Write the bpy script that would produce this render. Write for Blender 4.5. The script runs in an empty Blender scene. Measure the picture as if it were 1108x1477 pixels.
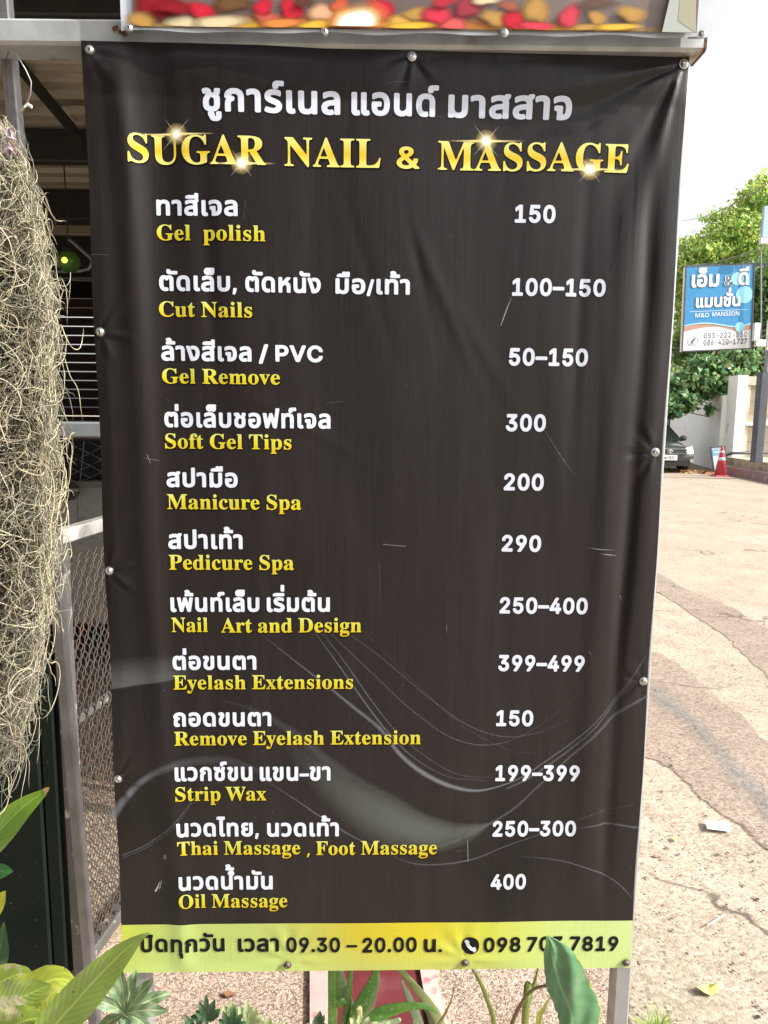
import bpy, math, random
import numpy as np
from mathutils import Vector, Matrix

# ---------------------------------------------------------------- camera, sky, sun, exposure
S = bpy.context.scene
C = S.collection
PITCH, ROLL, FPX, CAMZ = 0.138355, 0.010618, 1024.0, 1.65
_fw = np.array([0, math.cos(PITCH), -math.sin(PITCH)])
_r0 = np.array([1.0, 0, 0]); _u0 = np.cross(_r0, _fw)
RIGHT = math.cos(ROLL) * _r0 + math.sin(ROLL) * _u0
UP = -math.sin(ROLL) * _r0 + math.cos(ROLL) * _u0
CAM = np.array([0, 0, CAMZ])
cam_data = bpy.data.cameras.new('camera')
cam_data.sensor_fit = 'VERTICAL'; cam_data.sensor_height = 36.0
cam_data.lens = 36.0 * FPX / 1477.0
cam_data.clip_start = 0.02; cam_data.clip_end = 3000
cam = bpy.data.objects.new('camera', cam_data); C.objects.link(cam)
M = Matrix(((RIGHT[0], UP[0], -_fw[0], 0), (RIGHT[1], UP[1], -_fw[1], 0), (RIGHT[2], UP[2], -_fw[2], CAMZ), (0, 0, 0, 1)))
cam.matrix_world = M
S.camera = cam

SUN = Vector((0.78, -0.21, 0.62)).normalized()      # towards the sun: right of the street, a little in front of the board
world = bpy.data.worlds.new('World'); S.world = world; world.use_nodes = True
wn = world.node_tree.nodes; wl = world.node_tree.links
sky = wn.new('ShaderNodeTexSky'); sky.sky_type = 'NISHITA'; sky.sun_disc = False
sky.sun_elevation = math.asin(SUN.z); sky.sun_rotation = math.atan2(SUN.x, SUN.y)
sky.air_density = 1.0; sky.dust_density = 6.0; sky.ozone_density = 0.6; sky.altitude = 300
bg = wn['Background']; bg.inputs['Strength'].default_value = 0.15
haz = wn.new('ShaderNodeHueSaturation'); haz.inputs['Saturation'].default_value = .07; haz.inputs['Value'].default_value = .98   # milky, hazy sky
wl.new(sky.outputs[0], haz.inputs['Color']); wl.new(haz.outputs[0], bg.inputs['Color'])
sd = bpy.data.lights.new('sun', 'SUN'); sd.energy = 3.5; sd.angle = math.radians(0.6); sd.color = (1.0, 0.95, 0.87)
so = bpy.data.objects.new('sun', sd); C.objects.link(so)
so.rotation_euler = (-SUN).to_track_quat('-Z', 'Y').to_euler()
S.view_settings.view_transform = 'Standard'; S.view_settings.look = 'None'
S.view_settings.exposure = 1.1; S.view_settings.gamma = 1; S.view_settings.use_curve_mapping = False
S.render.film_transparent = False
S.render.engine = 'CYCLES'
S.cycles.max_bounces = 8; S.cycles.transparent_max_bounces = 16

rng = np.random.default_rng(7); random.seed(7)

# ---------------------------------------------------------------- surveying helpers: where a sight line meets a plane of the place
def ray(px, py):
    d = _fw + RIGHT * ((px - 554) / FPX) + UP * ((738.5 - py) / FPX)
    return d
def at(px, py, Y):
    d = ray(px, py); return CAM + d * (Y / d[1])
def atz(px, py, z):
    d = ray(px, py); return CAM + d * ((z - CAMZ) / d[2])
def V(*a): return np.array(a, float)

# ---------------------------------------------------------------- object helpers
ROOT = {}
def props(o, label=None, cat=None, group=None, kind=None):
    if label: o['label'] = label
    if cat: o['category'] = cat
    if group: o['group'] = group
    if kind: o['kind'] = kind
    return o
def thing(name, label, cat, loc=(0, 0, 0), group=None):
    o = bpy.data.objects.new(name, None); C.objects.link(o); o.location = tuple(loc); o.empty_display_size = .1
    ROOT[o.name] = np.array(loc, float)
    return props(o, label, cat, group)
def link_mesh(name, verts, faces, mat, parent=None, smooth=False, label=None, cat=None, group=None, kind=None, uvs=None, ink=None, mats=None, midx=None):
    verts = np.asarray(verts, float)
    off = ROOT[parent.name] if parent is not None else np.zeros(3)
    me = bpy.data.meshes.new(name)
    me.from_pydata((verts - off).tolist() if len(verts) else [], [], [tuple(map(int, f)) for f in faces])
    if mats:
        for m_ in mats: me.materials.append(m_)
        me.polygons.foreach_set('material_index', list(midx))
    elif mat: me.materials.append(mat)
    if smooth: me.polygons.foreach_set('use_smooth', [True] * len(me.polygons))
    if uvs is not None:
        uvs = np.asarray(uvs, float)
        ul = me.uv_layers.new(name='UVMap')
        li = np.zeros(len(me.loops), int); me.loops.foreach_get('vertex_index', li)
        ul.data.foreach_set('uv', uvs[li].ravel())
    if ink is not None:
        a = me.color_attributes.new(name='ink', type='FLOAT_COLOR', domain='POINT')
        a.data.foreach_set('color', np.asarray(ink, float).ravel())
    me.update()
    o = bpy.data.objects.new(name, me); C.objects.link(o)
    if parent is not None:
        o.parent = parent; ROOT[o.name] = off
    return props(o, label, cat, group, kind)
def copy_tree(o, loc=None, label=None):
    c = o.copy(); C.objects.link(c)
    if loc is not None: c.location = tuple(loc)
    if label: c['label'] = label
    for ch in list(o.children):
        d = ch.copy(); C.objects.link(d); d.parent = c
        for g in list(ch.children):
            e = g.copy(); C.objects.link(e); e.parent = d
    return c

class MB:
    """collects simple solids into one mesh"""
    def __init__(s): s.v = []; s.f = []; s.uv = []
    def add(s, vs, fs, uv=None):
        n = len(s.v); s.v += [tuple(p) for p in vs]; s.f += [tuple(i + n for i in f) for f in fs]
        s.uv += [tuple(u) for u in uv] if uv is not None else [(0, 0)] * len(vs)
        return s
    def box(s, lo, hi, b=0.0):
        (x0, y0, z0), (x1, y1, z1) = lo, hi
        return s.hexa([(x0, y0, z0), (x1, y0, z0), (x1, y1, z0), (x0, y1, z0), (x0, y0, z1), (x1, y0, z1), (x1, y1, z1), (x0, y1, z1)])
    def hexa(s, p):
        return s.add(p, [(0, 3, 2, 1), (4, 5, 6, 7), (0, 1, 5, 4), (1, 2, 6, 5), (2, 3, 7, 6), (3, 0, 4, 7)])
    def bar(s, a, b, w, h, up=(0, 0, 1), c=0.12):
        """bar from a to b, width w across, height h along up, chamfered edges"""
        a = np.array(a, float); b = np.array(b, float); d = b - a; d /= np.linalg.norm(d)
        up = np.array(up, float); x = np.cross(d, up); x /= np.linalg.norm(x); y = np.cross(x, d)
        k = c * min(w, h)
        prof = [(-w/2+k, -h/2), (w/2-k, -h/2), (w/2, -h/2+k), (w/2, h/2-k), (w/2-k, h/2), (-w/2+k, h/2), (-w/2, h/2-k), (-w/2, -h/2+k)]
        vs = [a + x*p + y*q for p, q in prof] + [b + x*p + y*q for p, q in prof]
        n = 8
        fs = [(i, (i+1) % n, n+(i+1) % n, n+i) for i in range(n)] + [tuple(range(n))[::-1], tuple(range(n, 2*n))]
        return s.add(vs, fs)
    def tube(s, pts, r, n=8, cap=True):
        pts = [np.array(p, float) for p in pts]; rs = r if hasattr(r, '__len__') else [r]*len(pts)
        base = len(s.v); up = np.array([0.13, 0.21, 0.97])
        rings = []
        for i, p in enumerate(pts):
            t = pts[min(i+1, len(pts)-1)] - pts[max(i-1, 0)]; t /= (np.linalg.norm(t)+1e-12)
            x = np.cross(t, up)
            if np.linalg.norm(x) < .1: x = np.cross(t, (1, 0, 0))
            x /= np.linalg.norm(x); y = np.cross(t, x)
            rings += [p + rs[i]*(math.cos(2*math.pi*k/n)*x + math.sin(2*math.pi*k/n)*y) for k in range(n)]
        fs = []
        for i in range(len(pts)-1):
            for k in range(n):
                fs.append((i*n+k, i*n+(k+1) % n, (i+1)*n+(k+1) % n, (i+1)*n+k))
        if cap: fs += [tuple(range(n))[::-1], tuple(range((len(pts)-1)*n, len(pts)*n))]
        return s.add(rings, fs)
    def lathe(s, c, prof, axis=(0, 0, 1), n=16):
        """prof: list of (radius, height along axis)"""
        ax = np.array(axis, float); ax /= np.linalg.norm(ax)
        x = np.cross(ax, (0.3, 0.9, 0.1)); x /= np.linalg.norm(x); y = np.cross(ax, x); c = np.array(c, float)
        vs = [c + ax*h + r*(math.cos(2*math.pi*k/n)*x + math.sin(2*math.pi*k/n)*y) for r, h in prof for k in range(n)]
        fs = [(i*n+k, i*n+(k+1) % n, (i+1)*n+(k+1) % n, (i+1)*n+k) for i in range(len(prof)-1) for k in range(n)]
        fs += [tuple(range(n))[::-1], tuple(range((len(prof)-1)*n, len(prof)*n))]
        return s.add(vs, fs)
    def prism(s, poly, d):
        """closed polygon (3-d points) pushed along d"""
        n = len(poly); d = np.array(d, float)
        vs = [np.array(p, float) for p in poly]; vs += [p + d for p in vs]
        fs = [tuple(range(n)), tuple(range(n, 2*n))[::-1]] + [((i+1) % n, i, n+i, n+(i+1) % n) for i in range(n)]
        return s.add(vs, fs)
    def build(s, name, mat, parent=None, **k):
        uv = s.uv if k.pop('use_uv', False) else None
        return link_mesh(name, s.v, s.f, mat, parent, uvs=uv, **k)

def tubes_np(paths, rad, n=3):
    """paths (m,k,3), rad (m,k) -> verts, faces for many thin strands at once"""
    m, k, _ = paths.shape
    t = np.gradient(paths, axis=1); t /= np.linalg.norm(t, axis=2, keepdims=True) + 1e-9
    ref = np.array([0.31, 0.9, 0.29]); x = np.cross(t, ref); x /= np.linalg.norm(x, axis=2, keepdims=True) + 1e-9
    y = np.cross(t, x)
    ang = np.arange(n) * 2 * math.pi / n
    ring = paths[:, :, None, :] + rad[:, :, None, None] * (np.cos(ang)[None, None, :, None] * x[:, :, None, :] + np.sin(ang)[None, None, :, None] * y[:, :, None, :])
    idx = np.arange(m * k * n).reshape(m, k, n); nx = np.roll(idx, -1, axis=2)
    f = np.stack([idx[:, :-1], nx[:, :-1], nx[:, 1:], idx[:, 1:]], -1).reshape(-1, 4)
    return ring.reshape(-1, 3), f
def fast_mesh(name, verts, quads, mat, parent=None, smooth=False, nper=4, **k):
    off = ROOT[parent.name] if parent is not None else np.zeros(3)
    uvs = k.pop('uvs', None); ink = k.pop('ink', None)
    verts = np.asarray(verts, np.float32) - off; quads = np.asarray(quads, np.int32)
    me = bpy.data.meshes.new(name); me.vertices.add(len(verts)); me.vertices.foreach_set('co', verts.astype(np.float32).ravel())
    me.loops.add(quads.size); me.loops.foreach_set('vertex_index', quads.ravel())
    me.polygons.add(len(quads)); me.polygons.foreach_set('loop_start', np.arange(len(quads), dtype=np.int32) * nper)
    if smooth: me.polygons.foreach_set('use_smooth', np.ones(len(quads), bool))
    if mat: me.materials.append(mat)
    me.update(calc_edges=True)
    if uvs is not None:
        ul = me.uv_layers.new(name='UVMap'); ul.data.foreach_set('uv', np.asarray(uvs, np.float32)[quads.ravel()].ravel())
    if ink is not None:
        a = me.color_attributes.new(name='ink', type='FLOAT_COLOR', domain='POINT')
        a.data.foreach_set('color', np.asarray(ink, np.float32).ravel())
    o = bpy.data.objects.new(name, me); C.objects.link(o)
    if parent is not None: o.parent = parent; ROOT[o.name] = off
    return props(o, k.get('label'), k.get('cat'), k.get('group'), k.get('kind'))

# ---------------------------------------------------------------- materials
def lin(r, g, b):
    f = lambda c: (c/255/12.92) if c/255 <= .04045 else ((c/255+.055)/1.055)**2.4
    return (f(r), f(g), f(b))
def mat(name, col, rough=.6, metal=0.0, col2=None, scale=8.0, detail=6, lo=.35, hi=.65, bump=0.0, bscale=40.0, bdist=.002,
        coat=0.0, spec=.5, stretch=None, trans=0.0, island=0.0, rough2=None, col3=None, scale3=60, lo3=.6, hi3=.7, alpha=1.0, objrand=0.0):
    m = bpy.data.materials.new(name); m.use_nodes = True; nt = m.node_tree; N = nt.nodes; L = nt.links
    p = N['Principled BSDF']; p.inputs['Base Color'].default_value = (*col, 1); p.inputs['Roughness'].default_value = rough
    p.inputs['Metallic'].default_value = metal; p.inputs['Coat Weight'].default_value = coat; p.inputs['Specular IOR Level'].default_value = spec
    tc = N.new('ShaderNodeTexCoord'); mp = N.new('ShaderNodeMapping'); L.new(tc.outputs['Object'], mp.inputs['Vector'])
    if stretch: mp.inputs['Scale'].default_value = stretch
    colout = None
    def ramp(src, a, b):
        mr = N.new('ShaderNodeMapRange'); mr.inputs['From Min'].default_value = a; mr.inputs['From Max'].default_value = b
        mr.clamp = True; L.new(src, mr.inputs['Value']); return mr.outputs[0]
    if col2 is not None:
        no = N.new('ShaderNodeTexNoise'); no.inputs['Scale'].default_value = scale; no.inputs['Detail'].default_value = detail; no.inputs['Roughness'].default_value = .62
        L.new(mp.outputs[0], no.inputs['Vector'])
        mx = N.new('ShaderNodeMix'); mx.data_type = 'RGBA'; mx.inputs[6].default_value = (*col, 1); mx.inputs[7].default_value = (*col2, 1)
        L.new(ramp(no.outputs[0], lo, hi), mx.inputs[0]); colout = mx.outputs[2]
        if rough2 is not None:
            r2 = N.new('ShaderNodeMapRange'); r2.inputs['From Min'].default_value = lo; r2.inputs['From Max'].default_value = hi
            r2.inputs['To Min'].default_value = rough; r2.inputs['To Max'].default_value = rough2
            L.new(no.outputs[0], r2.inputs['Value']); L.new(r2.outputs[0], p.inputs['Roughness'])
    if col3 is not None:
        n3 = N.new('ShaderNodeTexNoise'); n3.inputs['Scale'].default_value = scale3; n3.inputs['Detail'].default_value = 5
        L.new(mp.outputs[0], n3.inputs['Vector'])
        mx = N.new('ShaderNodeMix'); mx.data_type = 'RGBA'; mx.inputs[7].default_value = (*col3, 1)
        if colout: L.new(colout, mx.inputs[6])
        else: mx.inputs[6].default_value = (*col, 1)
        L.new(ramp(n3.outputs[0], lo3, hi3), mx.inputs[0]); colout = mx.outputs[2]
    if island or objrand:
        hv = N.new('ShaderNodeHueSaturation')
        if island: g = N.new('ShaderNodeNewGeometry'); src = g.outputs['Random Per Island']
        else: g = N.new('ShaderNodeObjectInfo'); src = g.outputs['Random']
        a = N.new('ShaderNodeMapRange'); amt = island or objrand; a.inputs['To Min'].default_value = 1-amt; a.inputs['To Max'].default_value = 1+amt
        L.new(src, a.inputs['Value']); L.new(a.outputs[0], hv.inputs['Value'])
        mu = N.new('ShaderNodeMath'); mu.operation = 'MULTIPLY'; mu.inputs[1].default_value = 7.31; L.new(src, mu.inputs[0])
        fr = N.new('ShaderNodeMath'); fr.operation = 'FRACT'; L.new(mu.outputs[0], fr.inputs[0])
        b = N.new('ShaderNodeMapRange'); b.inputs['To Min'].default_value = .5-.06*amt*2; b.inputs['To Max'].default_value = .5+.05*amt*2
        L.new(fr.outputs[0], b.inputs['Value']); L.new(b.outputs[0], hv.inputs['Hue'])
        if colout: L.new(colout, hv.inputs['Color'])
        else: hv.inputs['Color'].default_value = (*col, 1)
        colout = hv.outputs[0]
    if colout: L.new(colout, p.inputs['Base Color'])
    if bump:
        nb = N.new('ShaderNodeTexNoise'); nb.inputs['Scale'].default_value = bscale; nb.inputs['Detail'].default_value = 8
        L.new(mp.outputs[0], nb.inputs['Vector'])
        bp = N.new('ShaderNodeBump'); bp.inputs['Strength'].default_value = bump; bp.inputs['Distance'].default_value = bdist
        L.new(nb.outputs[0], bp.inputs['Height']); L.new(bp.outputs[0], p.inputs['Normal'])
    if trans:
        tr = N.new('ShaderNodeBsdfTranslucent'); ms = N.new('ShaderNodeMixShader'); ms.inputs[0].default_value = trans
        if colout: L.new(colout, tr.inputs['Color'])
        else: tr.inputs['Color'].default_value = (*col, 1)
        L.new(p.outputs[0], ms.inputs[1]); L.new(tr.outputs[0], ms.inputs[2]); L.new(ms.outputs[0], N['Material Output'].inputs['Surface'])
    return m

def ink_mat(name, rough=.42, alpha=False, coat=0.0, bump=0.0):
    """printed ink: colour (and cover) carried by the print itself"""
    m = bpy.data.materials.new(name); m.use_nodes = True; N = m.node_tree.nodes; L = m.node_tree.links
    p = N['Principled BSDF']; p.inputs['Roughness'].default_value = rough; p.inputs['Coat Weight'].default_value = coat; p.inputs['Specular IOR Level'].default_value = .14
    a = N.new('ShaderNodeVertexColor'); a.layer_name = 'ink'; L.new(a.outputs['Color'], p.inputs['Base Color'])
    if bump: weave(N, L, p, bump)
    if alpha:
        t = N.new('ShaderNodeBsdfTransparent'); x = N.new('ShaderNodeMixShader')
        L.new(a.outputs['Alpha'], x.inputs[0]); L.new(t.outputs[0], x.inputs[1]); L.new(p.outputs[0], x.inputs[2]); L.new(x.outputs[0], N['Material Output'].inputs['Surface'])
    return m
def weave(N, L, p, k, src=None):
    """the scrim of a flex banner: fine upright ribs and fainter cross ribs"""
    tc = N.new('ShaderNodeTexCoord')
    mp = N.new('ShaderNodeMapping'); mp.inputs['Scale'].default_value = (420, 30, 9); L.new(tc.outputs['Object'], mp.inputs['Vector'])
    n1 = N.new('ShaderNodeTexNoise'); n1.inputs['Scale'].default_value = 1; n1.inputs['Detail'].default_value = 3; L.new(mp.outputs[0], n1.inputs['Vector'])
    mq = N.new('ShaderNodeMapping'); mq.inputs['Scale'].default_value = (9, 30, 380); L.new(tc.outputs['Object'], mq.inputs['Vector'])
    n2 = N.new('ShaderNodeTexNoise'); n2.inputs['Scale'].default_value = 1; n2.inputs['Detail'].default_value = 3; L.new(mq.outputs[0], n2.inputs['Vector'])
    ad = N.new('ShaderNodeMath'); ad.operation = 'MULTIPLY_ADD'; ad.inputs[1].default_value = .55; L.new(n2.outputs[0], ad.inputs[0]); L.new(n1.outputs[0], ad.inputs[2])
    n3 = N.new('ShaderNodeTexNoise'); n3.inputs['Scale'].default_value = 14; n3.inputs['Detail'].default_value = 4; L.new(tc.outputs['Object'], n3.inputs['Vector'])
    a3 = N.new('ShaderNodeMath'); a3.operation = 'MULTIPLY_ADD'; a3.inputs[1].default_value = 2.0; L.new(n3.outputs[0], a3.inputs[0]); L.new(ad.outputs[0], a3.inputs[2])
    bp = N.new('ShaderNodeBump'); bp.inputs['Strength'].default_value = k; bp.inputs['Distance'].default_value = .0008
    L.new(a3.outputs[0], bp.inputs['Height']); L.new(bp.outputs[0], p.inputs['Normal'])
    return n1

# ---------------------------------------------------------------- the menu board: where its vinyl hangs
TL = V(-0.50022693, 1.25006016, 2.24381072)
YB = 0.02738
US = V(math.cos(YB), math.sin(YB), 0); NN = V(math.sin(YB), -math.cos(YB), 0)   # along the board, out of the board
TG = 1.57752                                                                    # where the green band starts
def st(px, py):
    """metres along and down the board for a surveyed point on it"""
    d = ray(px, py); k = ((TL - CAM) @ NN) / (d @ NN); p = CAM + d * k - TL
    return p @ US, -p[2]
TBOT = st(560, 1397)[1]
def gs(x, c, w): return np.exp(-((x - c) / w) ** 2)
PULL = [(*st(x, y), k * 1.7) for k, (x, y) in enumerate(((130,73),(594,82),(986,93),(145,479),(945,652),(158,823),(928,982),(171,1123)))]
def disp(s, t):
    """how far the slack vinyl stands out from its frame"""
    s = np.asarray(s, float); t = np.asarray(t, float)
    d = 0.0035 * np.sin(s * 7.0 + 1.1 * np.sin(t * 1.7)) * np.sin(t * 1.9 + .4)
    d = d + 0.0012 * np.sin(s * 23 + 2.2 * np.sin(t * 2.3 + 1)) * (0.5 + .5 * np.sin(t * 3.1 + s * 2))
    # rolled fold near the left edge
    c = 0.055 + .035 * t + .006 * np.sin(t * 5)
    d = d + 0.0085 * gs(s, c, .021) * (0.35 + .65 * np.exp(-(t / .62) ** 2)) * np.clip(t / .1, 0, 1)
    d = d - 0.0045 * gs(s, c + .06, .035) * np.exp(-(t / .7) ** 2)
    d = d - 0.0030 * gs(s, c + .115 + .03*t, .018) * gs(t, .38, .22)
    # channel and hem along the right edge
    c = 0.945 + .008 * np.sin(t * 3.3 + .5)
    d = d - 0.0080 * gs(s, c, .014) * np.clip((t - .12) / .25, 0, 1) * np.clip((1.56 - t) / .22, 0, 1) * (.75 + .25 * np.sin(t * 9))
    d = d + 0.0030 * gs(s, c - .045, .02) * np.clip((t - .08) / .2, 0, 1) * np.clip((1.56 - t) / .22, 0, 1)
    d = d - 0.0022 * gs(s, .845 - .02 * t, .012) * gs(t, .42, .25)
    # tension folds fanning from the top right screw
    dx, dy = .985 - s, t - .015; rr = np.hypot(dx, dy) + 1e-4; th = np.degrees(np.arctan2(dy, dx))
    fan = 0.0048 * gs(th, 12, 6) - .0050 * gs(th, 24, 5) + .0030 * gs(th, 38, 7) - .0035 * gs(th, 66, 6) + .004 * gs(th, 78, 5)
    d = d + fan * np.clip(rr / .04, 0, 1) * np.exp(-(rr / .30) ** 2)
    # sag between the screws of the top hem
    d = d + .004 * np.sin(np.clip(t, 0, .08) / .08 * math.pi) * (1 - .6 * gs(s, .55, .05))
    # slanting creases in the upper middle
    for (cs, ct, a, w, l, amp) in ((.60, .40, 1.15, .010, .13, .0022), (.555, .34, 1.32, .008, .10, -.0018), (.66, .47, 1.0, .014, .12, .0016), (.47, .36, 1.25, .012, .12, -.0014),
                                   (.36, .62, .5, .012, .14, .0012), (.30, 1.05, 1.4, .012, .2, .0012), (.72, .93, 1.5, .016, .3, -.0012), (.80, .62, 1.45, .02, .3, .0016), (.885, .5, 1.52, .012, .25, .0018)):
        ux, uy = math.cos(a), math.sin(a); q = (s - cs) * ux + (t - ct) * uy; o = -(s - cs) * uy + (t - ct) * ux
        d = d + .55 * amp * gs(o, 0, w) * gs(q, 0, l)
    # puckers round the bottom screws
    for (cs, ct) in ((.327, 1.655), (.668, 1.655)):
        dx, dy = s - cs, ct - t; rr = np.hypot(dx, dy) + 1e-4; th = np.arctan2(dy, dx)
        d = d + .0008 * np.cos(th * 9 + 1) * np.exp(-((rr - .035) / .035) ** 2)
    # puckers where the screws pull the hem
    for (cs, ct, sg) in PULL:
        dx, dy = s - cs, t - ct; rr = np.hypot(dx, dy) + 1e-4; th = np.arctan2(dy, dx)
        d = d + (.0013 * np.cos(th * 7 + sg) + .0007 * np.cos(th * 13 + 2 * sg)) * np.exp(-((rr - .022) / .028) ** 2) - .0022 * np.exp(-(rr / .014) ** 2)
    edge = np.clip(np.minimum(np.minimum(s, 1 - s), np.minimum(t, TBOT - t)) / .02, 0, 1)
    return d * edge + .004
def onboard(s, t, lift=0.0):
    s = np.asarray(s, float); t = np.asarray(t, float)
    d = disp(s, t) + lift
    sag = .003 * np.sin(t / TBOT * 4 * math.pi) ** 2 * (2 * s - 1) * np.abs(2*s-1)**3      # side hems pulled in between screws
    return TL[None] + (s - sag)[:, None] * US[None] + NN[None] * d[:, None] + np.stack([np.zeros_like(t), np.zeros_like(t), -t], 1)

M_ALU = mat('weathered galvanised steel', (.50, .52, .52), .5, .45, (.34, .35, .35), 9, rough2=.6, bump=.25, bscale=60, col3=(.24, .13, .07), scale3=11, lo3=.63, hi3=.74)
M_ALU2 = mat('galvanised tube', (.36, .38, .39), .38, .6, (.30, .31, .32), 14, rough2=.55, bump=.15, bscale=90)
M_SCREW = mat('zinc screw', (.62, .62, .62), .28, .9, (.4, .4, .38), 80)

M_SCREW2 = mat('dull oxidised screw', (.13, .125, .12), .55, .6, (.16, .08, .05), 60)
board = thing('menu_board', 'tall black vinyl price board of a nail and massage shop on a steel frame', 'sign', (TL[0] + .5, TL[1], 0))
# frame
fy = .021
def bp(s, z, back=fy): return TL * V(1, 1, 0) + US * s - NN * back + V(0, 0, z)
sl, sr = .030, .990
MB().bar(bp(sl, 0.0), bp(sl, 2.235), .034, .034, up=NN).build('frame_post', M_ALU2, board)
MB().bar(bp(sr, 0.0), bp(sr, 2.235), .034, .034, up=NN).build('frame_post', M_ALU2, board)
for z in (2.215, 1.35, TL[2] - TBOT + .012):
    MB().bar(bp(sl + .0175, z), bp(sr - .0175, z), .022, .03, up=(0, 0, 1)).build('frame_rail', M_ALU2, board)

# vinyl sheet
ns, n1_, n2_ = 230, 350, 18
ss = np.linspace(0, 1, ns); ts = np.concatenate([np.linspace(0, TG, n1_), np.linspace(TG, TBOT, n2_)[1:]])
SS, TT = np.meshgrid(ss, ts); vv = onboard(SS.ravel(), TT.ravel())
nt_ = len(ts); ii = np.arange(nt_ * ns).reshape(nt_, ns)
quads = np.stack([ii[1:, :-1], ii[1:, 1:], ii[:-1, 1:], ii[:-1, :-1]], -1).reshape(-1, 4)
def vinyl():
    m = bpy.data.materials.new('printed black vinyl'); m.use_nodes = True; N = m.node_tree.nodes; L = m.node_tree.links; p = N['Principled BSDF']
    n1 = weave(N, L, p, .22); p.inputs['Specular IOR Level'].default_value = .27
    mx = N.new('ShaderNodeMix'); mx.data_type = 'RGBA'; mx.inputs[6].default_value = (.0100, .0080, .0079, 1); mx.inputs[7].default_value = (.021, .0165, .016, 1)
    L.new(n1.outputs[0], mx.inputs[0])
    # dust specks and rubs
    tc = N.new('ShaderNodeTexCoord'); vo = N.new('ShaderNodeTexVoronoi'); vo.inputs['Scale'].default_value = 34; L.new(tc.outputs['Object'], vo.inputs['Vector'])
    r = N.new('ShaderNodeMapRange'); r.inputs['From Min'].default_value = .05; r.inputs['From Max'].default_value = .03; r.inputs['To Max'].default_value = .35; L.new(vo.outputs[0], r.inputs['Value'])
    no = N.new('ShaderNodeTexNoise'); no.inputs['Scale'].default_value = 5; no.inputs['Detail'].default_value = 7; L.new(tc.outputs['Object'], no.inputs['Vector'])
    r2 = N.new('ShaderNodeMapRange'); r2.inputs['From Min'].default_value = .5; r2.inputs['From Max'].default_value = .75; L.new(no.outputs[0], r2.inputs['Value'])
    mu = N.new('ShaderNodeMath'); mu.operation = 'MULTIPLY'; L.new(r.outputs[0], mu.inputs[0]); L.new(r2.outputs[0], mu.inputs[1])
    m2 = N.new('ShaderNodeMix'); m2.data_type = 'RGBA'; L.new(mu.outputs[0], m2.inputs[0]); L.new(mx.outputs[2], m2.inputs[6]); m2.inputs[7].default_value = (.3, .28, .26, 1)
    # dried rain streaks and a film of road dust
    ms_ = N.new('ShaderNodeMapping'); ms_.inputs['Scale'].default_value = (26, 26, 1.6); L.new(tc.outputs['Object'], ms_.inputs['Vector'])
    ns_ = N.new('ShaderNodeTexNoise'); ns_.inputs['Scale'].default_value = 1; ns_.inputs['Detail'].default_value = 7; ns_.inputs['Roughness'].default_value = .7; L.new(ms_.outputs[0], ns_.inputs['Vector'])
    rs_ = N.new('ShaderNodeMapRange'); rs_.inputs['From Min'].default_value = .46; rs_.inputs['From Max'].default_value = .78; rs_.inputs['To Max'].default_value = .15; L.new(ns_.outputs[0], rs_.inputs['Value'])
    m3 = N.new('ShaderNodeMix'); m3.data_type = 'RGBA'; L.new(rs_.outputs[0], m3.inputs[0]); L.new(m2.outputs[2], m3.inputs[6]); m3.inputs[7].default_value = (.070, .060, .056, 1)
    L.new(m3.outputs[2], p.inputs['Base Color'])
    r3 = N.new('ShaderNodeMapRange'); r3.inputs['From Min'].default_value = .3; r3.inputs['From Max'].default_value = .7; r3.inputs['To Min'].default_value = .27; r3.inputs['To Max'].default_value = .38
    L.new(no.outputs[0], r3.inputs['Value']); L.new(r3.outputs[0], p.inputs['Roughness'])
    return m
def band():
    m = bpy.data.materials.new('printed green and gold band'); m.use_nodes = True; N = m.node_tree.nodes; L = m.node_tree.links; p = N['Principled BSDF']
    p.inputs['Roughness'].default_value = .42; weave(N, L, p, .35)
    uv = N.new('ShaderNodeUVMap'); sp = N.new('ShaderNodeSeparateXYZ'); L.new(uv.outputs[0], sp.inputs[0])
    cr = N.new('ShaderNodeValToRGB'); e = cr.color_ramp.elements
    e[0].position = 0; e[0].color = (.40, .46, .05, 1); e[1].position = 1; e[1].color = (.44, .55, .22, 1)
    for pos, c in ((.10, (.36, .44, .13, 1)), (.30, (.37, .43, .11, 1)), (.46, (.44, .37, .02, 1)), (.58, (.50, .43, .012, 1)), (.72, (.46, .49, .06, 1)), (.86, (.43, .54, .18, 1))):
        x = e.new(pos); x.color = c
    L.new(sp.outputs[0], cr.inputs[0])
    mx = N.new('ShaderNodeMix'); mx.data_type = 'RGBA'; mx.inputs[7].default_value = (.41, .52, .18, 1); L.new(cr.outputs[0], mx.inputs[6])
    r = N.new('ShaderNodeMapRange'); r.inputs['From Min'].default_value = TG + .03; r.inputs['From Max'].default_value = TBOT; r.inputs['To Max'].default_value = .55; L.new(sp.outputs[1], r.inputs['Value'])
    L.new(r.outputs[0], mx.inputs[0]); L.new(mx.outputs[2], p.inputs['Base Color'])
    return m
sheet = fast_mesh('vinyl_sheet', vv, quads, vinyl(), board, smooth=True, uvs=np.stack([SS.ravel(), TT.ravel()], 1))
sheet.data.materials.append(band())
mi = np.zeros(len(quads), np.int32); mi[(n1_ - 1) * (ns - 1):] = 1
sheet.data.polygons.foreach_set('material_index', mi)

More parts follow.
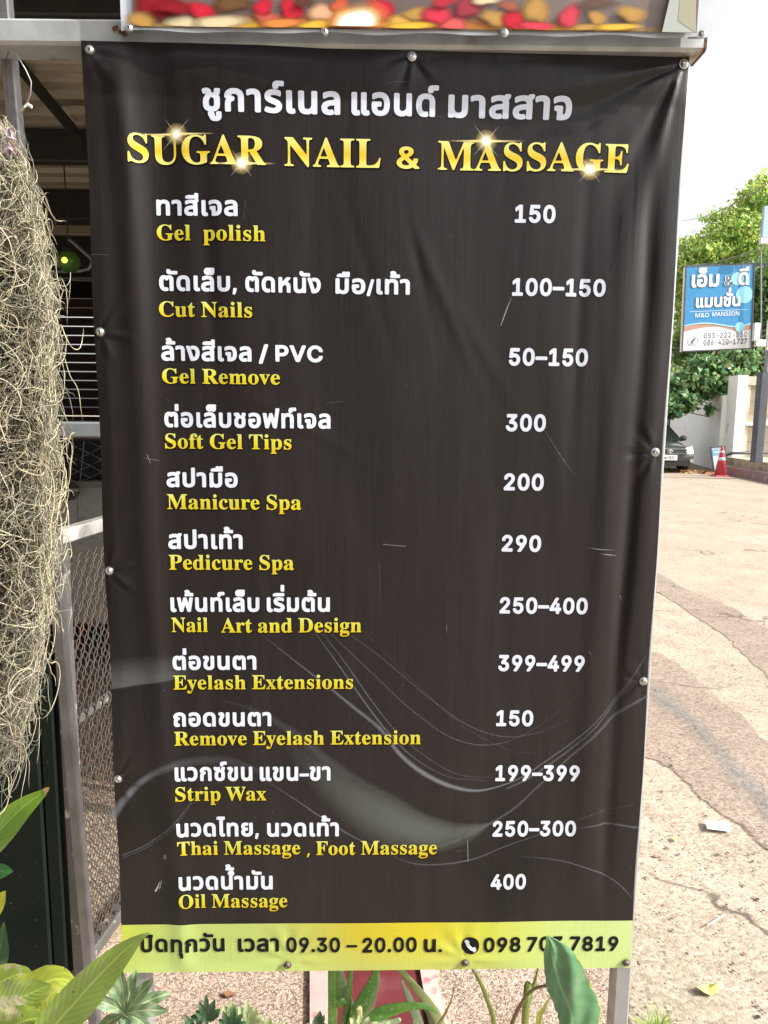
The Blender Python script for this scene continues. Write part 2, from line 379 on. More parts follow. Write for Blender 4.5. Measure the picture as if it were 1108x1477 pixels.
# ---------------------------------------------------------------- lettering: outlines in thousandths of an em (advance, contours)
GL = {
'tก': (600, '76,0 76,190 83,244 104,282 136,306 175,321 176,324 66,366 66,399 73,439 93,477 126,510 171,536 226,552 291,558 350,553 404,539 451,514 488,478 511,430 519,369 519,0 430,0 430,360 420,417 390,456 344,477 290,484 235,478 193,459 166,430 157,394 265,340 257,292 222,286 193,268 172,236 165,190 165,0'),
'tข': (547, '274,-10 191,1 128,36 106,61 90,92 80,129 77,172 77,233 81,278 91,312 121,362 151,402 160,421 163,443 160,461 153,473 126,482 101,478 74,468 54,532 99,549 145,554 178,551 205,541 224,526 237,506 247,453 244,419 235,392 205,345 177,297 169,271 166,237 166,178 170,137 181,107 199,86 221,73 274,63 318,69 351,87 370,116 377,159 377,548 466,548 466,154 454,85 418,34 357,1'),
'tง': (537, '171,0 0,548 90,548 238,77 250,77 297,89 336,118 362,155 380,202 391,252 394,301 385,375 357,432 312,467 253,479 228,477 207,472 185,543 225,551 258,553 305,549 348,539 384,521 415,496 445,458 467,411 479,357 483,298 477,224 459,160 432,105 399,63 367,37 328,17 280,4 221,0'),
'tจ': (532, '147,0 147,244 71,244 71,314 232,314 232,72 245,72 286,77 320,92 346,118 365,157 376,209 380,276 376,343 364,396 342,436 311,463 268,479 212,484 166,481 122,472 79,456 38,433 38,516 73,533 117,546 168,555 223,558 305,550 369,525 415,484 447,428 465,358 471,275 465,194 448,127 417,72 372,33 310,8 231,0'),
'tช': (550, '275,-10 191,1 128,36 106,61 90,92 80,129 77,172 77,233 81,278 91,312 121,362 151,402 160,421 163,443 160,461 153,473 126,482 101,478 74,468 54,532 99,549 145,554 178,551 205,541 224,526 237,506 247,453 244,419 235,392 205,345 177,297 169,271 166,237 166,178 170,137 181,107 199,86 221,73 275,63 319,69 351,87 371,116 377,159 377,299 373,332 360,356 338,370 305,375 301,375 301,432 306,432 341,437 364,451 378,472 385,498 388,548 477,548 474,499 464,458 443,426 405,404 405,400 429,391 446,377 462,340 466,300 466,154 454,85 418,34 358,1'),
'tซ': (556, '276,-10 193,1 132,36 110,62 95,93 85,130 82,173 82,236 87,288 102,328 147,389 174,421 187,450 184,452 159,439 126,433 93,439 67,458 50,487 44,527 44,548 122,548 130,505 139,494 154,491 177,495 199,507 218,548 267,548 267,503 265,452 254,410 224,362 197,328 178,293 171,243 171,178 175,137 186,106 203,85 225,72 276,63 322,69 356,87 377,116 384,159 384,299 380,332 367,356 344,370 311,375 307,375 307,432 312,432 347,437 370,451 384,472 391,498 394,548 483,548 480,499 469,459 448,428 411,406 411,402 442,387 461,362 470,329 473,290 473,154 470,118 460,85 444,57 422,34 360,1'),
'tด': (616, '268,-10 197,-1 143,28 104,72 79,129 65,196 60,270 64,348 78,411 99,460 128,499 163,526 206,545 253,555 306,558 379,552 437,535 480,506 511,468 529,421 535,365 535,0 447,0 447,357 439,412 416,452 374,476 309,484 265,480 227,467 194,443 170,404 154,347 149,269 152,214 161,165 176,123 201,91 236,71 282,64 310,66 335,72 344,3 308,-7'),
'tต': (636, '275,-10 201,0 145,29 106,74 81,134 68,205 63,285 68,374 82,443 104,495 136,531 176,551 224,558 256,555 284,546 304,530 318,506 322,506 336,531 358,547 386,555 419,558 477,549 520,524 546,480 555,418 555,0 466,0 466,417 462,450 449,470 430,481 406,484 381,481 364,470 353,452 347,424 291,424 284,453 270,472 252,481 232,484 197,472 172,438 157,376 152,284 155,220 163,166 178,123 202,91 238,71 286,64 319,66 344,71 353,3 317,-7'),
'tถ': (602, '194,-10 141,-1 118,12 100,31 88,59 84,95 84,192 91,246 111,282 141,306 180,321 181,324 66,366 66,399 73,439 93,477 126,510 171,536 226,552 292,558 352,553 406,539 453,514 490,478 513,430 521,369 521,0 432,0 432,360 422,417 391,456 345,477 291,484 235,478 193,459 166,430 157,394 271,340 263,292 229,287 200,274 180,247 173,203 173,105 176,86 183,73 196,66 215,63 235,65 252,69 265,5 229,-7'),
'tท': (609, '84,0 84,548 146,548 162,461 166,461 190,501 228,532 278,552 337,558 393,553 440,538 477,512 505,475 522,427 528,366 528,0 439,0 439,361 432,414 409,452 372,475 320,483 276,478 240,461 211,435 190,402 177,362 173,317 173,0'),
'tน': (613, '270,-10 215,-5 169,11 131,36 104,73 87,121 81,182 81,548 170,548 170,187 178,134 201,96 238,73 289,65 351,76 398,110 426,163 436,231 436,548 525,548 525,0 451,0 447,81 442,81 417,45 380,16 330,-4'),
'tบ': (604, '301,-10 246,-7 200,3 162,20 132,44 110,74 94,109 84,151 81,198 81,548 170,548 170,197 178,139 202,97 243,72 301,64 360,72 402,97 426,139 434,197 434,548 523,548 523,198 520,151 510,110 494,74 472,44 442,20 403,4 356,-7'),
'tป': (605, '301,-10 246,-7 200,3 162,20 132,44 110,74 94,109 84,151 81,198 81,548 170,548 170,197 178,139 202,97 243,72 301,64 360,72 402,97 426,139 434,197 434,745 523,745 523,198 520,151 510,110 494,74 472,44 442,20 403,4 356,-7'),
'tพ': (695, '140,0 41,548 132,548 171,310 181,235 193,126 196,126 214,203 230,265 243,313 310,548 383,548 451,313 465,265 481,203 498,126 502,126 513,235 523,310 563,548 654,548 555,0 468,0 376,298 363,350 350,421 346,421 337,370 327,331 317,298 227,0'),
'tฟ': (682, '136,0 41,548 132,548 167,310 172,271 180,202 188,126 193,126 205,184 221,246 239,313 307,548 379,548 447,313 466,246 481,184 493,126 497,126 505,201 511,263 516,310 573,745 661,745 551,0 463,0 372,298 359,348 346,421 342,421 333,370 324,331 314,298 223,0'),
'tม': (614, '345,-10 285,-4 235,16 195,46 171,87 167,87 162,0 89,0 89,548 178,548 178,231 182,184 196,144 217,110 247,86 283,70 327,65 379,73 415,96 437,134 444,187 444,548 533,548 533,181 527,121 511,73 483,36 446,11 400,-5'),
'tย': (594, '292,-9 219,-4 163,12 121,37 93,71 76,113 71,161 74,202 85,235 100,258 119,275 161,292 161,296 119,316 99,333 83,355 72,383 68,418 72,452 84,484 105,512 136,535 178,550 231,555 281,552 321,540 305,471 277,479 240,482 204,477 178,463 163,440 158,411 162,380 176,358 196,343 221,334 278,327 297,327 297,262 278,262 226,257 190,241 168,212 161,169 164,141 173,116 188,95 213,78 247,68 292,64 337,67 372,78 396,95 412,119 421,148 424,182 424,548 513,548 513,188 510,139 500,98 483,64 460,37 429,17 391,2 345,-6'),
'tร': (488, '235,-10 178,-7 126,2 40,29 66,101 114,84 173,70 237,64 286,69 325,84 351,109 360,142 357,163 348,182 309,212 242,239 136,282 97,306 70,336 53,371 47,414 53,454 70,489 98,518 140,539 194,553 261,558 352,550 389,539 418,526 418,451 376,467 320,480 258,485 201,480 164,465 143,443 136,418 139,398 149,381 192,352 274,320 362,283 398,259 426,231 443,195 449,150 444,109 429,72 401,38 361,13 306,-4'),
'tล': (571, '402,0 402,365 395,421 373,458 333,478 274,485 225,482 179,472 92,434 92,517 171,545 223,555 282,558 331,555 374,547 410,532 439,512 461,486 477,454 487,415 490,370 490,0;230,-10 152,0 96,31 61,80 49,147 53,186 64,220 83,250 110,275 189,311 306,328 420,335 420,261 318,254 232,243 178,222 149,191 139,149 146,110 168,83 202,67 247,62 278,65 305,71 319,4 278,-7'),
'tว': (492, '191,-10 116,-2 38,28 66,96 116,73 181,64 216,67 247,78 274,95 297,119 328,185 338,276 327,365 296,431 271,454 242,471 206,481 165,484 100,477 42,456 42,531 106,552 175,558 257,549 321,523 370,480 403,424 423,356 429,276 425,213 414,158 396,109 370,67 336,33 295,9 247,-5'),
'tส': (572, '402,0 402,365 395,421 373,458 333,478 274,485 225,482 179,472 92,434 92,517 171,545 223,555 282,558 331,555 373,546 405,529 428,502 458,482 477,452 487,414 490,370 490,0;230,-10 152,0 96,31 61,80 49,147 53,186 64,220 83,250 110,275 189,311 306,328 420,335 420,261 318,254 232,243 178,222 149,191 139,149 146,110 168,83 202,67 247,62 278,65 305,71 319,4 278,-7;425,471 375,518 400,525 424,538 441,558 447,584 534,584 530,555 520,530 502,508 480,492'),
'tห': (587, '89,0 89,548 178,548 178,311 181,311 409,548 513,548 513,545 178,206 178,0;429,0 429,193 420,246 393,285 345,310 274,318 326,383 384,377 432,361 469,333 496,296 513,250 518,195 518,0'),
'tอ': (574, '275,-10 224,-6 181,4 144,22 114,47 90,79 73,119 63,168 60,224 62,268 65,314 275,314 275,244 149,244 149,224 152,168 163,126 180,95 205,76 235,65 273,62 315,66 351,79 380,103 402,141 416,196 420,270 416,337 404,391 383,432 352,461 309,478 253,484 191,479 133,463 78,436 78,519 127,539 191,553 264,558 344,549 407,523 454,480 486,423 505,352 511,270 505,188 488,119 458,64 414,23 353,-2'),
'tั': (0, '-216,635 -254,638 -283,647 -305,661 -320,678 -331,718 -327,751 -315,779 -240,766 -244,753 -246,735 -238,713 -227,705 -211,703 42,703 42,635'),
'tา': (406, '236,0 236,389 230,432 214,461 183,478 138,484 71,475 10,448 10,528 67,548 155,558 204,554 245,543 279,523 304,494 320,453 325,402 325,0'),
'tำ': (406, '236,0 236,389 230,432 214,461 183,478 138,484 71,475 10,448 10,528 67,548 155,558 204,554 245,543 279,523 304,494 320,453 325,402 325,0;-160,611 -205,617 -239,635 -261,663 -268,701 -261,740 -239,768 -205,785 -160,791 -115,785 -80,768 -58,740 -50,701 -58,663 -80,635 -115,617;-160,658 -139,661 -124,670 -114,684 -111,701 -114,719 -124,733 -139,741 -160,744 -180,741 -196,733 -205,719 -208,701 -205,684 -196,670 -180,661'),
'tิ': (0, '-514,635 -514,674 -441,706 -89,706 -89,635'),
'tี': (0, '-514,635 -514,674 -441,706 -89,706 -89,635;-172,674 -172,787 -88,787 -88,674'),
'tื': (0, '-514,635 -514,674 -441,706 -89,706 -89,635;-308,674 -308,787 -234,787 -234,674;-162,674 -162,787 -89,787 -89,674'),
'tุ': (0, '-169,-261 -169,-155 -175,-136 -191,-130 -202,-131 -212,-134 -219,-74 -187,-67 -158,-64 -128,-68 -107,-81 -94,-100 -90,-126 -90,-261'),
'tู': (0, '-219,-265 -275,-259 -317,-240 -342,-209 -350,-167 -350,-150 -352,-136 -359,-130 -382,-130 -388,-70 -361,-65 -340,-64 -309,-68 -289,-80 -277,-99 -273,-125 -273,-159 -270,-176 -261,-191 -245,-201 -220,-204 -195,-201 -179,-191 -170,-177 -167,-159 -167,-67 -89,-67 -89,-164 -97,-207 -122,-239 -163,-259'),
'tเ': (295, '205,-10 153,-1 130,11 112,31 100,59 96,95 96,548 185,548 185,106 188,86 195,73 208,66 227,63 246,65 265,70 277,5 240,-7'),
'tแ': (568, '205,-10 153,-1 130,11 112,31 100,59 96,95 96,548 185,548 185,106 188,86 195,73 208,66 227,63 246,65 265,70 277,5 240,-7;478,-10 426,-1 403,12 385,31 373,59 369,95 369,548 458,548 458,106 461,86 468,73 481,66 500,63 519,65 538,70 550,5 513,-7'),
'tไ': (304, '110,448 110,627 117,689 136,727 162,752 161,756 -13,756 10,826 292,826 292,756 257,750 227,732 206,698 199,644 199,448;219,-10 167,-1 144,12 126,31 114,59 110,95 110,548 199,548 199,106 202,86 209,73 222,66 241,63 260,65 279,70 291,5 254,-7'),
't็': (0, '-193,620 -219,623 -241,632 -259,646 -272,666 -322,623 -373,630 -413,652 -438,686 -447,734 -443,769 -431,797 -413,819 -389,834 -362,843 -333,846 -100,846 -100,786 -320,786 -341,783 -360,773 -372,755 -376,730 -373,711 -365,696 -350,685 -328,682 -272,732 -253,732 -237,695 -222,683 -202,679 -185,682 -174,690 -164,719 -164,732 -99,732 -99,718 -105,675 -125,645 -154,626'),
't่': (0, '-178,635 -178,846 -90,846 -90,635'),
't้': (0, '-368,635 -368,679 -327,691 -292,711 -282,724 -278,741 -286,762 -309,770 -330,766 -348,759 -368,814 -324,835 -284,840 -248,835 -222,818 -205,793 -199,762 -203,736 -214,714 -247,681 -257,705 -58,705 -58,635'),
't์': (0, '-253,606 -265,635 -269,669 -260,709 -248,725 -228,739 -201,748 -164,751 -27,751 -27,682 -141,682 -173,675 -182,664 -185,649 -183,634 -176,618'),
'sA': (650, '-13,0 -13,27 13,32 35,45 54,71 73,111 307,694 334,693 572,129 612,51 632,33 660,27 660,0 341,0 341,27 376,30 402,37 417,50 422,68 406,121 376,197 154,197 117,105 113,88 111,72 116,52 129,38 152,30 184,27 190,27 190,0;169,239 360,239 263,475'),
'sC': (697, '382,-16 288,-5 205,30 135,84 83,156 50,242 39,340 50,437 84,523 137,594 207,648 291,682 386,693 460,684 547,655 577,648 607,659 624,693 650,693 650,459 625,459 584,542 531,606 466,646 395,660 340,651 294,624 259,579 234,516 219,436 214,337 220,245 236,169 264,111 303,69 353,43 414,35 474,43 533,67 589,105 638,158 666,132 610,67 544,21 468,-7'),
'sD': (738, '30,0 30,26 69,32 94,44 106,69 110,111 110,557 105,606 91,635 64,648 22,653 22,678 330,678 415,673 488,656 551,628 604,590 644,541 674,483 691,416 697,339 687,235 657,151 608,85 538,38 449,9 340,0;331,36 377,41 416,55 449,78 476,112 496,154 510,207 519,269 522,341 517,434 501,510 475,569 438,611 390,637 332,645 301,641 282,631 274,609 271,573 271,107 274,72 282,51 300,40'),
'sE': (658, '21,0 21,25 65,30 93,44 107,72 112,116 112,549 107,603 93,634 66,648 24,653 24,678 594,678 594,476 571,476 562,519 549,555 530,583 507,605 440,632 345,641 298,638 285,632 277,621 272,578 272,366 288,366 346,375 386,401 412,446 429,514 453,514 453,176 428,176 420,229 407,270 386,299 359,318 322,328 276,331 272,331 272,100 275,69 286,52 307,44 343,41 410,45 467,58 513,79 552,112 585,156 612,213 640,213 599,0'),
'sF': (602, '23,0 23,26 67,34 93,50 107,79 111,125 111,558 106,603 92,630 64,645 21,653 21,678 586,678 586,476 562,476 549,532 529,574 501,605 462,626 409,638 342,642 298,640 277,627 271,593 271,368 283,368 340,377 381,403 408,448 423,516 450,516 450,176 424,176 409,251 382,299 341,324 281,333 271,333 271,120 280,64 292,46 312,35 382,26 382,0'),
'sG': (756, '399,-15 298,-4 211,29 139,82 86,153 52,240 41,341 52,439 86,524 138,595 208,648 290,682 383,693 464,684 550,656 577,649 592,652 604,660 624,693 651,693 651,458 625,458 600,515 569,564 532,604 490,635 445,654 398,660 343,651 297,624 262,580 237,517 222,437 217,339 220,265 230,201 246,146 268,101 296,65 329,39 367,24 410,19 458,24 489,41 505,68 510,106 510,190 505,229 490,254 460,266 410,271 410,295 745,295 745,271 704,266 680,254 668,230 664,191 664,43 532,-1'),
'sI': (388, '20,0 20,26 63,34 91,48 107,73 112,112 112,576 107,614 94,637 67,648 20,653 20,678 364,678 364,653 319,648 292,637 277,614 272,576 272,115 279,66 289,50 307,39 366,26 366,0'),
'sL': (635, '23,0 23,26 67,32 93,47 107,75 111,120 111,564 106,606 93,633 66,647 24,653 24,678 372,678 372,653 310,646 291,636 280,620 271,564 271,123 276,70 284,55 298,47 348,41 414,46 469,59 513,83 551,119 582,167 609,230 636,230 598,0'),
'sM': (944, '21,0 21,26 64,32 92,47 107,74 112,118 112,569 105,619 95,634 79,644 22,653 22,678 275,678 472,212 669,678 919,678 919,653 878,645 853,630 839,604 834,563 834,127 841,64 851,45 866,35 918,26 918,0 589,0 589,26 644,37 660,48 670,66 677,124 677,594 429,0 402,0 157,579 157,119 162,72 178,44 207,30 252,26 252,0'),
'sN': (735, '600,-16 159,521 159,117 163,73 177,46 203,32 248,26 248,0 27,0 27,26 81,35 96,45 106,62 113,117 113,578 54,645 27,653 27,678 233,678 582,251 582,562 575,617 565,632 549,643 493,653 493,678 714,678 714,653 671,647 645,633 632,605 628,561 628,-16'),
'sO': (782, '388,-16 317,-9 251,11 192,43 141,86 98,138 67,199 48,266 41,339 48,411 67,479 98,539 141,592 193,635 254,667 321,687 395,694 466,687 532,668 591,636 642,594 684,542 716,481 735,413 742,339 735,266 716,199 684,138 641,86 589,43 529,11 461,-9;394,18 446,27 489,54 522,98 546,161 560,241 565,339 562,413 553,478 538,533 518,579 492,614 461,640 426,655 387,660 335,651 292,624 259,580 235,517 221,437 216,339 219,265 228,201 243,146 264,100 290,64 321,39 355,23'),
'sP': (622, '23,0 23,26 67,32 93,47 107,75 111,120 111,564 106,605 93,631 66,646 24,653 24,678 318,678 428,672 500,655 546,628 580,592 602,547 609,494 605,454 593,417 574,385 546,358 511,335 468,319 418,309 360,306 271,306 271,120 275,75 289,47 316,32 360,26 360,0;271,342 300,342 363,351 405,376 427,422 435,490 429,558 410,605 375,633 322,642 297,639 282,631 274,616 271,593'),
'sR': (704, '23,0 23,26 67,32 93,47 107,75 111,120 111,564 106,605 93,631 66,646 24,653 24,678 323,678 454,667 547,634 579,609 603,578 616,541 621,498 612,441 583,395 536,359 469,333 643,75 674,38 690,29 712,26 715,26 715,0 504,0 300,316 271,316 271,120 275,75 289,47 316,32 360,26 360,0;271,348 303,348 370,357 417,385 443,432 452,500 445,562 423,607 386,633 334,642 301,639 282,629 274,609 271,574'),
'sS': (581, '64,-16 64,235 93,235 123,140 166,74 222,35 293,22 344,30 383,54 407,89 415,133 410,164 395,192 370,217 335,238 242,284 167,329 115,376 84,430 74,494 81,551 100,600 131,639 172,669 220,688 275,694 342,687 420,667 434,664 446,662 467,670 477,694 505,694 505,475 480,475 462,528 437,573 406,610 370,639 330,656 289,662 243,655 208,635 185,604 178,566 185,530 204,501 236,476 281,451 377,406 431,377 473,347 502,315 521,280 531,241 535,198 527,138 505,86 468,43 418,12 357,-8 286,-15 236,-12 187,1 147,14 126,18 103,11 91,-16'),
'sT': (630, '137,0 137,26 183,31 212,46 227,75 232,120 232,645 222,645 151,634 97,601 61,546 43,473 16,473 16,678 611,678 611,472 586,472 568,548 531,602 475,634 400,645 392,645 392,120 397,73 412,45 440,31 488,26 488,0'),
'sU': (733, '369,-19 305,-15 250,-4 205,16 170,43 143,77 124,120 113,172 109,231 109,564 104,605 91,631 64,646 22,653 22,678 358,678 358,653 302,643 285,633 275,618 269,564 269,208 277,131 303,77 346,44 409,33 462,39 506,56 540,84 565,124 579,175 584,237 584,563 579,604 565,631 537,645 489,653 489,678 706,678 706,653 668,644 645,628 633,602 629,563 629,270 625,198 613,137 593,87 566,48 529,19 485,-2 431,-15'),
'sW': (910, '254,-16 48,585 23,636 4,648 -23,653 -23,678 269,678 269,653 223,643 213,631 209,611 220,555 332,228 448,525 426,594 414,623 398,640 375,648 341,653 341,678 654,678 654,653 624,651 602,643 589,631 585,613 594,575 706,247 805,550 817,605 813,627 801,641 780,649 749,653 749,678 929,678 929,653 904,644 885,627 856,565 664,-16 637,-16 470,460 283,-16'),
'sa': (512, '379,-15 346,-11 321,2 305,23 298,52 263,24 225,3 185,-9 142,-13 96,-6 60,17 38,51 30,94 34,126 46,154 66,180 95,203 177,244 296,283 296,359 292,395 278,421 255,435 220,440 171,432 155,408 169,382 179,363 183,344 178,320 164,301 142,288 115,284 87,289 67,303 53,324 49,352 55,385 73,415 103,439 141,458 188,470 241,474 332,464 392,435 425,385 436,313 436,93 439,59 453,51 477,62 490,41 438,-1;225,50 259,61 296,94 296,252 244,234 206,206 184,170 176,125 179,92 188,69 204,55'),
'sc': (437, '232,-15 178,-7 129,16 88,53 56,101 36,159 29,223 37,292 60,353 96,403 143,442 198,467 260,475 324,467 373,444 403,409 413,365 409,340 397,321 377,308 352,304 326,308 307,321 296,343 292,373 293,389 294,404 284,433 252,442 215,432 188,401 172,350 167,279 176,183 204,114 224,89 248,71 274,61 304,57 356,70 404,107 424,90 384,44 339,11 288,-8'),
'sd': (551, '208,-15 159,-7 116,16 79,52 52,99 35,156 29,219 35,291 54,354 83,405 121,443 167,466 217,474 250,470 281,460 308,442 332,417 332,597 328,623 316,641 294,650 262,654 262,678 475,678 475,112 477,81 484,61 498,48 526,41 526,16 438,8 332,-15 332,58 309,26 280,3 247,-10;255,42 278,47 301,62 320,84 332,113 332,360 324,383 307,402 285,414 259,418 219,406 194,372 180,312 175,228 179,146 193,87 218,53'),
'se': (448, '229,-15 174,-7 126,16 86,52 55,102 36,163 29,234 36,300 56,358 88,406 130,443 179,466 234,474 275,470 311,460 343,442 371,417 393,386 408,349 418,306 421,258 421,247 174,247 182,167 206,109 244,74 297,63 326,67 353,79 378,100 402,128 424,108 384,54 339,16 287,-7;173,286 300,286 300,320 297,375 288,413 269,435 240,442 211,433 190,407 177,364 173,303'),
'sf': (318, '22,0 22,24 59,33 74,52 78,109 78,412 24,412 24,462 78,462 78,526 90,596 126,649 183,681 259,692 315,685 357,664 383,632 392,595 388,567 375,546 356,533 334,529 310,533 291,544 279,560 275,582 287,626 292,635 294,644 288,656 268,660 243,655 229,640 220,581 220,462 303,462 303,412 220,412 220,97 224,60 235,38 258,28 297,24 297,0'),
'sg': (487, '217,-209 132,-202 71,-181 34,-149 21,-111 26,-88 41,-68 67,-52 102,-38 73,-21 52,-1 39,21 35,45 42,80 63,110 99,138 152,164 100,190 63,224 40,266 33,316 39,360 59,399 90,430 131,454 179,469 234,474 292,469 347,453 472,453 472,399 399,399 425,354 434,303 428,262 411,225 384,195 348,172 305,158 256,153 234,154 211,155 187,151 168,141 154,125 150,106 165,81 210,73 261,73 332,70 386,60 425,43 451,19 465,-14 470,-55 466,-89 454,-119 434,-146 406,-168 326,-199;234,185 264,193 284,217 294,257 297,314 294,371 284,411 264,434 234,442 204,434 185,411 174,371 170,314 174,257 185,217 204,193;239,-173 306,-168 354,-154 382,-131 392,-98 387,-76 371,-62 344,-54 305,-51 144,-51 118,-77 109,-108 117,-133 141,-154 181,-168'),
'sh': (567, '27,0 27,24 52,28 67,38 75,56 78,83 78,594 76,621 68,639 53,650 28,655 28,678 220,678 220,397 250,431 284,455 321,469 362,474 419,464 460,434 484,385 492,315 492,83 495,56 502,39 517,28 541,24 541,0 301,0 301,24 308,24 326,28 340,39 347,57 350,83 350,323 341,384 327,399 302,404 258,391 220,350 220,83 222,56 230,39 244,28 268,24 268,0'),
'si': (295, '150,539 121,544 97,561 80,585 75,614 80,644 97,668 121,685 150,690 179,685 204,668 220,644 225,614 220,585 203,561 179,544;27,0 27,24 52,29 68,38 75,55 78,83 78,375 76,406 70,424 55,433 30,437 31,462 221,462 221,83 223,56 230,39 244,29 268,24 268,0'),
'sl': (297, '27,0 27,24 52,29 68,38 75,55 78,83 78,592 70,639 56,650 30,654 30,678 221,678 221,83 223,56 230,39 244,29 268,24 268,0'),
'sm': (825, '27,0 27,24 52,28 67,38 75,56 78,83 78,377 76,404 68,423 53,434 28,438 28,462 218,462 218,394 248,429 280,454 315,469 353,474 399,469 435,453 461,426 477,389 508,426 542,453 580,469 622,474 678,464 718,434 742,385 750,315 750,83 752,56 760,39 774,28 798,24 798,0 562,0 562,24 586,28 600,39 608,57 610,83 610,323 601,384 587,399 562,404 520,391 483,353 483,83 485,57 493,39 507,28 530,24 530,0 297,0 297,24 321,28 335,39 343,57 345,83 345,323 336,384 322,399 297,404 254,391 218,350 218,83 220,57 227,40 241,29 264,24 264,0'),
'sn': (567, '27,0 27,24 52,28 67,38 75,56 78,83 78,377 76,404 68,423 53,434 28,438 28,462 220,462 220,398 250,431 283,455 321,469 362,474 419,464 460,434 484,385 492,315 492,83 495,56 502,39 517,28 541,24 541,0 301,0 301,24 308,24 326,28 340,39 347,57 350,83 350,323 341,384 327,399 302,404 258,391 220,350 220,83 222,56 230,39 244,28 268,24 268,0'),
'so': (501, '251,-15 189,-7 135,17 90,55 56,105 35,163 28,229 35,296 56,356 90,405 135,443 189,466 250,474 311,466 365,443 410,406 444,357 465,298 472,229 465,161 444,102 410,53 366,16 312,-7;251,17 287,27 311,58 324,121 327,229 323,338 309,403 285,435 251,445 214,434 191,403 178,338 174,230 178,122 191,58 215,27'),
'sp': (553, '26,-207 26,-184 60,-175 75,-150 78,-95 78,362 76,400 69,422 55,433 29,439 29,462 213,462 213,391 238,428 268,454 303,470 343,475 393,467 436,444 472,407 499,360 515,302 521,238 515,169 498,108 470,56 434,18 389,-7 338,-15 303,-11 272,1 244,20 220,48 220,-86 226,-147 235,-164 249,-175 294,-183 294,-207;291,42 330,54 356,88 371,148 376,230 372,310 359,369 335,403 296,414 254,398 220,350 220,102 233,76 249,57 269,46'),
'sr': (428, '27,0 27,24 52,29 68,38 75,55 78,83 78,375 76,406 69,425 55,433 30,437 31,462 217,462 217,375 245,417 279,449 313,468 347,474 384,469 410,453 426,428 431,396 427,370 414,349 394,336 369,331 346,334 331,344 308,372 296,383 281,387 261,380 241,360 227,327 222,286 222,83 226,55 237,38 258,28 294,24 294,0'),
'ss': (429, '225,-15 181,-9 129,9 109,13 89,6 76,-13 53,-13 53,157 79,157 99,101 129,58 167,31 209,22 242,26 266,40 281,60 286,87 273,125 232,156 159,193 113,221 81,252 62,288 55,328 65,386 97,433 146,465 210,475 247,471 296,458 307,456 317,454 332,459 343,475 363,475 363,330 340,330 320,378 293,413 259,434 222,441 194,437 173,426 160,408 156,386 160,364 172,346 218,315 285,282 329,255 360,226 377,189 383,141 372,77 340,27 289,-5'),
'st': (340, '184,-14 133,-7 98,16 79,53 72,106 72,415 30,415 30,446 131,550 192,631 215,631 215,462 309,462 309,415 215,415 215,122 223,76 233,64 250,60 282,73 307,111 331,98 305,49 271,14 231,-7'),
'su': (558, '195,-15 136,-5 97,26 75,75 68,144 68,369 66,399 59,421 43,433 17,438 17,462 211,462 211,110 214,87 225,69 241,57 263,53 305,64 340,98 340,369 337,401 329,422 312,434 282,438 282,462 482,462 482,104 485,76 493,58 509,49 536,44 536,19 446,11 340,-15 340,60 312,29 277,5 238,-10'),
'sv': (456, '212,-15 57,369 33,419 18,432 -4,437 -4,462 244,462 244,438 232,438 202,431 192,411 194,399 275,182 351,376 359,405 345,430 303,438 303,462 454,462 454,439 430,430 414,415 387,362 238,-15'),
'sx': (475, '7,0 7,22 51,43 92,84 183,203 64,392 36,424 6,437 6,462 251,462 251,438 220,433 209,417 222,387 273,306 333,382 345,400 349,415 346,425 338,432 299,438 299,462 463,462 463,441 421,421 378,378 295,274 434,54 451,32 475,23 475,0 231,0 231,24 265,29 273,36 276,45 272,64 258,88 205,170 145,91 131,69 126,51 137,29 170,22 175,22 175,0'),
'sy': (447, '78,-209 43,-203 15,-186 -4,-159 -10,-125 -6,-101 7,-79 27,-64 53,-59 77,-63 95,-73 107,-91 111,-113 111,-121 110,-130 115,-143 128,-147 147,-138 170,-110 193,-66 209,-7 54,373 37,410 23,428 -5,437 -7,437 -7,462 241,462 241,437 202,431 194,423 191,409 193,397 198,382 276,177 343,359 352,387 354,408 351,422 342,431 302,437 302,462 446,462 446,437 427,432 413,418 386,361 241,-36 193,-143 168,-174 142,-195 113,-205'),
'n0': (453, '227,-7 174,1 130,24 95,62 69,113 53,178 48,254 53,330 69,395 95,447 130,484 174,508 227,516 279,508 323,484 358,447 384,395 400,330 405,254 400,178 384,113 359,62 323,24 279,1;227,50 261,56 290,74 313,103 330,144 340,194 344,254 340,314 330,365 313,405 290,435 261,453 227,460 192,453 163,435 140,405 123,365 113,314 109,254 113,194 123,144 140,103 163,74 192,56'),
'n1': (453, '76,0 76,55 391,55 391,0;276,509 276,0 212,0 212,448 209,448 86,358 86,427 198,509'),
'n2': (453, '64,0 64,47 234,229 282,282 311,327 320,371 317,397 308,419 293,436 273,449 224,460 196,457 172,447 153,433 139,413 130,390 127,362 66,362 71,405 86,442 111,473 143,496 182,511 225,516 268,511 306,497 337,474 361,445 376,411 381,372 371,318 336,259 267,180 153,60 153,57 389,57 389,0'),
'n3': (453, '218,-7 173,-3 133,10 98,30 70,57 52,91 44,132 109,132 115,107 126,87 144,71 165,59 219,50 275,61 297,74 315,93 325,116 329,145 326,172 316,196 299,217 275,234 242,244 201,248 157,248 157,299 288,448 288,452 70,452 70,509 372,509 372,461 211,278 211,289 264,288 308,276 344,253 371,222 387,186 393,145 387,103 370,66 344,36 309,12 266,-2'),
'n4': (453, '40,105 40,158 247,509 311,509 109,166 109,163 413,163 413,105;282,0 282,121 282,146 282,318 343,318 343,0'),
